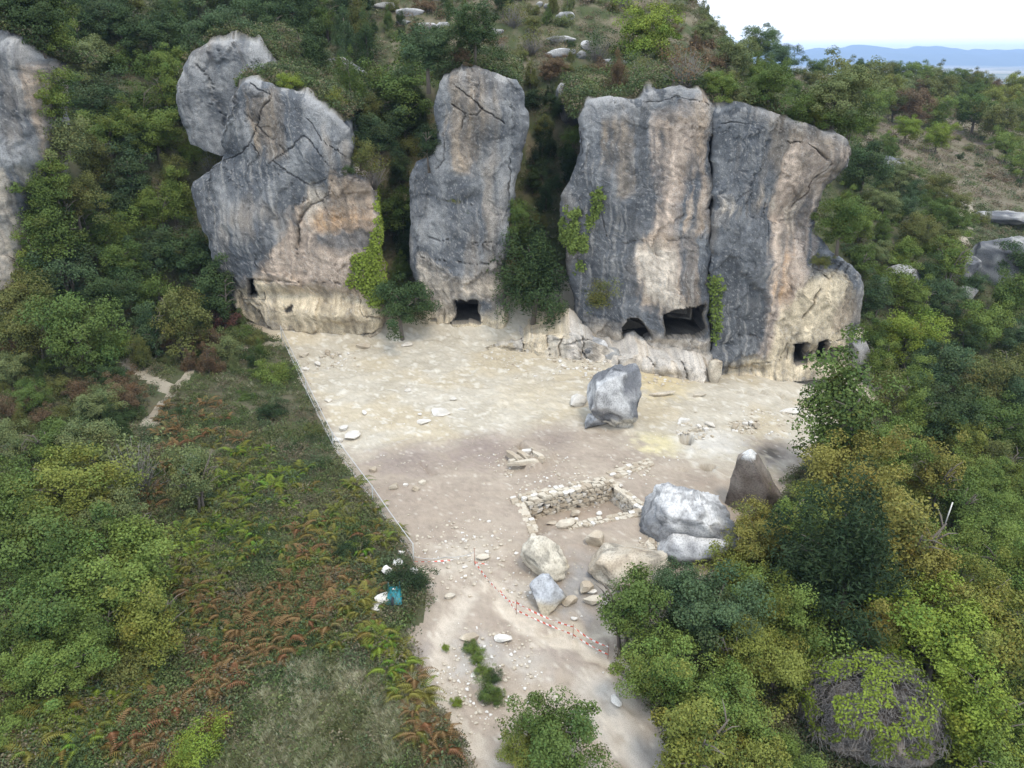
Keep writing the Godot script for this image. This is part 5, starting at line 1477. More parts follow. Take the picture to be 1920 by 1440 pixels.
func plants() -> void:
	var kinds := {
		"oak": {"n": 5, "puffs": 76, "leaves": 17000, "size": 0.0125, "wide": 0.41, "mid": 0.56, "half": 0.42, "puff": 0.115, "flat": 0.62, "up": 0.55, "leafw": 0.62, "turned": 0.06, "cone": 0.0, "trunk": [0.62, 0.026, 7, 0.30, 1]},
		"slim": {"n": 3, "puffs": 64, "leaves": 11500, "size": 0.0125, "wide": 0.28, "mid": 0.54, "half": 0.44, "puff": 0.105, "flat": 0.7, "up": 0.45, "leafw": 0.6, "turned": 0.08, "cone": 0.35, "trunk": [0.75, 0.016, 7, 0.2, 2]},
		"bush": {"n": 4, "puffs": 52, "leaves": 7500, "size": 0.0215, "wide": 0.56, "mid": 0.46, "half": 0.46, "puff": 0.19, "flat": 0.75, "up": 0.4, "leafw": 0.6, "turned": 0.06, "cone": 0.0, "trunk": [0.5, 0.02, 5, 0.35, 4]},
		"juniper": {"n": 3, "puffs": 60, "leaves": 9000, "size": 0.0175, "wide": 0.33, "mid": 0.48, "half": 0.48, "puff": 0.085, "flat": 1.5, "up": 0.1, "leafw": 0.32, "turned": 0.02, "cone": 0.8, "trunk": [0.85, 0.02, 4, 0.15, 1]},
		"yew": {"n": 1, "puffs": 150, "leaves": 15000, "size": 0.017, "wide": 0.40, "mid": 0.48, "half": 0.47, "puff": 0.075, "flat": 1.5, "up": 0.1, "leafw": 0.30, "turned": 0.0, "cone": 0.55, "trunk": [0.8, 0.02, 6, 0.25, 1]},
		"dry": {"n": 2, "puffs": 30, "leaves": 900, "size": 0.026, "wide": 0.5, "mid": 0.55, "half": 0.42, "puff": 0.2, "flat": 0.8, "up": 0.4, "leafw": 0.55, "turned": 0.3, "cone": 0.0, "trunk": []},
	}
	for k in kinds:
		var h: Dictionary = kinds[k]
		var list := []
		for i in h.n:
			var t: Array = h.trunk
			list.append([crown(1000 + i * 7 + k.length() * 31, h), trunk(2000 + i, t[0], t[1], t[2], t[3], t[4]) if t.size() else twigs(2100 + i, 70, 0.5, 1.0, 0.006)])
		shape[k] = list
	var names := {"oak": ["oak_tree", "tree"], "slim": ["slender_tree", "tree"], "bush": ["bush", "bush"], "juniper": ["juniper", "juniper"], "yew": ["yew_tree", "tree"], "dry": ["bare_shrub", "shrub"]}
	var groups := {"tree": "trees of the wooded slopes", "bush": "bushes of the scrub", "juniper": "junipers of the slopes", "shrub": "half-bare shrubs"}
	var first := {}
	var n := 0
	for q in [
		["oak", -10.45, 14.75, 75.88, 8.14, "mid", "green oak below the upper pale ledges"],
		["yew", 1.57, 1.89, 60.29, 8.26, "dark", "big dark green yew down-left of the split cliff's ivy patch"],
		["bush", 6.94, 3.95, 58.28, 2.63, "olive", "olive bush up-left of the arched cave"],
		["oak", -2.65, 20.73, 61.88, 5.22, "dark", "dark green oak above the slim pillar's top"],
		["oak", 12.68, 20.42, 82.51, 6.95, "lime", "lime oak well right of the long white ledge"],
		["slim", 18.02, -0.85, 39.04, 8.77, "mid", "big green slender tree down-right of the far end door"],
		["yew", 14.10, -2.00, 28.56, 7.68, "yew", "big blackish green yew well down-left of the white stake"],
		["oak", 11.51, -0.85, 31.64, 3.65, "gold", "golden oak below the fin-shaped rock"],
		["slim", 4.83, -1.33, 26.72, 4.49, "mid", "green slender tree up-right of the striped tape's end"],
		["oak", 8.04, -1.66, 26.64, 4.55, "blue", "big bluish green oak well below the big white boulder"],
		["oak", 10.76, -1.78, 27.55, 4.00, "light", "big fresh green oak down-left of the big yew"],
		["oak", 7.15, -1.02, 28.63, 2.86, "blue", "bluish green oak below the big white boulder"],
		["oak", 15.55, -0.97, 34.54, 3.48, "yellow", "yellow-green oak above the big yew"],
		["oak", 5.71, -2.10, 24.15, 3.89, "light", "big fresh green oak right of the striped tape's end"],
		["oak", 10.41, -2.39, 25.34, 3.79, "yellow", "yellow-green oak well up-left of the twig-covered mound"],
		["oak", 7.96, -2.70, 23.11, 3.79, "light", "big fresh green oak well right of the striped tape's end"],
		["slim", 9.06, -2.24, 25.18, 4.21, "yellow", "yellow-green slender tree well down-left of the big yew"],
		["bush", 15.24, -2.82, 26.43, 1.59, "lime", "lime bush close above the twig-covered mound"],
		["dry", 12.77, -0.30, 37.04, 2.03, "olive", "olive bare shrub right at the fin-shaped rock"],
		["bush", 13.57, -0.41, 36.82, 1.19, "olive", "olive bush close down-right of the fin-shaped rock"],
		["oak", 9.72, -3.56, 21.13, 2.81, "light", "fresh green oak well down-left of the twig-covered mound"],
		["bush", 10.10, -3.04, 23.07, 1.18, "pale", "pale grey-green bush well left of the twig-covered mound"],
		["bush", 17.07, -4.19, 22.87, 1.49, "olive", "olive bush left of the bottom right thicket"],
		["oak", 8.31, -3.33, 21.16, 3.60, "yellow", "big yellow-green oak well left of the twig-covered mound"],
		["oak", 1.67, -2.40, 21.17, 4.20, "mid", "big green oak down-left of the striped tape's end"],
		["oak", 0.47, -2.21, 21.30, 2.47, "yellow", "yellow-green oak down-right of the spoil slope"],
		["oak", -20.82, 0.26, 33.01, 5.08, "yellow", "big yellow-green oak well left of the white-leaved sapling"],
		["oak", -19.28, -0.03, 27.92, 5.74, "mid", "big green oak well down-left of the white-leaved sapling"],
		["oak", -15.93, -0.27, 26.51, 4.80, "light", "big fresh green oak well down-left of the white-leaved sapling"],
		["oak", -17.91, -0.29, 24.24, 4.50, "mid", "big green oak well above the bottom fern edge"],
		["oak", -18.81, 0.14, 32.32, 3.56, "pale", "pale grey-green oak well left of the white-leaved sapling"],
		["slim", -16.03, -0.14, 28.90, 4.70, "light", "fresh green slender tree well down-left of the white-leaved sapling"],
		["oak", -16.29, -0.46, 23.04, 3.23, "light", "fresh green oak well above the bottom fern edge"],
		["oak", -23.92, 0.39, 32.61, 4.45, "mid", "big green oak well down-left of the path fork"],
		["bush", -14.79, -0.47, 24.31, 2.04, "olive", "olive bush well up-right of the bottom fern edge"],
		["bush", -17.63, -0.51, 21.13, 1.35, "light", "fresh green bush up-left of the bottom fern edge"],
		["bush", -10.76, -1.10, 20.67, 1.72, "lime", "lime bush well left of the meadow"],
		["bush", -4.75, -0.40, 29.59, 1.61, "yew", "blackish green bush right at the fence end"],
		["slim", -15.80, 0.15, 34.92, 4.58, "pale", "pale grey-green slender tree below the path fork"],
		["dry", -19.47, 0.35, 36.30, 3.84, "pale", "pale grey-green bare shrub left of the white-leaved sapling"],
		["bush", -15.05, 0.59, 45.69, 1.51, "yew", "blackish green bush up-left of the fence bend"],
		["bush", -7.47, -0.17, 31.52, 1.21, "yew", "blackish green bush left of the fence end"],
		["bush", -16.30, 0.89, 51.04, 2.01, "light", "fresh green bush well below the pointed cliff's door slot"],
		["bush", -1.46, -1.09, 25.89, 0.77, "light", "small fresh green bush close above the spoil slope"],
		["bush", -1.68, -0.98, 26.45, 0.57, "mid", "small green bush close above the spoil slope"],
		["bush", -1.18, -1.23, 25.28, 0.59, "light", "small fresh green bush right at the spoil slope"],
		["bush", -0.58, -1.52, 24.02, 0.50, "mid", "small green bush close down-right of the spoil slope"],
		["bush", -0.52, -1.46, 24.35, 0.47, "light", "small fresh green bush close down-right of the spoil slope"],
		["bush", -1.00, -1.45, 24.20, 0.87, "mid", "green bush right at the spoil slope"],
		["bush", -0.74, -1.31, 24.98, 0.62, "dark", "small dark green bush right at the spoil slope"],
		["bush", -2.12, -1.42, 23.85, 0.43, "lime", "small lime bush close down-left of the spoil slope"],
		["bush", -2.76, -0.92, 26.40, 0.32, "lime", "small lime bush close up-left of the spoil slope"],
		["bush", -20.40, 20.44, 82.26, 2.14, "olive", "small olive bush close up-right of the pointed cliff's top"],
		["bush", -15.75, 19.59, 60.58, 1.47, "lime", "small lime bush close right of the pointed cliff's top"],
		["bush", -13.13, 18.24, 61.28, 1.62, "yellow", "yellow-green bush right of the pointed cliff's top"],
		["bush", -12.05, 16.90, 69.17, 2.12, "olive", "olive bush well below the upper pale ledges"],
		["bush", -23.04, 17.76, 69.40, 1.72, "mid", "small green bush close down-left of the pointed cliff's top"],
		["bush", -25.10, 16.06, 69.52, 1.73, "olive", "second small olive bush down-left of the pointed cliff's top"],
		["bush", -28.02, 14.70, 74.43, 1.69, "dark", "second small dark green bush down-left of the pointed cliff's top"],
		["bush", -23.89, 17.00, 69.54, 1.30, "olive", "nearest small olive bush down-left of the pointed cliff's top"],
		["bush", -23.77, 21.45, 83.53, 1.17, "lime", "small lime bush close above the pointed cliff's top"],
		["bush", -24.47, 13.98, 69.36, 1.17, "olive", "third small olive bush down-left of the pointed cliff's top"],
		["dry", -25.57, 12.48, 69.54, 2.37, "olive", "olive bare shrub well down-left of the pointed cliff's top"],
		["bush", -19.76, 16.99, 61.04, 0.63, "dark", "nearest small dark green bush down-left of the pointed cliff's top"],
		["bush", -11.10, 14.25, 60.26, 2.14, "olive", "olive bush above the pointed cliff's ivy"],
		["dry", -10.48, 12.50, 61.87, 2.90, "olive", "olive bare shrub above the pointed cliff's ivy"],
		["bush", -12.18, 13.72, 59.58, 1.39, "dark", "small dark green bush up-left of the pointed cliff's ivy"],
		["bush", -9.33, 13.29, 74.33, 2.78, "olive", "olive bush well above the pointed cliff's ivy"],
		["bush", -4.28, 11.50, 61.05, 1.12, "olive", "small olive bush up-right of the pointed cliff's ivy"],
		["bush", -3.28, 10.71, 60.92, 0.73, "dark", "small dark green bush well right of the pointed cliff's ivy"],
		["bush", -2.80, 7.63, 61.04, 0.88, "olive", "small olive bush above the pillar's square cave"],
		["bush", -0.12, 17.37, 60.89, 0.51, "dark", "small dark green bush down-right of the slim pillar's top"],
		["bush", -27.90, 1.94, 52.13, 2.62, "light", "fresh green bush up-left of the path fork"],
		["bush", -22.21, 2.09, 58.84, 2.26, "red", "dull red bush close down-left of the pointed cliff's door slot"],
		["bush", -20.58, 1.38, 54.25, 2.23, "pale", "pale grey-green bush down-left of the pointed cliff's door slot"],
		["juniper", 20.11, 17.45, 55.71, 2.55, "yellow", "yellow-green juniper up-left of the overhang's nose"],
		["oak", 58.01, 18.37, 203.08, 11.88, "mid", "green oak close left of the hill's skyline notch"],
		["oak", 48.87, 17.62, 154.90, 7.30, "blue", "bluish green oak right at the hill's skyline notch"],
		["oak", 22.74, 19.28, 86.71, 5.10, "pale", "pale grey-green oak left of the hill's skyline notch"],
		["oak", 75.38, 15.20, 183.55, 7.07, "dark", "dark green oak right of the hill's skyline notch"],
		["oak", 64.62, 7.68, 126.14, 5.77, "lime", "lime oak right at the bare brown slope"],
		["oak", 60.51, 9.11, 128.17, 5.06, "lime", "lime oak close left of the bare brown slope"],
		["oak", 32.17, -2.44, 61.82, 6.00, "lime", "lime oak close below the white-capped rock"],
		["oak", 35.76, 8.40, 83.59, 6.19, "dark", "dark green oak right at the overhang's nose"],
		["bush", 21.54, 8.20, 54.84, 1.10, "olive", "small olive bush well left of the white-capped rock"],
		["bush", -34.41, 4.51, 57.53, 2.79, "blue", "second bluish green bush well below the streaked edge cliff"],
		["slim", -28.34, 10.20, 68.78, 4.69, "olive", "olive slender tree well down-left of the pointed cliff's top"],
		["oak", -30.29, 4.63, 61.08, 4.66, "mid", "green oak well left of the pointed cliff's door slot"],
		["slim", -31.70, 2.35, 49.71, 5.02, "olive", "olive slender tree well up-left of the path fork"],
		["oak", -35.78, 15.39, 72.04, 5.82, "blue", "bluish green oak up-right of the streaked edge cliff"],
		["bush", -27.71, 3.15, 59.62, 3.94, "mid", "green bush well left of the pointed cliff's door slot"],
		["slim", -34.17, 10.93, 67.11, 5.90, "olive", "olive slender tree right of the streaked edge cliff"],
		["bush", -32.70, 9.52, 66.18, 3.39, "blue", "bluish green bush well down-right of the streaked edge cliff"],
		["bush", -32.86, 13.60, 71.18, 2.69, "dark", "dark green bush well right of the streaked edge cliff"],
		["slim", -33.19, 7.03, 57.34, 6.69, "mid", "green slender tree below the streaked edge cliff"],
		["oak", -25.27, 4.44, 62.63, 5.69, "dark", "dark green oak up-left of the pointed cliff's door slot"],
		["slim", -25.61, 1.75, 53.41, 4.67, "blue", "bluish green slender tree above the path fork"],
		["slim", -27.78, 8.33, 66.76, 5.40, "light", "nearest fresh green slender tree well up-left of the pointed cliff's door slot"],
		["slim", -32.36, 15.28, 73.60, 5.12, "mid", "green slender tree well up-right of the streaked edge cliff"],
		["oak", -28.54, 1.79, 49.20, 6.73, "mid", "big green oak well up-left of the path fork"],
		["bush", -32.82, 5.99, 57.42, 3.61, "blue", "nearest bluish green bush well below the streaked edge cliff"],
		["oak", -34.01, 3.29, 52.74, 5.52, "olive", "olive oak well below the streaked edge cliff"],
		["slim", -31.09, 9.81, 67.26, 5.79, "blue", "bluish green slender tree well right of the streaked edge cliff"],
		["oak", -30.60, 13.01, 71.49, 5.44, "light", "second fresh green oak well left of the pointed cliff's top"],
		["bush", -36.35, 20.21, 78.53, 3.16, "mid", "green bush well down-right of the top corner"],
		["bush", -32.57, 22.07, 61.52, 2.74, "light", "fresh green bush down-right of the top corner"],
		["oak", -29.73, 2.90, 56.74, 5.00, "dark", "dark green oak well up-left of the path fork"],
		["oak", -28.37, 5.12, 62.68, 4.68, "blue", "bluish green oak well up-left of the pointed cliff's door slot"],
		["oak", -32.57, 16.77, 59.88, 4.87, "light", "fresh green oak above the streaked edge cliff"],
		["oak", -30.82, 18.47, 78.16, 4.89, "light", "nearest fresh green oak well left of the pointed cliff's top"],
		["slim", -23.25, 1.54, 53.45, 6.23, "olive", "olive slender tree left of the pointed cliff's door slot"],
		["bush", -33.73, 19.96, 79.18, 2.91, "mid", "green bush well left of the pointed cliff's top"],
		["oak", -32.61, 9.43, 60.11, 4.78, "olive", "olive oak down-right of the streaked edge cliff"],
		["oak", -34.01, 13.52, 70.46, 4.97, "light", "fresh green oak right of the streaked edge cliff"],
		["bush", -28.08, 13.10, 72.52, 2.58, "light", "fresh green bush well down-left of the pointed cliff's top"],
		["oak", -37.61, 18.89, 76.03, 5.44, "pale", "pale grey-green oak down-right of the top corner"],
		["slim", -32.53, 6.88, 61.75, 5.06, "mid", "green slender tree well down-right of the streaked edge cliff"],
		["slim", -22.55, 2.03, 58.41, 5.89, "dark", "dark green slender tree close left of the pointed cliff's door slot"],
		["bush", -32.54, 14.98, 60.04, 3.77, "pale", "pale grey-green bush close up-right of the streaked edge cliff"],
		["slim", -35.30, 4.72, 57.22, 5.23, "light", "second fresh green slender tree well below the streaked edge cliff"],
		["bush", -31.20, 7.49, 64.50, 3.13, "light", "fresh green bush well down-right of the streaked edge cliff"],
		["slim", -30.48, 16.06, 75.30, 5.42, "light", "fresh green slender tree well left of the pointed cliff's top"],
		["slim", -29.19, 7.75, 65.62, 4.90, "light", "second fresh green slender tree well up-left of the pointed cliff's door slot"],
		["slim", -32.62, 11.59, 58.46, 4.71, "light", "fresh green slender tree close down-right of the streaked edge cliff"],
		["bush", -29.71, 16.18, 75.69, 2.65, "dark", "dark green bush well left of the pointed cliff's top"],
		["oak", -42.51, 25.03, 84.67, 4.96, "dark", "dark green oak close up-right of the top corner"],
		["juniper", -27.58, 25.58, 90.00, 3.47, "mid", "small green juniper well above the pointed cliff's top"],
		["slim", -25.55, 26.06, 91.18, 4.75, "mid", "green slender tree well above the pointed cliff's top"],
		["oak", -38.28, 22.98, 82.25, 5.18, "blue", "bluish green oak right of the top corner"],
		["juniper", -20.34, 22.51, 85.45, 4.49, "dark", "second dark green juniper up-right of the pointed cliff's top"],
		["juniper", -35.05, 25.95, 88.83, 3.42, "olive", "small olive juniper well right of the top corner"],
		["oak", -33.37, 20.75, 80.46, 5.96, "dark", "dark green oak well right of the top corner"],
		["oak", -17.61, 25.79, 91.39, 4.65, "mid", "green oak up-left of the upper pale ledges"],
		["oak", -23.85, 20.57, 70.24, 5.70, "blue", "bluish green oak up-left of the pointed cliff's top"],
		["slim", -36.53, 24.07, 84.83, 5.32, "olive", "olive slender tree well right of the top corner"],
		["slim", -39.72, 21.55, 79.26, 5.57, "dark", "dark green slender tree close down-right of the top corner"],
		["oak", -21.31, 23.08, 86.32, 6.06, "dark", "second dark green oak above the pointed cliff's top"],
		["oak", -32.54, 22.04, 59.99, 4.95, "dark", "dark green oak close below the top corner"],
		["slim", -18.57, 22.98, 86.34, 4.61, "mid", "green slender tree left of the upper pale ledges"],
		["oak", -31.34, 24.96, 88.06, 5.68, "dark", "dark green oak well up-left of the pointed cliff's top"],
		["juniper", -16.16, 21.39, 83.93, 4.69, "blue", "bluish green juniper left of the upper pale ledges"],
		["juniper", -33.45, 22.95, 58.98, 3.48, "dark", "dark green juniper right at the top corner"],
		["oak", -23.50, 21.63, 83.83, 6.07, "dark", "nearest dark green oak above the pointed cliff's top"],
		["slim", -32.95, 23.42, 84.89, 4.56, "blue", "second bluish green slender tree well up-left of the pointed cliff's top"],
		["juniper", -47.77, 26.06, 85.67, 3.59, "olive", "small olive juniper close up-left of the top corner"],
		["slim", -15.11, 24.72, 89.57, 4.84, "dark", "dark green slender tree close up-left of the upper pale ledges"],
		["slim", -36.19, 22.07, 81.48, 5.01, "dark", "dark green slender tree well right of the top corner"],
		["juniper", -15.01, 22.96, 86.50, 4.79, "olive", "olive juniper close left of the upper pale ledges"],
		["juniper", -32.02, 22.57, 83.74, 4.02, "mid", "green juniper well up-left of the pointed cliff's top"],
		["slim", -32.77, 22.27, 61.62, 6.17, "mid", "green slender tree right at the top corner"],
		["juniper", -13.93, 20.62, 82.84, 4.74, "dark", "dark green juniper close down-left of the upper pale ledges"],
		["juniper", -21.78, 21.56, 83.84, 3.75, "dark", "nearest dark green juniper up-right of the pointed cliff's top"],
		["slim", -16.87, 19.85, 73.30, 4.88, "dark", "dark green slender tree up-right of the pointed cliff's top"],
		["juniper", -17.24, 24.23, 88.58, 4.53, "dark", "dark green juniper left of the upper pale ledges"],
		["oak", -29.21, 25.73, 89.96, 4.35, "blue", "bluish green oak well up-left of the pointed cliff's top"],
		["oak", -20.15, 25.89, 91.38, 4.45, "mid", "green oak well left of the upper pale ledges"],
		["slim", -30.10, 20.22, 80.69, 4.84, "blue", "nearest bluish green slender tree well up-left of the pointed cliff's top"],
		["slim", -40.96, 25.47, 86.01, 4.50, "blue", "bluish green slender tree right of the top corner"],
		["juniper", -32.05, 24.75, 87.48, 3.45, "blue", "small bluish green juniper well up-left of the pointed cliff's top"],
		["juniper", -38.44, 22.39, 81.17, 3.67, "dark", "dark green juniper right of the top corner"],
		["juniper", -28.06, 27.14, 92.86, 3.77, "olive", "small olive juniper well above the pointed cliff's top"],
		["oak", -9.74, 7.13, 67.19, 5.36, "mid", "green oak close up-right of the pointed cliff's ivy"],
		["juniper", -13.00, 18.14, 68.24, 4.21, "mid", "green juniper down-left of the upper pale ledges"],
		["juniper", -8.59, 16.00, 77.20, 3.52, "dark", "nearest small dark green juniper down-left of the slim pillar's top"],
		["oak", -6.05, 19.65, 61.72, 4.89, "blue", "bluish green oak down-right of the upper pale ledges"],
		["oak", -10.83, 13.47, 67.22, 4.78, "blue", "bluish green oak well above the pointed cliff's ivy"],
		["juniper", -8.37, 14.64, 75.75, 2.95, "dark", "second small dark green juniper down-left of the slim pillar's top"],
		["slim", -9.80, 10.94, 71.74, 3.65, "blue", "small bluish green slender tree above the pointed cliff's ivy"],
		["oak", -8.52, 1.38, 58.91, 5.39, "dark", "dark green oak left of the pillar's square cave"],
		["juniper", -9.25, 4.25, 63.86, 2.98, "mid", "small green juniper below the pointed cliff's ivy"],
		["juniper", -8.63, 5.40, 65.23, 3.00, "yew", "small blackish green juniper close down-right of the pointed cliff's ivy"],
		["slim", -6.13, 14.12, 60.86, 3.64, "yew", "blackish green slender tree down-left of the slim pillar's top"],
		["juniper", -9.06, 6.39, 66.36, 4.08, "yew", "blackish green juniper close right of the pointed cliff's ivy"],
		["juniper", -15.99, 20.09, 81.99, 2.86, "blue", "small bluish green juniper down-left of the upper pale ledges"],
		["slim", -9.93, 14.14, 75.23, 4.67, "dark", "dark green slender tree well down-left of the slim pillar's top"],
		["slim", 1.99, 10.36, 71.04, 2.92, "dark", "small dark green slender tree up-left of the split cliff's ivy patch"],
		["juniper", 2.96, 9.32, 69.78, 3.10, "blue", "small bluish green juniper up-left of the split cliff's ivy patch"],
		["slim", 2.13, 5.91, 65.85, 3.37, "yew", "small blackish green slender tree left of the split cliff's ivy patch"],
		["juniper", 3.71, 17.49, 78.38, 2.20, "yew", "small blackish green juniper close below the long white ledge"],
		["bush", 1.78, 17.35, 78.27, 2.15, "yew", "blackish green bush down-left of the long white ledge"],
		["bush", 4.90, 15.32, 65.19, 1.86, "mid", "green bush below the long white ledge"],
		["slim", 4.92, 11.15, 68.01, 3.58, "yew", "small blackish green slender tree above the split cliff's ivy patch"],
		["juniper", 2.69, 12.51, 73.36, 3.86, "yew", "blackish green juniper up-left of the split cliff's ivy patch"],
		["slim", 0.36, 9.00, 60.86, 3.33, "mid", "second small green slender tree left of the split cliff's ivy patch"],
		["bush", 3.67, 10.98, 71.73, 1.41, "blue", "nearest small bluish green bush up-left of the split cliff's ivy patch"],
		["oak", 2.09, 7.27, 67.38, 2.56, "olive", "small olive oak left of the split cliff's ivy patch"],
		["slim", 2.78, 14.55, 75.41, 2.85, "olive", "small olive slender tree below the long white ledge"],
		["slim", 0.92, 6.09, 66.05, 3.78, "mid", "nearest small green slender tree left of the split cliff's ivy patch"],
		["bush", 2.84, 11.89, 72.71, 1.69, "blue", "second small bluish green bush up-left of the split cliff's ivy patch"],
		["oak", 4.63, 16.16, 76.99, 3.00, "dark", "small dark green oak below the long white ledge"],
		["slim", 4.90, 12.44, 70.83, 3.03, "dark", "small dark green slender tree above the split cliff's ivy patch"],
		["juniper", 4.31, 25.60, 90.93, 2.56, "olive", "small olive juniper above the long white ledge"],
		["bush", -0.70, 20.26, 78.58, 1.60, "mid", "small green bush close right of the slim pillar's top"],
		["dry", 0.19, 24.35, 88.64, 3.08, "olive", "olive bare shrub up-left of the long white ledge"],
		["dry", 11.58, 19.72, 57.06, 3.27, "brown", "brownish bare shrub down-right of the lime-leaved hilltop oak"],
		["dry", 4.28, 22.53, 85.21, 2.02, "olive", "small olive bare shrub right at the long white ledge"],
		["bush", -5.84, 28.01, 96.00, 1.40, "olive", "small olive bush up-right of the upper pale ledges"],
		["bush", 6.60, 18.62, 72.00, 1.76, "pale", "small pale grey-green bush close down-right of the long white ledge"],
		["bush", -11.26, 23.92, 88.26, 0.92, "dark", "small dark green bush right at the upper pale ledges"],
		["dry", 12.23, 26.36, 94.96, 3.60, "mid", "green bare shrub close up-left of the lime-leaved hilltop oak"],
		["bush", -7.20, 25.34, 90.82, 1.25, "brown", "small brownish bush close right of the upper pale ledges"],
		["bush", -12.36, 25.96, 91.99, 1.64, "olive", "small olive bush right at the upper pale ledges"],
		["oak", 16.17, 28.13, 101.31, 1.61, "mid", "small green oak close above the lime-leaved hilltop oak"],
		["oak", 1.06, 27.49, 94.98, 2.23, "olive", "small olive oak up-left of the long white ledge"],
		["juniper", 5.70, 21.10, 82.91, 1.43, "olive", "small olive juniper right at the long white ledge"],
		["dry", 10.33, 19.84, 68.58, 2.35, "olive", "olive bare shrub close below the lime-leaved hilltop oak"],
		["dry", 1.91, 21.99, 84.40, 2.92, "olive", "olive bare shrub close up-left of the long white ledge"],
		["bush", 20.42, 20.64, 86.31, 1.85, "brown", "small brownish bush left of the hill's skyline notch"],
		["bush", -6.90, 23.29, 87.11, 1.86, "pale", "small pale grey-green bush close right of the upper pale ledges"],
		["oak", 19.96, 22.77, 90.62, 3.20, "pale", "small pale grey-green oak right of the lime-leaved hilltop oak"],
		["bush", 20.63, 22.40, 90.46, 1.33, "brown", "small brownish bush right of the lime-leaved hilltop oak"],
		["juniper", 5.69, 25.47, 90.67, 2.83, "pale", "small pale grey-green juniper above the long white ledge"],
		["juniper", -6.91, 26.57, 93.18, 2.44, "dark", "small dark green juniper up-right of the upper pale ledges"],
		["juniper", 10.54, 25.82, 92.80, 1.98, "olive", "small olive juniper close up-left of the lime-leaved hilltop oak"],
		["bush", 8.52, 19.84, 81.20, 2.04, "brown", "small brownish bush close right of the long white ledge"],
		["bush", -9.54, 23.66, 87.82, 1.80, "brown", "small brownish bush right at the upper pale ledges"],
		["oak", -0.94, 25.67, 91.24, 3.14, "dark", "small dark green oak above the slim pillar's top"],
		["bush", 10.41, 21.23, 83.51, 1.60, "olive", "small olive bush close down-left of the lime-leaved hilltop oak"],
		["bush", -3.18, 27.41, 94.82, 2.08, "olive", "small olive bush above the slim pillar's top"],
		["juniper", 18.97, 19.38, 82.86, 1.88, "dark", "small dark green juniper down-right of the lime-leaved hilltop oak"],
		["dry", 6.34, 27.58, 95.33, 2.86, "olive", "small olive bare shrub above the long white ledge"],
		["bush", -2.66, 20.73, 67.77, 1.92, "dark", "dark green bush right at the slim pillar's top"],
		["oak", 3.69, 19.33, 80.46, 2.90, "brown", "small brownish oak right at the long white ledge"],
		["juniper", 14.20, 20.13, 82.26, 2.92, "pale", "small pale grey-green juniper close below the lime-leaved hilltop oak"],
		["bush", 9.67, 26.79, 94.65, 1.16, "pale", "small pale grey-green bush up-left of the lime-leaved hilltop oak"],
		["bush", 6.78, 20.43, 81.95, 0.89, "olive", "small olive bush close down-right of the long white ledge"],
		["bush", 3.69, 27.70, 95.45, 2.02, "olive", "small olive bush above the long white ledge"],
		["juniper", 21.89, 25.42, 100.10, 2.83, "pale", "small pale grey-green juniper right of the lime-leaved hilltop oak"],
		["bush", -7.39, 28.48, 96.91, 1.00, "mid", "small green bush up-right of the upper pale ledges"],
		["bush", 18.22, 26.05, 97.43, 1.79, "olive", "small olive bush close up-right of the lime-leaved hilltop oak"],
		["dry", 8.18, 21.14, 83.11, 3.57, "dark", "dark green bare shrub close right of the long white ledge"],
		["juniper", 7.63, 19.12, 61.63, 2.88, "brown", "brownish juniper down-left of the lime-leaved hilltop oak"],
		["juniper", 1.77, 18.73, 79.80, 2.78, "olive", "small olive juniper close down-left of the long white ledge"],
		["oak", -3.53, 20.94, 61.71, 1.70, "brown", "small brownish oak right at the slim pillar's top"],
		["juniper", -12.60, 24.13, 88.62, 2.26, "mid", "small green juniper right at the upper pale ledges"],
		["juniper", 11.75, 21.60, 84.37, 2.39, "olive", "small olive juniper close down-left of the lime-leaved hilltop oak"],
		["bush", 5.79, 22.62, 85.36, 1.01, "dark", "small dark green bush right at the long white ledge"],
		["juniper", 3.51, 24.67, 89.10, 2.01, "mid", "small green juniper close above the long white ledge"],
		["bush", -12.07, 23.58, 87.66, 1.13, "pale", "small pale grey-green bush right at the upper pale ledges"],
		["bush", 20.63, 27.73, 103.98, 1.37, "olive", "small olive bush up-right of the lime-leaved hilltop oak"],
		["oak", -11.84, 27.41, 94.80, 1.62, "dark", "small dark green oak close above the upper pale ledges"],
		["juniper", 18.74, 21.95, 87.75, 2.26, "brown", "small brownish juniper right of the lime-leaved hilltop oak"],
		["bush", 2.15, 25.59, 90.97, 1.40, "olive", "small olive bush up-left of the long white ledge"],
		["bush", 8.20, 27.18, 94.93, 1.71, "brown", "small brownish bush up-left of the lime-leaved hilltop oak"],
		["bush", 5.27, 20.34, 81.78, 1.23, "olive", "small olive bush right at the long white ledge"],
		["bush", 17.01, 23.81, 91.01, 1.24, "brown", "small brownish bush close right of the lime-leaved hilltop oak"],
		["dry", -1.30, 22.14, 84.83, 2.18, "brown", "small brownish bare shrub close up-right of the slim pillar's top"],
		["juniper", -5.00, 21.85, 84.63, 1.64, "dark", "small dark green juniper close up-left of the slim pillar's top"],
		["bush", 0.80, 21.25, 83.28, 1.72, "olive", "small olive bush close left of the long white ledge"],
		["bush", -8.94, 25.96, 92.02, 2.00, "brown", "small brownish bush close up-right of the upper pale ledges"],
		["juniper", -5.09, 26.46, 92.92, 1.34, "olive", "small olive juniper right of the upper pale ledges"],
		["oak", 2.38, 27.86, 95.78, 1.60, "brown", "small brownish oak above the long white ledge"],
		["juniper", -11.40, 24.66, 89.59, 1.79, "dark", "small dark green juniper well up-left of the slim pillar's top"],
		["bush", 5.12, 24.48, 88.70, 1.77, "pale", "small pale grey-green bush close above the long white ledge"],
		["juniper", -10.36, 21.57, 84.36, 2.17, "dark", "small dark green juniper close below the upper pale ledges"],
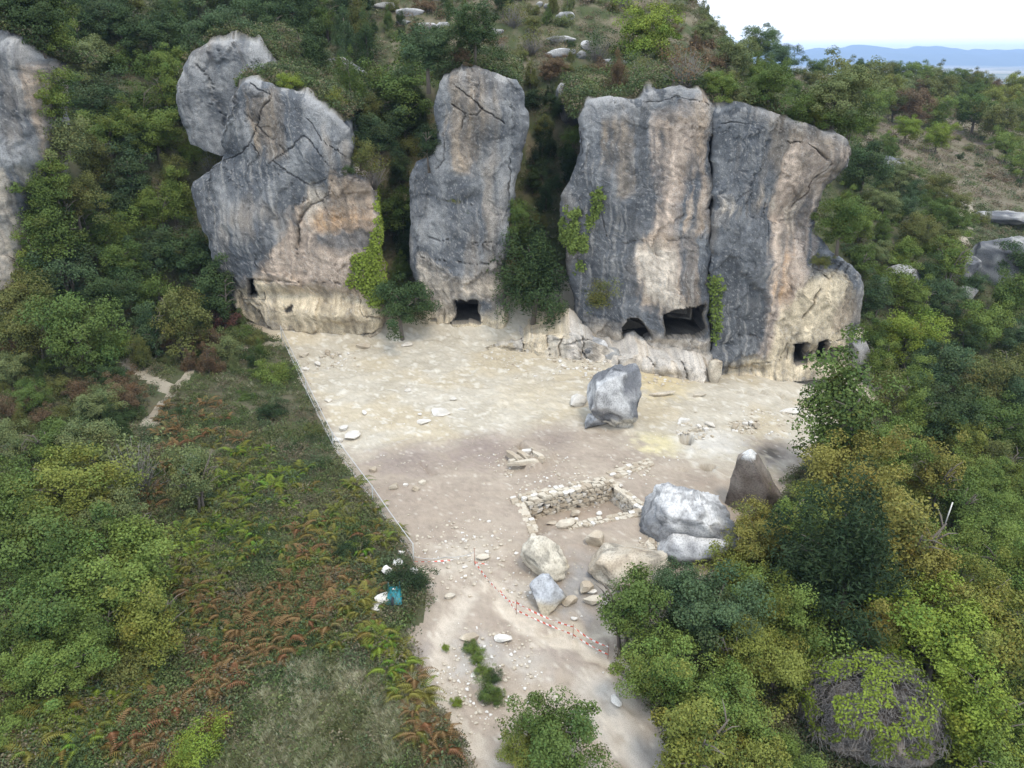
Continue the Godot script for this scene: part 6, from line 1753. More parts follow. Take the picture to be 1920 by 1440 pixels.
		["oak", 2.17, 23.79, 87.49, 2.13, "olive", "small olive oak close up-left of the long white ledge"],
		["bush", 14.93, 22.33, 86.59, 1.09, "brown", "small brownish bush close down-right of the lime-leaved hilltop oak"],
		["juniper", -6.51, 24.61, 89.45, 1.31, "dark", "small dark green juniper right of the upper pale ledges"],
		["bush", 19.03, 29.39, 106.44, 0.89, "mid", "small green bush up-right of the lime-leaved hilltop oak"],
		["juniper", -13.89, 23.88, 88.13, 1.46, "dark", "small dark green juniper close left of the upper pale ledges"],
		["juniper", -6.52, 25.78, 91.63, 1.82, "pale", "small pale grey-green juniper right of the upper pale ledges"],
		["bush", 21.40, 19.05, 84.31, 1.74, "olive", "second small olive bush down-left of the hill's skyline notch"],
		["bush", 47.84, 17.69, 152.65, 1.85, "mid", "second small green bush close below the hill's skyline notch"],
		["bush", 43.68, 15.29, 126.57, 1.93, "mid", "third small green bush below the hill's skyline notch"],
		["oak", 25.05, 18.44, 89.08, 3.05, "light", "small fresh green oak down-left of the hill's skyline notch"],
		["bush", 50.99, 16.36, 149.36, 1.62, "mid", "nearest small green bush below the hill's skyline notch"],
		["oak", 44.47, 16.22, 134.01, 2.78, "mid", "small green oak close below the hill's skyline notch"],
		["bush", 24.83, 17.67, 87.18, 1.29, "light", "small fresh green bush down-left of the hill's skyline notch"],
		["bush", 15.14, 18.72, 55.74, 1.51, "pale", "pale grey-green bush up-right of the split cliff's crack"],
		["oak", 68.63, 17.48, 202.47, 2.39, "mid", "nearest small green oak close down-right of the hill's skyline notch"],
		["bush", 20.95, 17.23, 55.73, 2.03, "mid", "green bush close up-left of the overhang's nose"],
		["bush", 42.45, 16.90, 132.61, 1.82, "light", "nearest small fresh green bush close below the hill's skyline notch"],
		["oak", 13.90, 18.60, 56.12, 2.64, "light", "fresh green oak above the split cliff's crack"],
		["bush", 18.99, 17.74, 55.71, 2.03, "mid", "green bush up-left of the overhang's nose"],
		["oak", 16.82, 18.29, 55.60, 3.51, "mid", "green oak below the hill's skyline notch"],
		["oak", 59.77, 18.03, 198.29, 3.10, "olive", "small olive oak close down-left of the hill's skyline notch"],
		["bush", 52.09, 15.93, 148.61, 1.49, "pale", "second small pale grey-green bush down-right of the hill's skyline notch"],
		["bush", 66.28, 17.70, 203.33, 1.42, "mid", "nearest small green bush close below the hill's skyline notch"],
		["bush", 24.49, 23.79, 102.15, 1.51, "pale", "small pale grey-green bush left of the hill's skyline notch"],
		["bush", 63.04, 16.85, 184.08, 1.46, "olive", "small olive bush close below the hill's skyline notch"],
		["bush", 23.61, 19.05, 87.73, 1.31, "pale", "second small pale grey-green bush down-left of the hill's skyline notch"],
		["bush", 28.19, 18.73, 96.23, 1.22, "olive", "nearest small olive bush down-left of the hill's skyline notch"],
		["oak", 65.62, 17.47, 197.90, 2.49, "olive", "small olive oak close below the hill's skyline notch"],
		["bush", 58.35, 18.14, 197.55, 1.35, "olive", "small olive bush close down-left of the hill's skyline notch"],
		["bush", 33.17, 17.88, 107.55, 1.45, "light", "second small fresh green bush close below the hill's skyline notch"],
		["bush", 65.41, 18.07, 212.39, 1.42, "mid", "small green bush close down-left of the hill's skyline notch"],
		["bush", 42.67, 16.09, 128.43, 1.47, "mid", "second small green bush below the hill's skyline notch"],
		["bush", 49.99, 15.28, 141.00, 1.22, "light", "small fresh green bush down-right of the hill's skyline notch"],
		["bush", 22.46, 22.35, 93.13, 1.24, "light", "small fresh green bush left of the hill's skyline notch"],
		["bush", 24.32, 20.15, 91.41, 1.24, "pale", "nearest small pale grey-green bush down-left of the hill's skyline notch"],
		["oak", 28.51, 18.85, 97.44, 3.39, "mid", "small green oak close down-left of the hill's skyline notch"],
		["bush", 53.96, 17.74, 177.12, 1.27, "pale", "small pale grey-green bush close down-left of the hill's skyline notch"],
		["bush", 38.05, 5.96, 80.63, 1.94, "mid", "small green bush above the white-capped rock"],
		["bush", 31.61, 5.54, 75.64, 2.13, "pale", "pale grey-green bush below the overhang's nose"],
		["oak", 44.00, 6.56, 89.16, 3.35, "blue", "small bluish green oak down-left of the bare brown slope"],
		["slim", 32.87, 7.28, 78.88, 3.35, "light", "small fresh green slender tree close below the overhang's nose"],
		["oak", 49.39, 5.79, 94.44, 4.12, "olive", "olive oak below the bare brown slope"],
		["bush", 46.07, 6.15, 90.71, 1.99, "mid", "small green bush down-left of the bare brown slope"],
		["oak", 42.59, 7.40, 90.08, 4.53, "pale", "pale grey-green oak right of the overhang's nose"],
		["bush", 53.29, 3.86, 91.69, 2.14, "olive", "small olive bush close left of the flat far outcrop"],
		["oak", 34.26, 3.20, 73.68, 3.29, "pale", "pale grey-green oak close up-left of the white-capped rock"],
		["slim", 36.55, 2.47, 73.65, 4.53, "light", "fresh green slender tree close above the white-capped rock"],
		["oak", 36.90, 6.29, 80.32, 4.01, "pale", "pale grey-green oak down-right of the overhang's nose"],
		["oak", 44.14, 4.66, 83.17, 4.15, "mid", "green oak left of the flat far outcrop"],
		["oak", 39.97, 5.72, 81.87, 3.63, "blue", "bluish green oak down-right of the overhang's nose"],
		["oak", 42.91, 3.10, 78.37, 3.59, "olive", "olive oak left of the furrowed outcrop"],
		["slim", 35.62, 4.33, 76.13, 3.70, "mid", "small green slender tree above the white-capped rock"],
		["bush", 53.62, 13.55, 138.54, 1.84, "light", "small fresh green bush above the overhang's nose"],
		["oak", 39.28, 3.86, 77.51, 4.48, "olive", "olive oak above the white-capped rock"],
		["bush", 31.64, 4.28, 73.93, 1.87, "blue", "small bluish green bush up-left of the white-capped rock"],
		["oak", 49.60, 4.77, 90.42, 3.79, "olive", "olive oak left of the flat far outcrop"],
		["oak", 21.42, 17.11, 55.71, 4.80, "pale", "nearest pale grey-green oak above the overhang's nose"],
		["slim", 47.17, 8.79, 103.16, 4.08, "mid", "small green slender tree close right of the overhang's nose"],
		["oak", 49.20, 10.73, 116.16, 4.07, "light", "small fresh green oak close up-right of the overhang's nose"],
		["oak", 22.58, 9.26, 54.77, 4.23, "mid", "green oak below the overhang's nose"],
		["bush", 36.18, 7.77, 82.69, 1.80, "light", "small fresh green bush below the overhang's nose"],
		["bush", 40.84, 3.62, 78.05, 2.07, "light", "small fresh green bush up-right of the white-capped rock"],
		["bush", 22.57, 16.81, 55.75, 2.10, "mid", "green bush right at the overhang's nose"],
		["bush", 34.46, 2.50, 72.70, 1.87, "light", "small fresh green bush close up-left of the white-capped rock"],
		["oak", 58.40, 12.45, 139.94, 4.58, "blue", "small bluish green oak above the overhang's nose"],
		["oak", 53.26, 16.07, 151.60, 4.23, "olive", "small olive oak close down-right of the hill's skyline notch"],
		["bush", 52.15, 12.65, 131.97, 1.93, "light", "small fresh green bush close above the overhang's nose"],
		["bush", 35.12, 8.81, 83.74, 2.15, "mid", "small green bush close below the overhang's nose"],
		["bush", 53.24, 7.15, 107.01, 1.77, "mid", "small green bush close down-left of the bare brown slope"],
		["slim", 33.04, 4.85, 75.48, 4.76, "light", "fresh green slender tree below the overhang's nose"],
		["bush", 53.17, 9.62, 119.42, 2.04, "mid", "small green bush close right of the overhang's nose"],
		["oak", 46.29, 3.78, 82.80, 3.99, "mid", "green oak close left of the flat far outcrop"],
		["slim", 40.08, 7.90, 88.04, 3.34, "blue", "small bluish green slender tree close down-right of the overhang's nose"],
		["slim", 31.69, 2.22, 70.84, 4.62, "mid", "green slender tree close up-left of the white-capped rock"],
		["oak", 52.87, 11.68, 128.80, 3.40, "pale", "small pale grey-green oak close above the overhang's nose"],
		["oak", 82.68, 7.48, 141.54, 8.28, "olive", "olive oak close below the far ridge end"],
		["bush", 103.19, 14.45, 195.52, 4.10, "brown", "small brownish bush left of the far ridge end"],
		["oak", 66.37, 10.39, 139.57, 7.49, "brown", "brownish oak up-left of the bare brown slope"],
		["bush", 78.79, 14.48, 181.06, 3.26, "light", "small fresh green bush up-right of the overhang's nose"],
		["oak", 81.01, 13.13, 173.32, 6.25, "pale", "small pale grey-green oak up-left of the bare brown slope"],
		["oak", 80.58, 8.84, 146.12, 8.12, "mid", "green oak close up-right of the bare brown slope"],
		["oak", 97.45, 10.76, 169.79, 6.83, "yellow", "yellow-green oak right at the far ridge end"],
		["oak", 64.87, 11.49, 142.77, 6.62, "pale", "pale grey-green oak up-left of the bare brown slope"],
		["oak", 106.18, 11.54, 178.57, 8.26, "yellow", "yellow-green oak well up-right of the bare brown slope"],
		["oak", 85.16, 11.83, 168.33, 7.82, "olive", "olive oak above the bare brown slope"],
		["oak", 95.27, 11.91, 175.55, 6.34, "mid", "small green oak close left of the far ridge end"],
		["oak", 72.48, 13.99, 169.50, 7.93, "olive", "olive oak above the overhang's nose"],
		["oak", 92.79, 14.60, 191.64, 5.86, "pale", "second small pale grey-green oak above the bare brown slope"],
		["oak", 73.05, 9.88, 144.01, 6.63, "light", "fresh green oak close above the bare brown slope"],
		["oak", 83.26, 12.41, 170.44, 5.65, "brown", "small brownish oak up-left of the bare brown slope"],
		["bush", 103.14, 10.60, 171.79, 3.98, "light", "small fresh green bush close below the far ridge end"],
		["bush", 94.93, 16.26, 207.79, 3.65, "brown", "small brownish bush up-left of the bare brown slope"],
		["oak", 104.87, 13.55, 190.13, 5.85, "olive", "nearest small olive oak close left of the far ridge end"],
		["oak", 61.05, 13.47, 147.70, 5.84, "pale", "second pale grey-green oak above the overhang's nose"],
		["bush", 85.17, 10.51, 159.21, 3.42, "brown", "small brownish bush close up-right of the bare brown slope"],
		["oak", 92.10, 7.91, 149.35, 6.37, "olive", "olive oak close down-right of the far ridge end"],
		["bush", 79.92, 17.43, 216.63, 3.64, "pale", "nearest small pale grey-green bush down-right of the hill's skyline notch"],
		["bush", 93.61, 12.27, 176.88, 4.43, "light", "small fresh green bush close above the bare brown slope"],
		["oak", 88.75, 14.51, 188.76, 7.45, "light", "fresh green oak up-left of the bare brown slope"],
		["oak", 64.45, 16.42, 181.07, 5.93, "mid", "second small green oak close down-right of the hill's skyline notch"],
		["bush", 110.29, 11.52, 180.20, 3.72, "mid", "small green bush close down-right of the far ridge end"],
		["bush", 112.31, 14.40, 198.96, 3.89, "brown", "small brownish bush close left of the far ridge end"],
		["oak", 73.23, 15.67, 185.40, 6.14, "yellow", "small yellow-green oak down-right of the hill's skyline notch"],
		["oak", 59.26, 11.42, 136.54, 6.65, "light", "fresh green oak up-right of the overhang's nose"],
		["bush", 102.95, 12.76, 184.36, 3.11, "olive", "small olive bush close left of the far ridge end"],
		["oak", 104.41, 14.14, 193.84, 5.66, "olive", "second small olive oak close left of the far ridge end"],
		["oak", 84.15, 14.98, 189.37, 6.95, "mid", "small green oak well up-left of the bare brown slope"],
		["oak", 97.30, 14.87, 195.88, 6.16, "pale", "nearest small pale grey-green oak above the bare brown slope"],
		["bush", 108.57, 12.35, 184.26, 3.40, "pale", "small pale grey-green bush right at the far ridge end"],
		["oak", 74.75, 13.24, 166.65, 6.36, "yellow", "small yellow-green oak up-left of the bare brown slope"],
		["oak", 98.45, 14.11, 191.02, 6.29, "mid", "small green oak left of the far ridge end"],
		["oak", 75.86, 4.39, 120.88, 6.27, "light", "fresh green oak up-right of the flat far outcrop"],
		["oak", 78.37, 5.86, 130.88, 6.11, "light", "fresh green oak below the far ridge end"],
		["bush", 80.39, 7.31, 139.07, 1.15, "olive", "second small olive bush close right of the bare brown slope"],
		["bush", 82.35, 8.89, 147.82, 1.15, "olive", "nearest small olive bush close right of the bare brown slope"],
		["bush", 74.97, 6.93, 132.91, 0.85, "dark", "second small dark green bush close down-right of the bare brown slope"],
		["bush", 73.18, 4.32, 117.40, 1.45, "dark", "small dark green bush close up-right of the flat far outcrop"],
		["bush", 71.69, 4.77, 118.60, 1.08, "brown", "nearest small brownish bush close above the flat far outcrop"],
		["bush", 74.27, 7.46, 134.62, 1.45, "olive", "small olive bush close down-right of the bare brown slope"],
		["bush", 74.19, 6.08, 128.27, 0.96, "brown", "nearest small brownish bush down-right of the bare brown slope"],
		["bush", 69.98, 7.04, 128.72, 1.24, "dark", "nearest small dark green bush close down-right of the bare brown slope"],
		["bush", 81.45, 8.23, 144.04, 1.16, "dark", "small dark green bush close right of the bare brown slope"],
		["bush", 75.44, 5.88, 128.46, 0.86, "brown", "second small brownish bush down-right of the bare brown slope"],
		["bush", 78.12, 6.16, 132.09, 0.91, "olive", "small olive bush down-right of the bare brown slope"],
		["bush", 69.48, 5.22, 118.82, 1.29, "brown", "second small brownish bush close above the flat far outcrop"],
		["bush", 75.28, 8.60, 140.45, 1.26, "olive", "nearest small olive bush right at the bare brown slope"],
		["bush", 76.16, 5.20, 125.73, 0.86, "brown", "small brownish bush above the flat far outcrop"],
		["bush", 71.30, 6.10, 125.59, 0.99, "dark", "third small dark green bush close down-right of the bare brown slope"],
		["bush", 81.09, 10.06, 152.58, 0.96, "olive", "second small olive bush right at the bare brown slope"],
		["oak", 38.70, -0.57, 69.25, 4.56, "blue", "bluish green oak close right of the white-capped rock"],
		["oak", 37.87, -5.41, 59.04, 6.11, "olive", "olive oak well below the furrowed outcrop"],
		["oak", 31.55, -5.01, 52.93, 5.82, "dark", "dark green oak well above the white stake"],
		["slim", 34.48, 0.34, 68.92, 5.27, "light", "fresh green slender tree well left of the furrowed outcrop"],
		["slim", 39.64, -3.09, 65.03, 4.01, "dark", "dark green slender tree well below the furrowed outcrop"],
		["oak", 44.68, -3.59, 66.40, 4.51, "blue", "bluish green oak below the furrowed outcrop"],
		["slim", 38.42, 0.94, 71.94, 4.53, "dark", "dark green slender tree close up-right of the white-capped rock"],
		["bush", 44.26, 0.77, 74.57, 2.55, "blue", "bluish green bush close down-left of the furrowed outcrop"],
		["oak", 41.15, -2.85, 66.17, 5.65, "light", "fresh green oak below the furrowed outcrop"],
		["oak", 41.00, -6.49, 58.67, 5.42, "blue", "bluish green oak well below the furrowed outcrop"],
		["slim", 27.96, -3.42, 54.25, 4.50, "olive", "olive slender tree well right of the far end door"],
		["slim", 28.98, -2.62, 58.60, 4.32, "light", "fresh green slender tree below the white-capped rock"],
		["slim", 29.26, -1.69, 61.41, 4.35, "mid", "green slender tree down-left of the white-capped rock"],
		["slim", 45.74, -1.72, 70.46, 6.28, "mid", "green slender tree close down-right of the furrowed outcrop"],
		["slim", 42.50, -5.32, 62.21, 5.99, "olive", "olive slender tree well below the furrowed outcrop"],
		["oak", 34.13, -4.20, 58.96, 6.01, "blue", "bluish green oak well down-right of the white-capped rock"],
		["oak", 49.96, -0.10, 76.04, 6.06, "dark", "dark green oak close right of the furrowed outcrop"],
		["slim", 31.45, 0.13, 66.81, 4.65, "blue", "bluish green slender tree close left of the white-capped rock"],
		["bush", 39.16, -1.01, 68.65, 2.20, "olive", "olive bush down-right of the white-capped rock"],
		["slim", 31.19, -3.78, 57.13, 4.80, "light", "fresh green slender tree well below the white-capped rock"],
		["slim", 41.05, 1.03, 73.37, 5.86, "light", "fresh green slender tree left of the furrowed outcrop"],
		["slim", 35.67, -0.56, 67.81, 4.58, "light", "fresh green slender tree close down-right of the white-capped rock"],
		["oak", 17.39, -1.20, 35.58, 5.96, "gold", "big golden oak well above the big yew"],
		["oak", 27.15, -5.84, 38.44, 4.38, "light", "fresh green oak right of the white stake"],
		["oak", 17.41, -3.25, 26.27, 5.40, "lime", "big lime oak well up-right of the twig-covered mound"],
		["oak", 30.82, -5.94, 47.21, 4.00, "light", "second fresh green oak up-right of the white stake"],
		["bush", 22.57, -4.79, 27.43, 2.34, "light", "fresh green bush above the bottom right thicket"],
		["slim", 16.34, -2.52, 28.09, 4.41, "yellow", "yellow-green slender tree down-right of the big yew"],
		["slim", 26.06, -4.80, 40.80, 4.79, "mid", "green slender tree close up-right of the white stake"],
		["oak", 23.08, -2.36, 43.15, 4.46, "light", "fresh green oak well up-left of the white stake"],
		["bush", 22.68, -3.37, 35.24, 3.32, "light", "fresh green bush close below the white stake"],
		["slim", 17.77, -2.14, 30.88, 6.35, "gold", "big golden slender tree close down-left of the white stake"],
		["oak", 20.47, -3.84, 27.10, 5.45, "yellow", "big yellow-green oak well above the bottom right thicket"],
		["bush", 20.79, -4.59, 24.53, 2.42, "light", "fresh green bush close up-right of the bottom right thicket"],
		["bush", 13.09, -2.42, 26.64, 2.82, "light", "big fresh green bush up-left of the twig-covered mound"],
		["oak", 36.14, -6.47, 53.63, 5.59, "mid", "green oak well up-right of the white stake"],
		["bush", 31.26, -4.95, 52.75, 2.22, "yellow", "yellow-green bush above the white stake"],
		["oak", 34.14, -7.15, 47.56, 4.10, "light", "third fresh green oak up-right of the white stake"],
		["slim", 25.01, -5.37, 33.00, 5.86, "light", "fresh green slender tree well down-right of the white stake"],
		["bush", 24.32, -3.38, 42.05, 2.27, "yellow", "yellow-green bush close up-left of the white stake"],
		["oak", 29.74, -6.23, 43.33, 4.06, "light", "nearest fresh green oak up-right of the white stake"],
		["slim", 22.63, -3.96, 31.79, 4.02, "yellow", "yellow-green slender tree down-right of the white stake"],
		["slim", 17.53, -4.14, 23.28, 4.93, "lime", "lime slender tree up-left of the bottom right thicket"],
		["slim", 17.89, -4.59, 21.94, 3.80, "light", "fresh green slender tree close down-left of the bottom right thicket"],
		["slim", 34.11, -6.70, 49.63, 4.34, "olive", "olive slender tree up-right of the white stake"],
		["oak", 32.58, -5.74, 51.44, 4.36, "yellow", "yellow-green oak well above the white stake"],
		["bush", 34.29, -7.45, 46.35, 2.30, "light", "fresh green bush right of the white stake"],
		["slim", 29.10, -4.19, 52.59, 4.47, "light", "fresh green slender tree well above the white stake"],
		["bush", 10.10, -0.80, 30.97, 2.35, "yellow", "yellow-green bush down-right of the big white boulder"],
		["slim", 14.96, -2.64, 26.86, 3.98, "gold", "golden slender tree below the big yew"],
		["slim", 13.35, -1.04, 32.00, 4.49, "light", "fresh green slender tree up-left of the big yew"],
		["bush", 20.52, -1.76, 37.83, 2.12, "light", "fresh green bush left of the white stake"],
		["slim", 6.37, -2.99, 21.28, 4.77, "yellow", "big yellow-green slender tree well down-right of the striped tape's end"],
		["slim", 18.35, -2.60, 29.57, 5.00, "gold", "golden slender tree below the white stake"],
		["slim", 25.12, -4.03, 41.55, 5.53, "gold", "golden slender tree above the white stake"],
		["slim", 39.14, -7.15, 54.76, 4.02, "mid", "green slender tree well up-right of the white stake"],
		["oak", 30.53, -7.07, 40.28, 3.98, "light", "fresh green oak well right of the white stake"],
		["slim", -26.30, 0.78, 38.07, 3.02, "pale", "pale grey-green slender tree well left of the path fork"],
		["slim", -13.94, -0.48, 24.79, 4.10, "yellow", "yellow-green slender tree well below the white-leaved sapling"],
		["slim", -24.61, 0.71, 38.47, 3.68, "mid", "green slender tree well left of the path fork"],
		["oak", -22.69, 0.61, 38.50, 3.74, "pale", "pale grey-green oak well down-left of the path fork"],
		["slim", -17.63, -0.39, 22.77, 3.13, "light", "fresh green slender tree well up-left of the bottom fern edge"],
		["bush", -29.12, 1.20, 41.13, 1.72, "pale", "pale grey-green bush well left of the path fork"],
		["slim", -15.82, -0.40, 24.45, 3.36, "mid", "green slender tree well above the bottom fern edge"],
		["slim", -33.39, 10.46, 57.45, 4.66, "mid", "green slender tree close below the streaked edge cliff"],
		["slim", -34.59, 6.27, 57.39, 4.79, "light", "nearest fresh green slender tree well below the streaked edge cliff"],
		["bush", -19.27, 1.51, 56.86, 1.52, "olive", "small olive bush below the pointed cliff's door slot"],
		["bush", -29.08, 1.57, 45.71, 1.03, "pale", "small pale grey-green bush well left of the path fork"],
		["bush", -28.21, 1.29, 43.48, 1.30, "brown", "nearest small brownish bush well left of the path fork"],
		["bush", -24.23, 1.59, 53.01, 1.10, "pale", "small pale grey-green bush close above the path fork"],
		["juniper", -21.01, 1.23, 51.53, 2.47, "brown", "small brownish juniper up-right of the path fork"],
		["juniper", -30.33, 1.91, 47.56, 1.46, "dark", "small dark green juniper well left of the path fork"],
		["bush", -34.36, 3.06, 50.96, 1.36, "brown", "second small brownish bush well left of the path fork"],
		["bush", -24.79, 1.79, 54.81, 1.54, "brown", "small brownish bush above the path fork"],
		["bush", -27.31, 1.44, 46.57, 1.62, "brown", "nearest brownish bush well left of the path fork"],
		["bush", -32.10, 2.31, 48.68, 1.07, "dark", "small dark green bush well left of the path fork"],
		["oak", -28.69, 1.82, 49.33, 1.95, "pale", "small pale grey-green oak well left of the path fork"],
		["oak", -21.99, 1.51, 54.47, 2.45, "brown", "brownish oak down-left of the pointed cliff's door slot"],
		["bush", -28.92, 1.68, 47.23, 1.62, "olive", "olive bush well left of the path fork"],
		["oak", -26.35, 1.48, 48.45, 2.33, "dark", "dark green oak left of the path fork"],
		["juniper", -23.85, 0.96, 43.49, 2.04, "dark", "nearest small dark green juniper down-left of the path fork"],
		["bush", -30.05, 1.53, 43.90, 1.57, "brown", "second brownish bush well left of the path fork"],
		["bush", -30.94, 2.20, 49.57, 1.41, "mid", "small green bush well left of the path fork"],
		["oak", -24.63, 1.05, 44.11, 2.78, "pale", "pale grey-green oak left of the path fork"],
		["oak", -31.85, 2.04, 46.68, 2.75, "pale", "pale grey-green oak well left of the path fork"],
		["bush", -27.53, 1.29, 44.25, 1.19, "olive", "small olive bush well left of the path fork"],
		["oak", -29.32, 1.52, 44.73, 2.45, "mid", "green oak well left of the path fork"],
		["juniper", -27.83, 1.67, 48.81, 1.60, "olive", "small olive juniper left of the path fork"],
		["bush", -25.86, 1.91, 54.81, 1.26, "pale", "small pale grey-green bush above the path fork"],
		["bush", -20.64, 1.70, 57.52, 1.72, "mid", "green bush below the pointed cliff's door slot"],
		["juniper", -25.46, 1.59, 51.43, 2.60, "olive", "small olive juniper up-left of the path fork"],
		["juniper", -22.37, 1.35, 51.74, 1.84, "brown", "small brownish juniper close up-right of the path fork"],
		["juniper", -22.55, 0.78, 41.79, 1.92, "dark", "second small dark green juniper down-left of the path fork"],
		["juniper", -18.38, 1.12, 52.91, 1.55, "dark", "small dark green juniper below the pointed cliff's door slot"],
		["juniper", -32.18, 2.48, 50.00, 1.84, "pale", "small pale grey-green juniper well left of the path fork"],
		["juniper", -25.42, 1.08, 43.78, 1.74, "dark", "small dark green juniper left of the path fork"],
		["juniper", -22.66, 1.54, 54.18, 1.66, "mid", "small green juniper up-right of the path fork"],
		["juniper", -30.31, 2.24, 50.96, 1.81, "brown", "small brownish juniper well left of the path fork"],
		["juniper", -23.67, 2.39, 59.28, 2.34, "olive", "small olive juniper down-left of the pointed cliff's door slot"],
		["juniper", -31.76, 1.95, 45.95, 1.53, "olive", "second small olive juniper well left of the path fork"],
		["juniper", -28.42, 1.20, 41.96, 1.96, "olive", "nearest small olive juniper well left of the path fork"],
		["juniper", -18.29, 1.23, 54.59, 1.64, "mid", "small green juniper below the pointed cliff's door slot"],
		["bush", -23.83, 2.22, 58.66, 1.15, "dark", "small dark green bush down-left of the pointed cliff's door slot"],
		["bush", -23.38, 0.99, 44.44, 1.41, "dark", "dark green bush close down-left of the path fork"],
		["bush", -20.38, 1.20, 51.79, 1.10, "brown", "small brownish bush up-right of the path fork"],
		["bush", -19.47, 1.27, 53.94, 1.05, "dark", "small dark green bush below the pointed cliff's door slot"],
		["bush", -17.79, 1.01, 51.70, 1.01, "mid", "small green bush below the pointed cliff's door slot"],
		["juniper", -21.23, 2.25, 59.59, 1.47, "pale", "small pale grey-green juniper close below the pointed cliff's door slot"],
		["juniper", -35.00, 3.43, 52.22, 1.44, "olive", "third small olive juniper well left of the path fork"],
		["oak", -23.95, 1.09, 45.48, 2.85, "brown", "brownish oak close left of the path fork"],
		["juniper", -19.39, 1.13, 51.88, 1.77, "pale", "small pale grey-green juniper up-right of the path fork"],
		["bush", -24.24, 1.88, 56.10, 1.06, "olive", "small olive bush above the path fork"],
		["bush", -20.36, 0.82, 44.88, 1.02, "dark", "small dark green bush close down-right of the path fork"],
		["bush", -12.79, 0.35, 41.66, 0.88, "dark", "small dark green bush close left of the fence bend"],
		["bush", -14.84, 0.41, 41.96, 0.77, "olive", "small olive bush up-right of the white-leaved sapling"],
		["bush", -20.43, 0.98, 47.58, 0.87, "mid", "small green bush close right of the path fork"],
		["bush", -17.31, 0.80, 47.81, 1.01, "mid", "small green bush right of the path fork"],
		["bush", -17.37, 0.62, 44.21, 0.87, "dark", "small dark green bush up-right of the white-leaved sapling"],
		["bush", -12.07, 0.24, 39.20, 0.83, "olive", "small olive bush close down-left of the fence bend"],
		["bush", -12.05, 0.41, 43.62, 1.05, "olive", "small olive bush close up-left of the fence bend"],
		["bush", -10.61, 0.24, 39.47, 0.95, "dark", "small dark green bush right at the fence bend"],
		["bush", -13.09, -0.04, 32.55, 0.68, "pale", "small pale grey-green bush down-right of the white-leaved sapling"],
		["bush", -8.53, -0.71, 25.57, 0.78, "mid", "small green bush above the meadow"],
		["bush", -10.51, -0.10, 32.31, 0.87, "pale", "small pale grey-green bush well down-left of the fence bend"],
		["dry", -8.15, 0.03, 34.60, 1.28, "olive", "small olive bare shrub below the fence bend"],
		["bush", -13.59, -0.15, 30.35, 0.88, "mid", "small green bush well below the white-leaved sapling"],
		["bush", -11.58, -0.26, 29.46, 0.62, "olive", "small olive bush well down-right of the white-leaved sapling"],
		["bush", -8.55, -0.49, 27.78, 0.67, "mid", "small green bush left of the wheelbarrow"],
		["bush", -13.33, 0.17, 36.94, 0.60, "dark", "small dark green bush right of the white-leaved sapling"],
		["bush", -12.42, -0.46, 26.14, 0.79, "pale", "small pale grey-green bush well up-left of the meadow"],
		["dry", -12.02, -0.01, 33.51, 1.25, "dark", "small dark green bare shrub well down-right of the white-leaved sapling"],
		["bush", -11.63, -0.67, 24.16, 0.73, "mid", "small green bush well up-left of the meadow"],
		["bush", -15.11, -0.71, 20.95, 0.69, "pale", "small pale grey-green bush close up-right of the bottom fern edge"],
	]:
		n += 1
		var k: String = q[0]
		var pick: int = (n * 5 + int(q[3])) % shape[k].size()
		var key := k + str(pick) + str(q[5])
		var o: Node3D
		if first.has(key):
			o = (first[key] as Node3D).duplicate()
			o.name = numbered(names[k][0])
			add_child(o)
		else:
			o = top(names[k][0])
			part("trunk" if k != "dry" else "twigs", shape[k][pick][1], mats.bark if k != "dry" else mats.twig, o)
			part("crown", shape[k][pick][0], mats[q[5]], o)
			first[key] = o
		o.position = Vector3(q[1], q[2] - 0.05, -q[3])
		o.rotation.y = n * 2.4
		var s: float = q[4]
		o.scale = Vector3(s * rng.randf_range(0.9, 1.12), s, s * rng.randf_range(0.9, 1.12))
		tag(o, q[6], names[k][1], groups[names[k][1]])
	ferns()
	ivy()
	mound()
	sapling()


func fern(sd: int) -> ArrayMesh:
	var r := RandomNumberGenerator.new()
	r.seed = sd
	var v := PackedVector3Array()
	var c := PackedColorArray()
	var idx := PackedInt32Array()
	for f in 11:
		var a := TAU * f / 11.0 + r.randf_range(-0.5, 0.5)
		var dir := Vector3(cos(a), 0, sin(a))
		var side := Vector3(-dir.z, 0, dir.x)
		var l := r.randf_range(0.4, 1.0)
		var tone := r.randf_range(0.7, 1.25)
		var rise := r.randf_range(0.5, 1.15)
		var hue := Color(1, 1, 1)
		if r.randf() < 0.35:
			hue = Color(0.62, 1.0, 0.75) if r.randf() < 0.6 else Color(0.8, 0.62, 0.7)
		for k in 13:
			var t := 0.22 + 0.78 * k / 12.0
			var p := dir * l * t * 0.85 + Vector3(0, l * rise * (1.25 * t - 1.0 * t * t) + 0.02, 0)
			var w := 0.26 * l * (1.0 - t) * (1.15 if k > 0 else 0.7) + 0.02
			for s in [-1.0, 1.0]:
				var tip: Vector3 = p + side * s * w + dir * w * 0.35 + Vector3(0, -w * 0.25 + r.randf_range(-0.02, 0.02), 0)
				var m := v.size()
				var j := tone * r.randf_range(0.8, 1.2)
				v.append_array([p - dir * 0.022, p + side * s * w * 0.5 + dir * w * 0.22 + Vector3(0, 0.012, 0), tip, p + dir * 0.018])
				for i in 4:
					c.append(Color(j * hue.r, j * hue.g, j * hue.b, 1))
				idx.append_array([m, m + 1, m + 2, m, m + 2, m + 3])
	return array_mesh(v, c, idx, false)


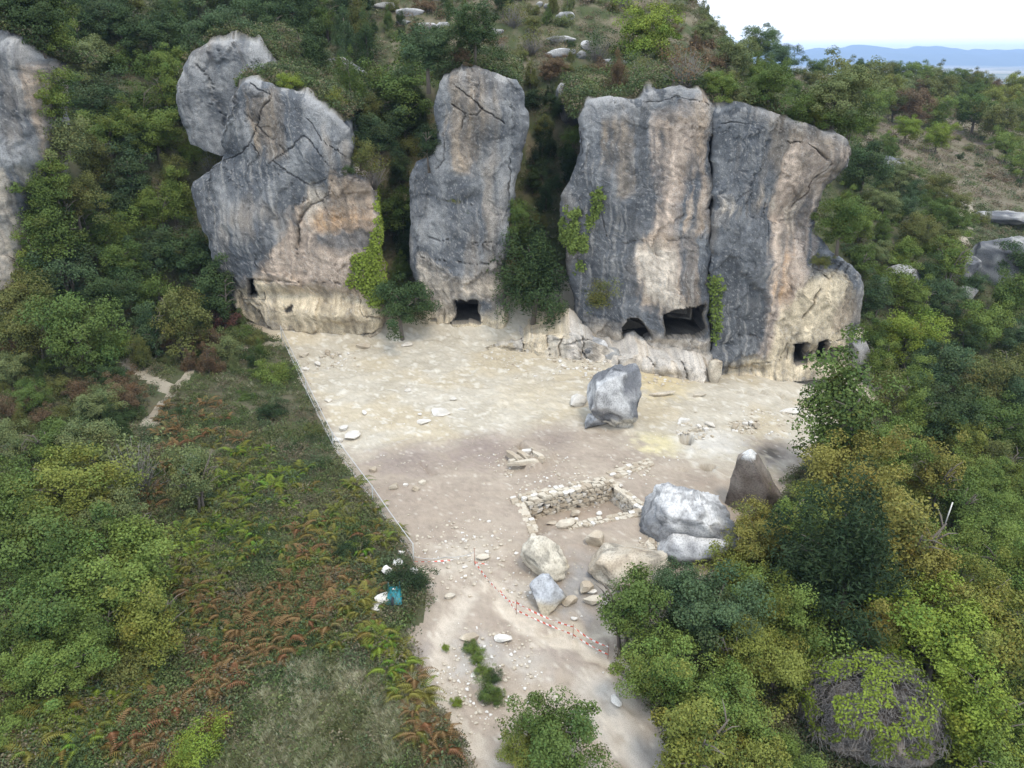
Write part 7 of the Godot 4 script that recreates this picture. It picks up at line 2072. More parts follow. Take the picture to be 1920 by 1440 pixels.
func ferns() -> void:
	var list := []
	for i in 3:
		list.append(fern(70 + i))
	var first := {}
	var n := 0
	for q in [
		[-10.21, 32.26, 0.80, "rust", "rust-brown bracken fern well below the fence bend"],
		[-14.29, 27.76, 0.71, "lime", "third lime bracken fern well below the white-leaved sapling"],
		[-20.42, 44.99, 0.87, "rust", "second rust-brown bracken fern close down-right of the path fork"],
		[-14.00, 23.10, 0.91, "gold", "large golden bracken fern well up-right of the bottom fern edge"],
		[-14.18, 41.16, 0.95, "lime", "large lime bracken fern left of the fence bend"],
		[-6.49, 27.80, 0.85, "gold", "second golden bracken fern close down-left of the wheelbarrow"],
		[-16.36, 36.80, 0.85, "gold", "golden bracken fern close below the white-leaved sapling"],
		[-7.93, 31.46, 0.74, "yellow", "yellow-green bracken fern up-left of the wheelbarrow"],
		[-16.78, 20.50, 0.78, "gold", "golden bracken fern close left of the bottom fern edge"],
		[-13.00, 35.94, 0.60, "lime", "second small lime bracken fern down-right of the white-leaved sapling"],
		[-15.28, 38.49, 0.82, "yellow", "yellow-green bracken fern close right of the white-leaved sapling"],
		[-18.99, 43.21, 0.63, "rust", "small rust-brown bracken fern close above the white-leaved sapling"],
		[-11.56, 27.75, 0.90, "rust", "eleventh large rust-brown bracken fern well up-left of the meadow"],
		[-10.93, 23.39, 0.92, "rust", "nearest large rust-brown bracken fern well left of the meadow"],
		[-12.38, 32.96, 0.94, "lime", "large lime bracken fern well down-right of the white-leaved sapling"],
		[-7.98, 29.91, 1.00, "rust", "second large rust-brown bracken fern left of the wheelbarrow"],
		[-12.32, 22.56, 0.91, "rust", "third large rust-brown bracken fern well right of the bottom fern edge"],
		[-15.80, 23.12, 0.76, "lime", "second lime bracken fern above the bottom fern edge"],
		[-7.11, 28.11, 0.93, "gold", "large golden bracken fern left of the wheelbarrow"],
		[-13.35, 26.63, 0.78, "gold", "fifth golden bracken fern well below the white-leaved sapling"],
		[-11.26, 26.57, 1.04, "rust", "ninth large rust-brown bracken fern well up-left of the meadow"],
		[-12.55, 38.74, 0.85, "lime", "nearest lime bracken fern down-left of the fence bend"],
		[-14.57, 22.43, 0.89, "gold", "second golden bracken fern up-right of the bottom fern edge"],
		[-13.91, 35.27, 0.96, "yellow", "second large yellow-green bracken fern down-right of the white-leaved sapling"],
		[-9.02, 32.19, 0.70, "rust", "rust-brown bracken fern well up-left of the wheelbarrow"],
		[-7.49, 29.12, 0.86, "gold", "golden bracken fern left of the wheelbarrow"],
		[-13.85, 26.99, 0.60, "lime", "fourth small lime bracken fern well below the white-leaved sapling"],
		[-18.70, 36.16, 0.89, "rust", "rust-brown bracken fern down-left of the white-leaved sapling"],
		[-13.31, 21.25, 1.05, "rust", "second large rust-brown bracken fern right of the bottom fern edge"],
		[-15.27, 31.38, 1.04, "yellow", "nearest large yellow-green bracken fern well below the white-leaved sapling"],
		[-16.56, 23.56, 0.79, "gold", "golden bracken fern above the bottom fern edge"],
		[-9.10, 26.26, 1.02, "rust", "third large rust-brown bracken fern well up-left of the meadow"],
		[-16.82, 21.40, 0.90, "yellow", "yellow-green bracken fern close up-left of the bottom fern edge"],
		[-13.66, 31.62, 0.63, "lime", "nearest small lime bracken fern well below the white-leaved sapling"],
		[-15.18, 40.94, 0.92, "lime", "second large lime bracken fern right of the white-leaved sapling"],
		[-16.03, 33.02, 0.90, "yellow", "third yellow-green bracken fern below the white-leaved sapling"],
		[-10.74, 27.56, 0.93, "rust", "tenth large rust-brown bracken fern well up-left of the meadow"],
		[-14.44, 31.97, 0.63, "lime", "small lime bracken fern below the white-leaved sapling"],
		[-10.84, 25.68, 0.92, "rust", "sixth large rust-brown bracken fern well up-left of the meadow"],
		[-13.17, 29.97, 0.78, "yellow", "fourth yellow-green bracken fern well below the white-leaved sapling"],
		[-16.17, 20.77, 0.62, "gold", "small golden bracken fern right at the bottom fern edge"],
		[-7.67, 36.03, 0.69, "gold", "small golden bracken fern down-right of the fence bend"],
		[-6.50, 30.41, 0.90, "gold", "large golden bracken fern close up-left of the wheelbarrow"],
		[-13.82, 22.43, 0.73, "rust", "rust-brown bracken fern up-right of the bottom fern edge"],
		[-14.30, 26.01, 0.74, "yellow", "yellow-green bracken fern well up-right of the bottom fern edge"],
		[-12.06, 20.51, 0.99, "rust", "nearest large rust-brown bracken fern well right of the bottom fern edge"],
		[-10.55, 34.57, 0.66, "lime", "third small lime bracken fern down-left of the fence bend"],
		[-16.08, 24.19, 0.90, "lime", "large lime bracken fern well above the bottom fern edge"],
		[-10.75, 24.42, 0.75, "rust", "third rust-brown bracken fern well up-left of the meadow"],
		[-18.12, 42.99, 0.91, "rust", "large rust-brown bracken fern close up-right of the white-leaved sapling"],
		[-11.46, 23.55, 1.01, "rust", "third large rust-brown bracken fern well left of the meadow"],
		[-12.16, 21.69, 0.72, "rust", "second rust-brown bracken fern well right of the bottom fern edge"],
		[-15.28, 33.28, 0.73, "gold", "nearest golden bracken fern below the white-leaved sapling"],
		[-13.94, 28.73, 0.94, "rust", "nearest large rust-brown bracken fern well below the white-leaved sapling"],
		[-16.70, 21.92, 0.99, "gold", "large golden bracken fern close up-left of the bottom fern edge"],
		[-12.77, 20.65, 0.90, "rust", "nearest rust-brown bracken fern right of the bottom fern edge"],
		[-11.33, 35.37, 0.71, "lime", "second lime bracken fern down-left of the fence bend"],
		[-21.39, 44.55, 0.83, "rust", "rust-brown bracken fern close below the path fork"],
		[-11.96, 23.48, 1.01, "rust", "fourth large rust-brown bracken fern well left of the meadow"],
		[-18.56, 44.61, 0.65, "gold", "small golden bracken fern above the white-leaved sapling"],
		[-15.52, 23.91, 0.85, "lime", "lime bracken fern well up-right of the bottom fern edge"],
		[-10.31, 31.44, 0.84, "rust", "fifth rust-brown bracken fern well left of the wheelbarrow"],
		[-13.39, 38.09, 0.62, "lime", "small lime bracken fern right of the white-leaved sapling"],
		[-13.03, 27.89, 0.99, "rust", "second large rust-brown bracken fern well below the white-leaved sapling"],
		[-15.51, 20.90, 1.00, "gold", "large golden bracken fern right at the bottom fern edge"],
		[-12.75, 37.20, 1.03, "lime", "large lime bracken fern down-left of the fence bend"],
		[-9.97, 30.63, 0.72, "yellow", "yellow-green bracken fern well left of the wheelbarrow"],
		[-9.40, 32.99, 1.04, "gold", "large golden bracken fern well below the fence bend"],
		[-19.51, 46.60, 0.89, "rust", "rust-brown bracken fern close right of the path fork"],
		[-15.46, 20.49, 0.88, "gold", "golden bracken fern well left of the meadow"],
		[-14.17, 24.19, 0.64, "yellow", "second small yellow-green bracken fern well up-right of the bottom fern edge"],
		[-8.62, 28.72, 0.61, "rust", "third small rust-brown bracken fern left of the wheelbarrow"],
		[-15.47, 22.24, 0.68, "gold", "small golden bracken fern up-right of the bottom fern edge"],
		[-15.24, 21.68, 0.87, "yellow", "yellow-green bracken fern close up-right of the bottom fern edge"],
		[-7.69, 26.95, 0.98, "rust", "large rust-brown bracken fern down-left of the wheelbarrow"],
		[-7.48, 27.46, 0.68, "gold", "small golden bracken fern left of the wheelbarrow"],
		[-9.63, 31.45, 0.91, "rust", "large rust-brown bracken fern well up-left of the wheelbarrow"],
		[-9.91, 26.53, 0.97, "rust", "fourth large rust-brown bracken fern well up-left of the meadow"],
		[-12.58, 21.26, 0.66, "rust", "nearest small rust-brown bracken fern well right of the bottom fern edge"],
		[-11.87, 37.41, 0.70, "lime", "second small lime bracken fern down-left of the fence bend"],
		[-8.25, 26.63, 0.81, "gold", "golden bracken fern well down-left of the wheelbarrow"],
		[-14.26, 29.50, 0.61, "lime", "second small lime bracken fern well below the white-leaved sapling"],
		[-12.53, 27.05, 0.75, "rust", "eighth rust-brown bracken fern well up-left of the meadow"],
		[-12.03, 31.78, 0.65, "lime", "small lime bracken fern well down-right of the white-leaved sapling"],
		[-13.16, 29.12, 0.99, "yellow", "second large yellow-green bracken fern well below the white-leaved sapling"],
		[-8.76, 32.88, 1.01, "gold", "large golden bracken fern left of the fence end"],
		[-9.61, 25.41, 1.00, "rust", "nearest large rust-brown bracken fern well up-left of the meadow"],
		[-12.55, 22.11, 0.77, "rust", "nearest rust-brown bracken fern well right of the bottom fern edge"],
		[-10.51, 23.84, 0.82, "rust", "second rust-brown bracken fern well up-left of the meadow"],
		[-11.48, 39.20, 0.82, "yellow", "yellow-green bracken fern close down-left of the fence bend"],
		[-14.48, 37.06, 0.67, "yellow", "nearest small yellow-green bracken fern down-right of the white-leaved sapling"],
		[-6.99, 31.77, 0.99, "lime", "large lime bracken fern left of the fence end"],
		[-11.30, 24.00, 0.92, "rust", "second large rust-brown bracken fern well left of the meadow"],
		[-8.28, 27.61, 0.76, "rust", "rust-brown bracken fern left of the wheelbarrow"],
		[-16.78, 22.86, 0.86, "lime", "nearest lime bracken fern above the bottom fern edge"],
		[-16.93, 22.45, 0.69, "yellow", "nearest small yellow-green bracken fern above the bottom fern edge"],
		[-8.49, 30.41, 0.67, "rust", "second small rust-brown bracken fern left of the wheelbarrow"],
		[-18.32, 35.12, 1.03, "rust", "large rust-brown bracken fern down-left of the white-leaved sapling"],
		[-6.53, 28.46, 1.00, "gold", "large golden bracken fern close left of the wheelbarrow"],
		[-14.65, 29.25, 0.74, "gold", "second golden bracken fern well below the white-leaved sapling"],
		[-12.02, 33.53, 0.90, "gold", "large golden bracken fern well down-right of the white-leaved sapling"],
		[-6.21, 29.20, 0.80, "rust", "rust-brown bracken fern close left of the wheelbarrow"],
		[-16.00, 22.00, 0.93, "lime", "second large lime bracken fern close above the bottom fern edge"],
		[-16.12, 32.08, 0.85, "gold", "second golden bracken fern below the white-leaved sapling"],
		[-6.72, 26.96, 0.67, "gold", "small golden bracken fern down-left of the wheelbarrow"],
		[-15.53, 37.60, 0.93, "lime", "large lime bracken fern close down-right of the white-leaved sapling"],
		[-12.77, 31.47, 0.88, "yellow", "yellow-green bracken fern well down-right of the white-leaved sapling"],
		[-21.78, 45.98, 0.75, "rust", "rust-brown bracken fern right at the path fork"],
		[-19.18, 23.75, 0.82, "rust", "rust-brown bracken fern well up-left of the bottom fern edge"],
		[-14.40, 20.66, 0.70, "gold", "golden bracken fern close right of the bottom fern edge"],
		[-15.04, 20.47, 0.86, "yellow", "yellow-green bracken fern right at the bottom fern edge"],
		[-12.02, 26.67, 0.80, "gold", "golden bracken fern well up-left of the meadow"],
		[-11.71, 25.16, 0.70, "rust", "fifth rust-brown bracken fern well up-left of the meadow"],
		[-9.19, 28.01, 0.82, "rust", "third rust-brown bracken fern well left of the wheelbarrow"],
		[-17.33, 21.61, 0.84, "rust", "nearest rust-brown bracken fern up-left of the bottom fern edge"],
		[-13.20, 20.77, 0.88, "gold", "second golden bracken fern right of the bottom fern edge"],
		[-14.46, 30.42, 0.90, "gold", "nearest golden bracken fern well below the white-leaved sapling"],
		[-10.33, 25.90, 0.61, "rust", "second small rust-brown bracken fern well up-left of the meadow"],
		[-17.39, 20.84, 0.99, "yellow", "large yellow-green bracken fern left of the bottom fern edge"],
		[-6.20, 32.56, 0.88, "yellow", "yellow-green bracken fern close up-left of the fence end"],
		[-15.67, 35.32, 0.95, "yellow", "large yellow-green bracken fern close below the white-leaved sapling"],
		[-8.59, 27.21, 1.04, "rust", "nearest large rust-brown bracken fern well left of the wheelbarrow"],
		[-7.66, 28.11, 0.98, "rust", "nearest large rust-brown bracken fern left of the wheelbarrow"],
		[-14.62, 23.56, 0.76, "gold", "nearest golden bracken fern well up-right of the bottom fern edge"],
		[-18.82, 41.82, 0.80, "rust", "rust-brown bracken fern close above the white-leaved sapling"],
		[-14.82, 34.80, 0.63, "yellow", "second small yellow-green bracken fern down-right of the white-leaved sapling"],
		[-8.70, 36.40, 1.04, "gold", "nearest large golden bracken fern below the fence bend"],
		[-17.74, 44.97, 0.74, "rust", "rust-brown bracken fern up-right of the white-leaved sapling"],
		[-8.50, 31.30, 0.61, "rust", "small rust-brown bracken fern up-left of the wheelbarrow"],
		[-15.08, 22.47, 0.73, "yellow", "yellow-green bracken fern up-right of the bottom fern edge"],
		[-9.10, 34.10, 0.62, "rust", "small rust-brown bracken fern below the fence bend"],
		[-15.66, 30.61, 0.83, "yellow", "second yellow-green bracken fern well below the white-leaved sapling"],
		[-13.60, 33.56, 0.92, "lime", "second large lime bracken fern down-right of the white-leaved sapling"],
		[-11.55, 25.73, 0.72, "rust", "fourth rust-brown bracken fern well up-left of the meadow"],
		[-14.86, 35.74, 0.99, "yellow", "nearest large yellow-green bracken fern down-right of the white-leaved sapling"],
		[-11.31, 22.29, 0.71, "rust", "third rust-brown bracken fern well left of the meadow"],
		[-11.48, 34.15, 0.64, "gold", "small golden bracken fern well down-left of the fence bend"],
		[-13.52, 27.83, 0.84, "gold", "third golden bracken fern well below the white-leaved sapling"],
		[-8.08, 28.68, 1.00, "rust", "third large rust-brown bracken fern left of the wheelbarrow"],
		[-15.10, 39.32, 0.90, "yellow", "large yellow-green bracken fern right of the white-leaved sapling"],
		[-13.79, 29.70, 0.77, "lime", "second lime bracken fern well below the white-leaved sapling"],
		[-13.09, 34.21, 0.77, "yellow", "yellow-green bracken fern down-right of the white-leaved sapling"],
		[-16.19, 22.49, 1.01, "gold", "large golden bracken fern above the bottom fern edge"],
		[-16.06, 39.68, 0.74, "gold", "golden bracken fern close right of the white-leaved sapling"],
		[-10.13, 28.51, 0.81, "rust", "seventh rust-brown bracken fern well left of the wheelbarrow"],
		[-6.50, 33.97, 0.77, "gold", "nearest golden bracken fern up-left of the fence end"],
		[-14.90, 23.29, 0.86, "lime", "lime bracken fern up-right of the bottom fern edge"],
		[-8.80, 35.06, 0.94, "yellow", "large yellow-green bracken fern below the fence bend"],
		[-11.59, 20.65, 0.69, "rust", "second small rust-brown bracken fern well right of the bottom fern edge"],
		[-12.09, 24.38, 0.67, "rust", "small rust-brown bracken fern well left of the meadow"],
		[-6.31, 31.11, 0.61, "yellow", "small yellow-green bracken fern close left of the fence end"],
		[-12.23, 27.42, 0.81, "rust", "seventh rust-brown bracken fern well up-left of the meadow"],
		[-9.22, 30.16, 0.77, "rust", "nearest rust-brown bracken fern well left of the wheelbarrow"],
		[-7.82, 33.45, 0.86, "gold", "second golden bracken fern up-left of the fence end"],
		[-15.79, 40.84, 1.03, "lime", "nearest large lime bracken fern right of the white-leaved sapling"],
		[-15.24, 32.16, 1.03, "lime", "second large lime bracken fern below the white-leaved sapling"],
		[-6.16, 27.21, 0.61, "rust", "small rust-brown bracken fern close down-left of the wheelbarrow"],
		[-12.83, 32.47, 1.00, "yellow", "large yellow-green bracken fern well down-right of the white-leaved sapling"],
		[-13.01, 25.61, 0.75, "rust", "ninth rust-brown bracken fern well up-left of the meadow"],
		[-14.78, 21.60, 0.96, "yellow", "large yellow-green bracken fern close up-right of the bottom fern edge"],
		[-10.31, 29.50, 0.74, "rust", "sixth rust-brown bracken fern well left of the wheelbarrow"],
		[-8.24, 34.30, 0.93, "gold", "large golden bracken fern up-left of the fence end"],
		[-15.46, 29.55, 1.04, "lime", "large lime bracken fern well below the white-leaved sapling"],
		[-6.99, 33.10, 0.89, "rust", "rust-brown bracken fern up-left of the fence end"],
		[-11.07, 28.38, 0.91, "rust", "third large rust-brown bracken fern well left of the wheelbarrow"],
		[-19.64, 42.71, 0.92, "rust", "large rust-brown bracken fern close above the white-leaved sapling"],
		[-7.19, 29.91, 0.76, "rust", "rust-brown bracken fern up-left of the wheelbarrow"],
		[-17.29, 20.34, 0.61, "rust", "small rust-brown bracken fern left of the bottom fern edge"],
		[-12.85, 22.61, 0.94, "rust", "large rust-brown bracken fern well up-right of the bottom fern edge"],
		[-13.64, 25.91, 0.70, "rust", "second rust-brown bracken fern well up-right of the bottom fern edge"],
		[-16.80, 20.99, 0.66, "lime", "small lime bracken fern close up-left of the bottom fern edge"],
		[-13.08, 27.20, 0.74, "gold", "fourth golden bracken fern well below the white-leaved sapling"],
		[-11.86, 22.40, 0.61, "rust", "third small rust-brown bracken fern well right of the bottom fern edge"],
		[-11.02, 25.18, 0.96, "rust", "seventh large rust-brown bracken fern well up-left of the meadow"],
		[-10.96, 29.12, 0.72, "rust", "eighth rust-brown bracken fern well left of the wheelbarrow"],
		[-14.16, 21.42, 1.04, "rust", "large rust-brown bracken fern up-right of the bottom fern edge"],
		[-7.38, 31.01, 0.89, "gold", "golden bracken fern up-left of the wheelbarrow"],
		[-14.01, 32.94, 0.61, "lime", "nearest small lime bracken fern down-right of the white-leaved sapling"],
		[-16.14, 34.46, 0.75, "yellow", "nearest yellow-green bracken fern below the white-leaved sapling"],
		[-12.74, 30.56, 0.70, "yellow", "third yellow-green bracken fern well below the white-leaved sapling"],
		[-12.10, 20.96, 0.94, "rust", "second large rust-brown bracken fern well right of the bottom fern edge"],
		[-15.40, 23.30, 0.92, "lime", "large lime bracken fern up-right of the bottom fern edge"],
		[-17.52, 41.71, 0.74, "gold", "golden bracken fern close up-right of the white-leaved sapling"],
		[-9.71, 29.70, 0.94, "rust", "second large rust-brown bracken fern well left of the wheelbarrow"],
		[-12.11, 36.02, 0.90, "lime", "third lime bracken fern down-left of the fence bend"],
		[-13.40, 21.80, 0.77, "rust", "second rust-brown bracken fern right of the bottom fern edge"],
		[-8.96, 26.80, 0.67, "rust", "small rust-brown bracken fern well above the meadow"],
		[-10.92, 37.11, 0.78, "gold", "golden bracken fern down-left of the fence bend"],
		[-13.24, 22.26, 0.62, "rust", "nearest small rust-brown bracken fern well up-right of the bottom fern edge"],
		[-14.10, 34.41, 0.61, "yellow", "third small yellow-green bracken fern down-right of the white-leaved sapling"],
		[-12.59, 29.08, 0.69, "yellow", "small yellow-green bracken fern well below the white-leaved sapling"],
		[-14.70, 31.23, 0.84, "lime", "nearest lime bracken fern well below the white-leaved sapling"],
		[-19.06, 39.02, 0.92, "rust", "large rust-brown bracken fern close left of the white-leaved sapling"],
		[-8.94, 25.49, 0.81, "rust", "rust-brown bracken fern up-left of the meadow"],
		[-5.77, 27.60, 0.74, "gold", "nearest golden bracken fern close down-left of the wheelbarrow"],
		[-14.24, 38.70, 0.79, "lime", "nearest lime bracken fern right of the white-leaved sapling"],
		[-14.72, 33.83, 0.91, "lime", "nearest large lime bracken fern below the white-leaved sapling"],
		[-14.18, 26.60, 0.95, "gold", "large golden bracken fern well below the white-leaved sapling"],
		[-14.69, 24.09, 0.83, "gold", "second golden bracken fern well up-right of the bottom fern edge"],
		[-15.96, 24.65, 0.67, "yellow", "nearest small yellow-green bracken fern well up-right of the bottom fern edge"],
		[-17.43, 22.37, 0.84, "rust", "second rust-brown bracken fern up-left of the bottom fern edge"],
		[-9.73, 27.29, 0.94, "rust", "fifth large rust-brown bracken fern well up-left of the meadow"],
		[-10.31, 24.85, 0.68, "rust", "nearest small rust-brown bracken fern well up-left of the meadow"],
		[-9.86, 24.92, 0.76, "rust", "nearest rust-brown bracken fern well up-left of the meadow"],
		[-14.41, 22.84, 0.95, "yellow", "large yellow-green bracken fern up-right of the bottom fern edge"],
		[-20.88, 46.46, 0.73, "rust", "nearest rust-brown bracken fern close down-right of the path fork"],
		[-20.71, 42.46, 0.86, "rust", "second rust-brown bracken fern close up-left of the white-leaved sapling"],
		[-20.02, 41.07, 0.79, "rust", "nearest rust-brown bracken fern close up-left of the white-leaved sapling"],
		[-6.94, 35.27, 0.84, "yellow", "yellow-green bracken fern up-left of the fence end"],
		[-13.93, 23.57, 0.73, "gold", "third golden bracken fern well up-right of the bottom fern edge"],
		[-10.68, 22.27, 0.70, "rust", "nearest rust-brown bracken fern well left of the meadow"],
		[-9.04, 31.10, 1.03, "gold", "large golden bracken fern up-left of the wheelbarrow"],
		[-14.23, 21.99, 0.80, "gold", "nearest golden bracken fern up-right of the bottom fern edge"],
		[-15.47, 34.19, 0.78, "yellow", "second yellow-green bracken fern below the white-leaved sapling"],
		[-14.73, 28.51, 0.67, "lime", "third small lime bracken fern well below the white-leaved sapling"],
		[-15.17, 24.07, 0.62, "lime", "small lime bracken fern well up-right of the bottom fern edge"],
		[-13.80, 36.48, 0.96, "lime", "nearest large lime bracken fern down-right of the white-leaved sapling"],
		[-11.50, 31.84, 0.60, "gold", "small golden bracken fern well down-right of the white-leaved sapling"],
		[-9.74, 33.92, 1.04, "gold", "second large golden bracken fern below the fence bend"],
		[-18.65, 37.81, 0.92, "gold", "large golden bracken fern close down-left of the white-leaved sapling"],
		[-19.50, 41.36, 0.96, "rust", "large rust-brown bracken fern close up-left of the white-leaved sapling"],
		[-8.47, 29.67, 0.66, "rust", "nearest small rust-brown bracken fern left of the wheelbarrow"],
		[-14.25, 21.00, 0.70, "rust", "rust-brown bracken fern close right of the bottom fern edge"],
		[-12.27, 25.28, 0.76, "rust", "sixth rust-brown bracken fern well up-left of the meadow"],
		[-5.68, 33.00, 0.87, "gold", "golden bracken fern close up-left of the fence end"],
		[-13.89, 25.11, 0.97, "lime", "large lime bracken fern well up-right of the bottom fern edge"],
		[-11.06, 27.20, 0.64, "rust", "fourth small rust-brown bracken fern well up-left of the meadow"],
		[-13.91, 37.51, 0.79, "lime", "second lime bracken fern right of the white-leaved sapling"],
		[-6.92, 26.16, 0.66, "lime", "small lime bracken fern down-left of the wheelbarrow"],
		[-17.25, 42.79, 0.92, "gold", "large golden bracken fern close up-right of the white-leaved sapling"],
		[-6.27, 26.39, 0.86, "yellow", "yellow-green bracken fern down-left of the wheelbarrow"],
		[-16.03, 42.48, 0.98, "rust", "large rust-brown bracken fern up-right of the white-leaved sapling"],
		[-18.72, 46.56, 0.75, "rust", "rust-brown bracken fern right of the path fork"],
		[-13.75, 39.72, 0.83, "lime", "lime bracken fern left of the fence bend"],
		[-17.27, 23.57, 0.63, "yellow", "second small yellow-green bracken fern above the bottom fern edge"],
		[-10.87, 32.01, 0.86, "yellow", "yellow-green bracken fern well down-left of the fence bend"],
		[-10.55, 21.80, 0.75, "rust", "second rust-brown bracken fern well left of the meadow"],
		[-8.38, 37.30, 1.00, "yellow", "large yellow-green bracken fern down-right of the fence bend"],
		[-19.50, 45.09, 0.85, "rust", "third rust-brown bracken fern close down-right of the path fork"],
		[-16.19, 23.74, 0.82, "lime", "third lime bracken fern above the bottom fern edge"],
		[-7.39, 26.20, 0.87, "gold", "golden bracken fern down-left of the wheelbarrow"],
		[-5.58, 32.15, 0.63, "yellow", "nearest small yellow-green bracken fern close up-left of the fence end"],
		[-13.59, 20.64, 0.76, "gold", "nearest golden bracken fern right of the bottom fern edge"],
		[-11.21, 24.63, 0.93, "rust", "eighth large rust-brown bracken fern well up-left of the meadow"],
		[-18.64, 22.48, 0.96, "rust", "large rust-brown bracken fern up-left of the bottom fern edge"],
		[-9.41, 25.85, 1.04, "rust", "second large rust-brown bracken fern well up-left of the meadow"],
		[-9.25, 28.90, 0.76, "rust", "second rust-brown bracken fern well left of the wheelbarrow"],
		[-5.87, 28.29, 0.84, "yellow", "yellow-green bracken fern right at the wheelbarrow"],
		[-11.80, 38.43, 0.70, "lime", "nearest small lime bracken fern down-left of the fence bend"],
		[-9.69, 28.67, 0.74, "rust", "fourth rust-brown bracken fern well left of the wheelbarrow"],
		[-15.06, 30.51, 0.89, "yellow", "nearest yellow-green bracken fern well below the white-leaved sapling"],
		[-11.92, 22.97, 0.75, "rust", "nearest rust-brown bracken fern well up-right of the bottom fern edge"],
		[-16.28, 21.52, 1.00, "lime", "nearest large lime bracken fern close above the bottom fern edge"],
		[-10.59, 30.78, 0.70, "gold", "golden bracken fern well left of the wheelbarrow"],
		[-14.86, 20.82, 0.85, "lime", "lime bracken fern close right of the bottom fern edge"],
		[-5.78, 33.96, 0.63, "yellow", "second small yellow-green bracken fern close up-left of the fence end"],
		[-10.41, 33.37, 1.00, "rust", "large rust-brown bracken fern well below the fence bend"],
		[-20.49, 43.46, 1.02, "rust", "large rust-brown bracken fern close below the path fork"],
		[-16.32, 38.09, 0.71, "gold", "golden bracken fern close down-right of the white-leaved sapling"],
		[-13.37, 28.63, 0.84, "yellow", "fifth yellow-green bracken fern well below the white-leaved sapling"],
		[-6.96, 29.11, 0.66, "rust", "small rust-brown bracken fern close left of the wheelbarrow"],
		[-12.54, 28.24, 0.80, "rust", "rust-brown bracken fern well below the white-leaved sapling"],
		[-10.44, 26.53, 0.65, "rust", "third small rust-brown bracken fern well up-left of the meadow"],
		[-14.03, 24.66, 0.65, "rust", "second small rust-brown bracken fern well up-right of the bottom fern edge"],
		[-16.46, 35.93, 0.92, "gold", "large golden bracken fern close below the white-leaved sapling"],
		[-15.56, 36.26, 0.66, "lime", "small lime bracken fern close down-right of the white-leaved sapling"],
		[-12.16, 25.86, 0.64, "gold", "small golden bracken fern well up-left of the meadow"],
		[-16.50, 24.90, 0.81, "yellow", "yellow-green bracken fern well above the bottom fern edge"],
		[-13.69, 21.07, 0.90, "rust", "nearest large rust-brown bracken fern right of the bottom fern edge"],
		[-16.37, 20.51, 1.00, "gold", "large golden bracken fern close left of the bottom fern edge"],
		[-3.41, 23.57, 0.82, "gold", "golden bracken fern down-left of the spoil slope"],
		[-3.34, 22.72, 0.94, "rust", "second large rust-brown bracken fern down-left of the spoil slope"],
		[-4.07, 23.83, 0.99, "gold", "second large golden bracken fern left of the spoil slope"],
		[-2.62, 22.38, 0.93, "rust", "nearest large rust-brown bracken fern down-left of the spoil slope"],
		[-5.61, 26.60, 1.01, "gold", "large golden bracken fern close down-left of the wheelbarrow"],
		[-4.41, 24.73, 0.64, "yellow", "small yellow-green bracken fern below the wheelbarrow"],
		[-3.18, 22.03, 1.00, "rust", "second large rust-brown bracken fern well down-left of the spoil slope"],
		[-5.39, 25.95, 1.04, "lime", "nearest large lime bracken fern below the wheelbarrow"],
		[-3.52, 24.05, 0.96, "gold", "nearest large golden bracken fern left of the spoil slope"],
		[-5.10, 26.42, 0.91, "lime", "large lime bracken fern close below the wheelbarrow"],
		[-4.84, 24.89, 0.98, "lime", "third large lime bracken fern below the wheelbarrow"],
		[-3.98, 25.26, 0.70, "gold", "small golden bracken fern left of the spoil slope"],
		[-3.72, 23.13, 0.74, "rust", "rust-brown bracken fern down-left of the spoil slope"],
		[-2.84, 21.43, 0.75, "rust", "rust-brown bracken fern well down-left of the spoil slope"],
		[-4.65, 25.86, 0.90, "gold", "golden bracken fern below the wheelbarrow"],
		[-3.83, 24.56, 0.83, "rust", "rust-brown bracken fern left of the spoil slope"],
		[-2.44, 21.72, 1.03, "rust", "nearest large rust-brown bracken fern well down-left of the spoil slope"],
		[-4.44, 25.28, 0.93, "lime", "second large lime bracken fern below the wheelbarrow"],
		[-3.59, 22.30, 0.89, "gold", "golden bracken fern right of the meadow"],
		[-4.45, 24.12, 0.82, "lime", "lime bracken fern up-right of the meadow"],
	]:
		n += 1
		var key := str(n % 3) + str(q[3])
		var o: MeshInstance3D
		if first.has(key):
			o = (first[key] as Node).duplicate()
			o.name = numbered("bracken_fern")
			add_child(o)
		else:
			o = part("bracken_fern", list[n % 3], mats[q[3]])
			first[key] = o
		o.position = at(Vector2(q[0], q[1]), -0.02)
		o.rotation.y = n * 1.7
		o.scale = Vector3.ONE * q[2] * 1.4
		tag(o, q[4], "fern", "bracken ferns of the scrub")


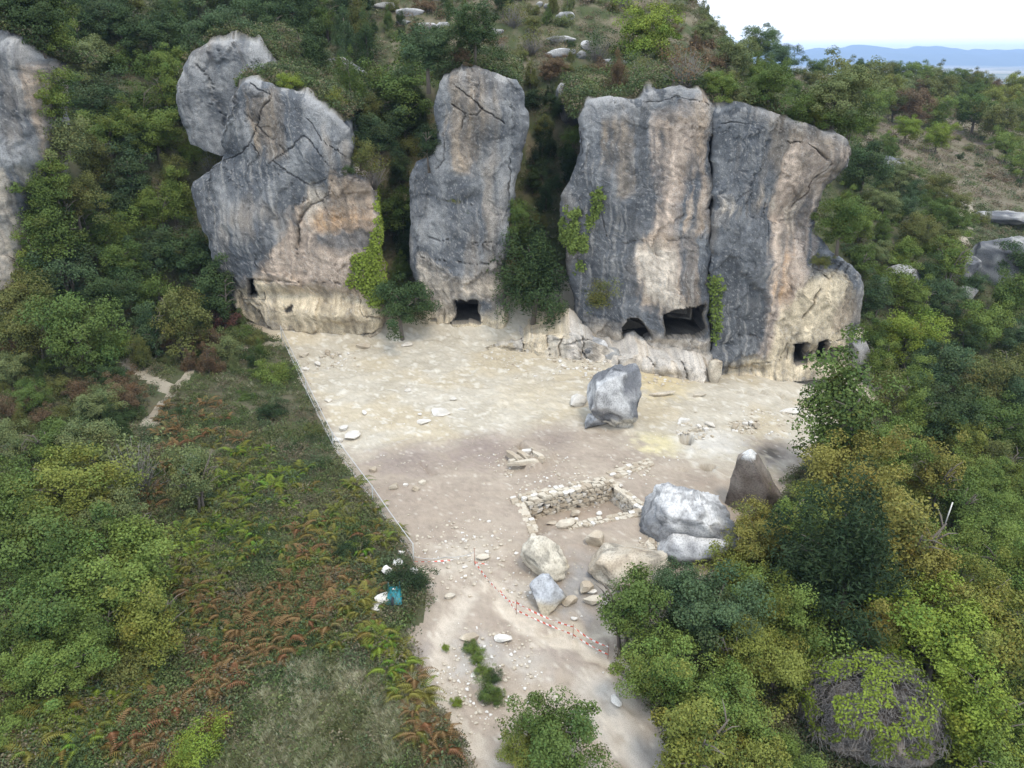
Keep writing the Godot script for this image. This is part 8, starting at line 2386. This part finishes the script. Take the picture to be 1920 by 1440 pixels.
# climbing plants rooted on the rock: leaves set on the face itself
func ivy() -> void:
	for q in [["1", [Vector2(-10.06, 12.92), Vector2(-8.4, 13.32), Vector2(-8.32, 10.43), Vector2(-8.69, 8.04), Vector2(-9.68, 6.39), Vector2(-9.74, 4.08), Vector2(-11.05, 4.26), Vector2(-11.69, 5.72), Vector2(-12.52, 5.7), Vector2(-12.01, 7.98), Vector2(-10.77, 8.41), Vector2(-10.23, 10.4)], 5200, "lime", "bright green ivy hanging down the gully edge of the pointed cliff", 0.0], ["3", [Vector2(4.85, 12.17), Vector2(6.47, 13.41), Vector2(6.37, 11.33), Vector2(5.69, 9.71), Vector2(5.5, 7.29), Vector2(4.43, 6.97), Vector2(3.78, 9.54), Vector2(3.93, 11.32)], 2600, "light", "green ivy patch spread over the gully side of the split cliff", 0.12], ["4", [Vector2(13.6, 7.55), Vector2(14.72, 7.55), Vector2(14.76, 5.22), Vector2(14.69, 2.82), Vector2(13.85, 3.63), Vector2(13.74, 6.01)], 1500, "light", "narrow ivy column climbing the foot of the deep crack", 0.0]]:
		var face: Dictionary = faces[q[0]]
		var poly := PackedVector2Array(q[1])
		var pts: PackedVector3Array = face.v
		var plane: PackedVector2Array = face.plane
		var inside := PackedInt32Array()
		for i in plane.size():
			if in_poly(plane[i] + Vector2(n_b.get_noise_2d(plane[i].x * 2.0, plane[i].y * 2.0), n_f.get_noise_2d(plane[i].x, plane[i].y)) * 0.45, poly) and n_b.get_noise_2d(plane[i].x * 1.5 + 80.0, plane[i].y) > -0.15 - (1.0 if q[5] == 0.0 else 0.0) + q[5]:
				inside.append(i)
		if inside.is_empty():
			continue
		var r := RandomNumberGenerator.new()
		r.seed = 90 + poly.size()
		var v := PackedVector3Array()
		var c := PackedColorArray()
		var idx := PackedInt32Array()
		var base := pts[inside[0]]
		for k in q[2]:
			var p := pts[inside[r.randi() % inside.size()]]
			var j := r.randf_range(0.4, 1.2) * (0.75 + 0.6 * clampf(0.5 + n_b.get_noise_3d(p.x * 2.0, p.y * 2.0, 5.0), 0.0, 1.0))
			leaf(v, c, idx, p - base + Vector3(r.randf_range(-0.15, 0.15), r.randf_range(-0.15, 0.15), r.randf_range(0.0, 0.4)), (Vector3(0, 0.45, 0.8) + rand_dir(r) * 0.5).normalized(), r.randf_range(0.07, 0.13), 0.75, Color(j, j, j, 1), r)
		var o := part("ivy", array_mesh(v, c, idx, false), mats[q[3]])
		o.position = base
		tag(o, q[4], "ivy", "ivy on the cliffs")


# a rounded rock wrapped in dead stems beside the lower trees
func mound() -> void:
	var p := Vector2(13.98, 23.95)
	var o := top("twig_mound", at(p, 0.6))
	tag(o, "big dome of grey dead stems over a rock, lime leaves on its top", "bramble mound")
	var body := part("rock_core", boulder(901, Vector3(2.5, 2.2, 2.1), 40, [], "dark"), mats.rock, o)
	body.position = Vector3(0, 0.3, 0)
	var r := RandomNumberGenerator.new()
	r.seed = 77
	var st := begin()
	for i in 6000:
		var d := rand_dir(r)
		d.y = absf(d.y) * 0.95 + 0.02
		d = d.normalized()
		var a := Vector3(d.x * 2.55, d.y * 2.3 + 0.25, d.z * 2.15) * (1.0 + n_b.get_noise_3d(d.x * 3.0, d.y * 3.0, d.z * 3.0) * 0.24)
		var t := (rand_dir(r) + Vector3.DOWN * 0.5)
		t = (t - d * t.dot(d)).normalized()
		var l := r.randf_range(0.15, 0.6)
		var b := a + t * l + d * r.randf_range(-0.15, 0.3)
		tube(st, [a + d * 0.03, a.lerp(b, 0.5) + d * 0.10, b], [0.011, 0.009, 0.005], 3)
	kind(part("dead_stems", done(st), mats.twig, o), "stuff")
	var v := PackedVector3Array()
	var c := PackedColorArray()
	var idx := PackedInt32Array()
	for i in 26000:
		var d := rand_dir(r)
		var lump := n_b.get_noise_3d(d.x * 3.0, d.y * 3.0, d.z * 3.0)
		if d.y < 0.12 or lump < -0.2 + absf(d.x - 0.1) * 0.2:
			continue
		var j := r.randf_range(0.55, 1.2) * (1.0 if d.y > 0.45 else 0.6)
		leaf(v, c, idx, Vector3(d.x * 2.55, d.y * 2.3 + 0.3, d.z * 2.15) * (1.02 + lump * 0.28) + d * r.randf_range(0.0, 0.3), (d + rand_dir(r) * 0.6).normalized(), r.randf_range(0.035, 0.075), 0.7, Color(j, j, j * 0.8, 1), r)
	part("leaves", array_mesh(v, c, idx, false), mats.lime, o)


func sapling() -> void:
	var p := Vector2(-16.25, 35.85)
	var o := top("white_leaved_sapling", at(p))
	tag(o, "thin sapling with silvery white leaves standing in the orange ferns", "sapling")
	part("trunk", trunk(61, 2.2, 0.03, 12, 0.55), mats.bark, o)
	var r := RandomNumberGenerator.new()
	r.seed = 62
	var v := PackedVector3Array()
	var c := PackedColorArray()
	var idx := PackedInt32Array()
	for i in 900:
		var y := r.randf_range(0.7, 2.6)
		var rad := 0.75 * sqrt(r.randf()) * (1.15 - absf(y - 1.6) * 0.6)
		var a := r.randf() * TAU
		var j := r.randf_range(0.7, 1.3)
		leaf(v, c, idx, Vector3(cos(a) * rad, y, sin(a) * rad), (Vector3.UP * 0.4 + rand_dir(r)).normalized(), r.randf_range(0.025, 0.05), 0.6, Color(j, j, j, 1), r)
	part("leaves", array_mesh(v, c, idx, false), leaf_mat("silver leaves", lin(0.36, 0.37, 0.32)), o)


# ---------------------------------------------------------------- ground cover
func tuft(sd: int, leaves: int, high: float, blade: float, upright: float) -> ArrayMesh:
	var r := RandomNumberGenerator.new()
	r.seed = sd
	var v := PackedVector3Array()
	var c := PackedColorArray()
	var idx := PackedInt32Array()
	for i in leaves:
		var a := r.randf() * TAU
		var q := sqrt(r.randf()) * 0.5
		var j := r.randf_range(0.65, 1.35)
		var col := Color(j * r.randf_range(0.9, 1.15), j, j * r.randf_range(0.85, 1.1), 1)
		if upright > 0.5:
			var b := Vector3(cos(a) * q * 0.5, 0, sin(a) * q * 0.5)
			var e := b + Vector3(cos(a) * 0.35, r.randf_range(0.4, 1.0) * high, sin(a) * 0.35) * r.randf_range(0.6, 1.0)
			var s := Vector3(-sin(a), 0, cos(a)) * blade
			var k := v.size()
			v.append_array([b - s, b + s, b.lerp(e, 0.6) + Vector3(0, 0.06, 0) + s * 0.7, e])
			for n in 4:
				c.append(col)
			idx.append_array([k, k + 1, k + 2, k, k + 2, k + 3])
		else:
			leaf(v, c, idx, Vector3(cos(a) * q, high * pow(r.randf(), 0.7) * (1.0 - q * q * 1.8), sin(a) * q), (Vector3.UP * 0.5 + rand_dir(r)).normalized(), blade * r.randf_range(0.6, 1.3), 0.55, col, r)
	return array_mesh(v, c, idx, false)


func cover() -> void:
	var r := RandomNumberGenerator.new()
	r.seed = 404
	var scrub := [tuft(1, 70, 0.55, 0.07, 0.0), tuft(2, 55, 0.8, 0.055, 0.0), tuft(3, 60, 0.4, 0.06, 0.0)]
	var grass := [tuft(4, 34, 0.8, 0.016, 1.0), tuft(5, 26, 0.6, 0.02, 1.0)]
	var sw := [[], [], []]
	var sc := [PackedColorArray(), PackedColorArray(), PackedColorArray()]
	var gw := [[], []]
	var gc := [PackedColorArray(), PackedColorArray()]
	var tones := [lin(0.060, 0.090, 0.034), lin(0.092, 0.130, 0.042), lin(0.120, 0.132, 0.055), lin(0.150, 0.128, 0.082), lin(0.085, 0.118, 0.055)]
	for i in 165000:
		# denser near the camera, out to the far slope
		var d := 18.0 + 190.0 * pow(r.randf(), 2.4)
		var half := d * 0.86 + 8.0
		var x := r.randf_range(-half, half)
		if x > 190.0 or x < -105.0:
			continue
		var p := Vector2(x, d)
		var wob := p + Vector2(n_b.get_noise_2d(x * 1.5, d * 1.5), n_b.get_noise_2d(x * 1.5 + 9.0, d * 1.5)) * 0.55
		if site_box.has_point(p) and in_poly(wob, site):
			continue
		var a := n_a.get_noise_2d(x * 1.2 + 500.0, d * 1.2)
		var far := clampf((d - 60.0) / 80.0, 0.0, 1.0)
		var b := n_b.get_noise_2d(x * 0.5, d * 0.5 + 30.0)
		var open_hill := d > 74.0 and x < 24.0 and x > -14.0
		var bare := d > 100.0 and x > 46.0
		if (open_hill and a + b < 0.12) or (bare and a + b * 0.6 < 0.25):
			if r.randf() > 0.35:
				continue
		var on_path := false
		for q in trails:
			if q.box.has_point(p) and line_dist(p, q.pts) < q.w * 0.9:
				on_path = true
		if on_path:
			continue
		var is_meadow := in_poly(p + Vector2(n_b.get_noise_2d(x, d + 30.0) * 1.5 + n_a.get_noise_2d(x * 1.3 + 30.0, d * 1.3) * 3.0 + r.randf_range(-0.5, 0.5), n_a.get_noise_2d(x * 1.3 + 30.0, d * 1.3) * 2.0 + r.randf_range(-0.5, 0.5)), meadow)
		var s := r.randf_range(0.45, 1.0) * (1.0 + far * 0.9) * (2.0 if absf(x) > 0.66 * (d * 0.926 + 8.5) + 3.0 else 1.0)
		var basis := Basis.from_euler(Vector3(r.randf_range(-0.2, 0.2), r.randf() * TAU, r.randf_range(-0.2, 0.2)))
		if (is_meadow and r.randf() < 0.9) or r.randf() < 0.22:
			var gs := r.randf_range(0.3, 0.6) * (1.0 + far)
			var k := r.randi() % 2
			gw[k].append(Transform3D(basis.scaled(Vector3.ONE * gs), at(p, -0.02)))
			var g := lin(0.44, 0.43, 0.29).lerp(lin(0.19, 0.215, 0.095), clampf(0.5 + a * 2.2 + r.randf_range(-0.4, 0.4), 0, 1))
			gc[k].append(g if is_meadow else g * 0.75)
			continue
		var k := r.randi() % 3
		var t: Color = tones[clampi(int((a * 0.9 + b * 0.7 + 0.5) * 5.0 + r.randf_range(-1.2, 1.2)), 0, 4)]
		if (open_hill or bare) and r.randf() < 0.6:
			t = lin(0.20, 0.16, 0.11)
		sw[k].append(Transform3D(basis.scaled(Vector3(s, s * r.randf_range(0.6, 1.2), s)), at(p, -0.03)))
		sc[k].append(t * r.randf_range(0.75, 1.3))
	# the shoulders on top of the rocks
	for key in faces:
		if key == "g":
			continue
		var f: Dictionary = faces[key]
		var pts: PackedVector3Array = f.v
		for i in 1500:
			var jj := r.randi_range(f.first, f.last - 1)
			var ii := r.randi_range(8, f.w - 10)
			var kk: int = jj * f.w + ii
			var q := pts[kk].lerp(pts[kk + 1], r.randf()).lerp(pts[kk + f.w].lerp(pts[kk + 1 + f.w], r.randf()), r.randf())
			var k := r.randi() % 3
			var s := r.randf_range(0.5, 1.5)
			sw[k].append(Transform3D(Basis(Vector3.UP, r.randf() * TAU).scaled(Vector3(s, s, s)), q))
			sc[k].append((tones[r.randi() % 5] as Color) * r.randf_range(0.8, 1.4))
	# grass thickens the meadow
	var mb := box_of(meadow, 1.5)
	for i in 9000:
		var p := Vector2(r.randf_range(mb.position.x, mb.end.x), r.randf_range(mb.position.y, mb.end.y))
		if not in_poly(p + Vector2(n_b.get_noise_2d(p.x, p.y + 30.0) * 1.5 + n_a.get_noise_2d(p.x * 1.3 + 30.0, p.y * 1.3) * 3.0 + r.randf_range(-0.5, 0.5), n_a.get_noise_2d(p.x * 1.3 + 30.0, p.y * 1.3) * 2.0 + r.randf_range(-0.5, 0.5)), meadow) or in_poly(p, site):
			continue
		var a := n_a.get_noise_2d(p.x * 2.2 + 500.0, p.y * 2.2)
		var k := r.randi() % 2
		gw[k].append(Transform3D(Basis(Vector3.UP, r.randf() * TAU).scaled(Vector3.ONE * r.randf_range(0.2, 0.45)), at(p, -0.02)))
		gc[k].append(lin(0.52, 0.49, 0.345).lerp(lin(0.20, 0.23, 0.10), clampf(0.45 + a * 2.4 + r.randf_range(-0.4, 0.4), 0, 1)))
	# small ferns between the large ones: more than one could count
	var fw := [[], []]
	var fc := [PackedColorArray(), PackedColorArray()]
	var zone := PackedVector2Array([Vector2(-22.6, 46.88), Vector2(-18.46, 46.67), Vector2(-13.53, 40.95), Vector2(-9.4, 38.66), Vector2(-5.22, 33.27), Vector2(-4.57, 29.87), Vector2(-3.93, 25.99), Vector2(-1.93, 21.53), Vector2(-1.86, 20.21), Vector2(-17.58, 18.96), Vector2(-20.55, 23.94), Vector2(-14.61, 25.68), Vector2(-16.51, 33.5), Vector2(-18.78, 35.21)])
	var zb := box_of(zone, 0.0)
	for i in 1300:
		var p := Vector2(r.randf_range(zb.position.x, zb.end.x), r.randf_range(zb.position.y, zb.end.y))
		if not in_poly(p, zone) or in_poly(p, meadow) or in_poly(p, site) or n_a.get_noise_2d(p.x * 3.0, p.y * 3.0) + r.randf_range(-0.2, 0.2) < 0.0:
			continue
		var k := r.randi() % 2
		var s := r.randf_range(0.3, 0.75)
		fw[k].append(Transform3D(Basis(Vector3.UP, r.randf() * TAU).scaled(Vector3(s, s, s)), at(p, -0.02)))
		var pick := n_a.get_noise_2d(p.x * 1.4 + 33.0, p.y * 1.4) + r.randf_range(-0.35, 0.35) + clampf((28.0 - p.y) * 0.03, -0.3, 0.3)
		fc[k].append(lin(0.22, 0.14, 0.062) if pick > 0.14 else lin(0.20, 0.195, 0.05) if pick > -0.15 else lin(0.13, 0.18, 0.045))
	for k in 2:
		scatter("young_bracken", fern(80 + k), mats.white, fw[k], fc[k])
	for k in 3:
		scatter("undergrowth", scrub[k], mats.white, sw[k], sc[k])
	for k in 2:
		scatter("grass", grass[k], mats.white, gw[k], gc[k])
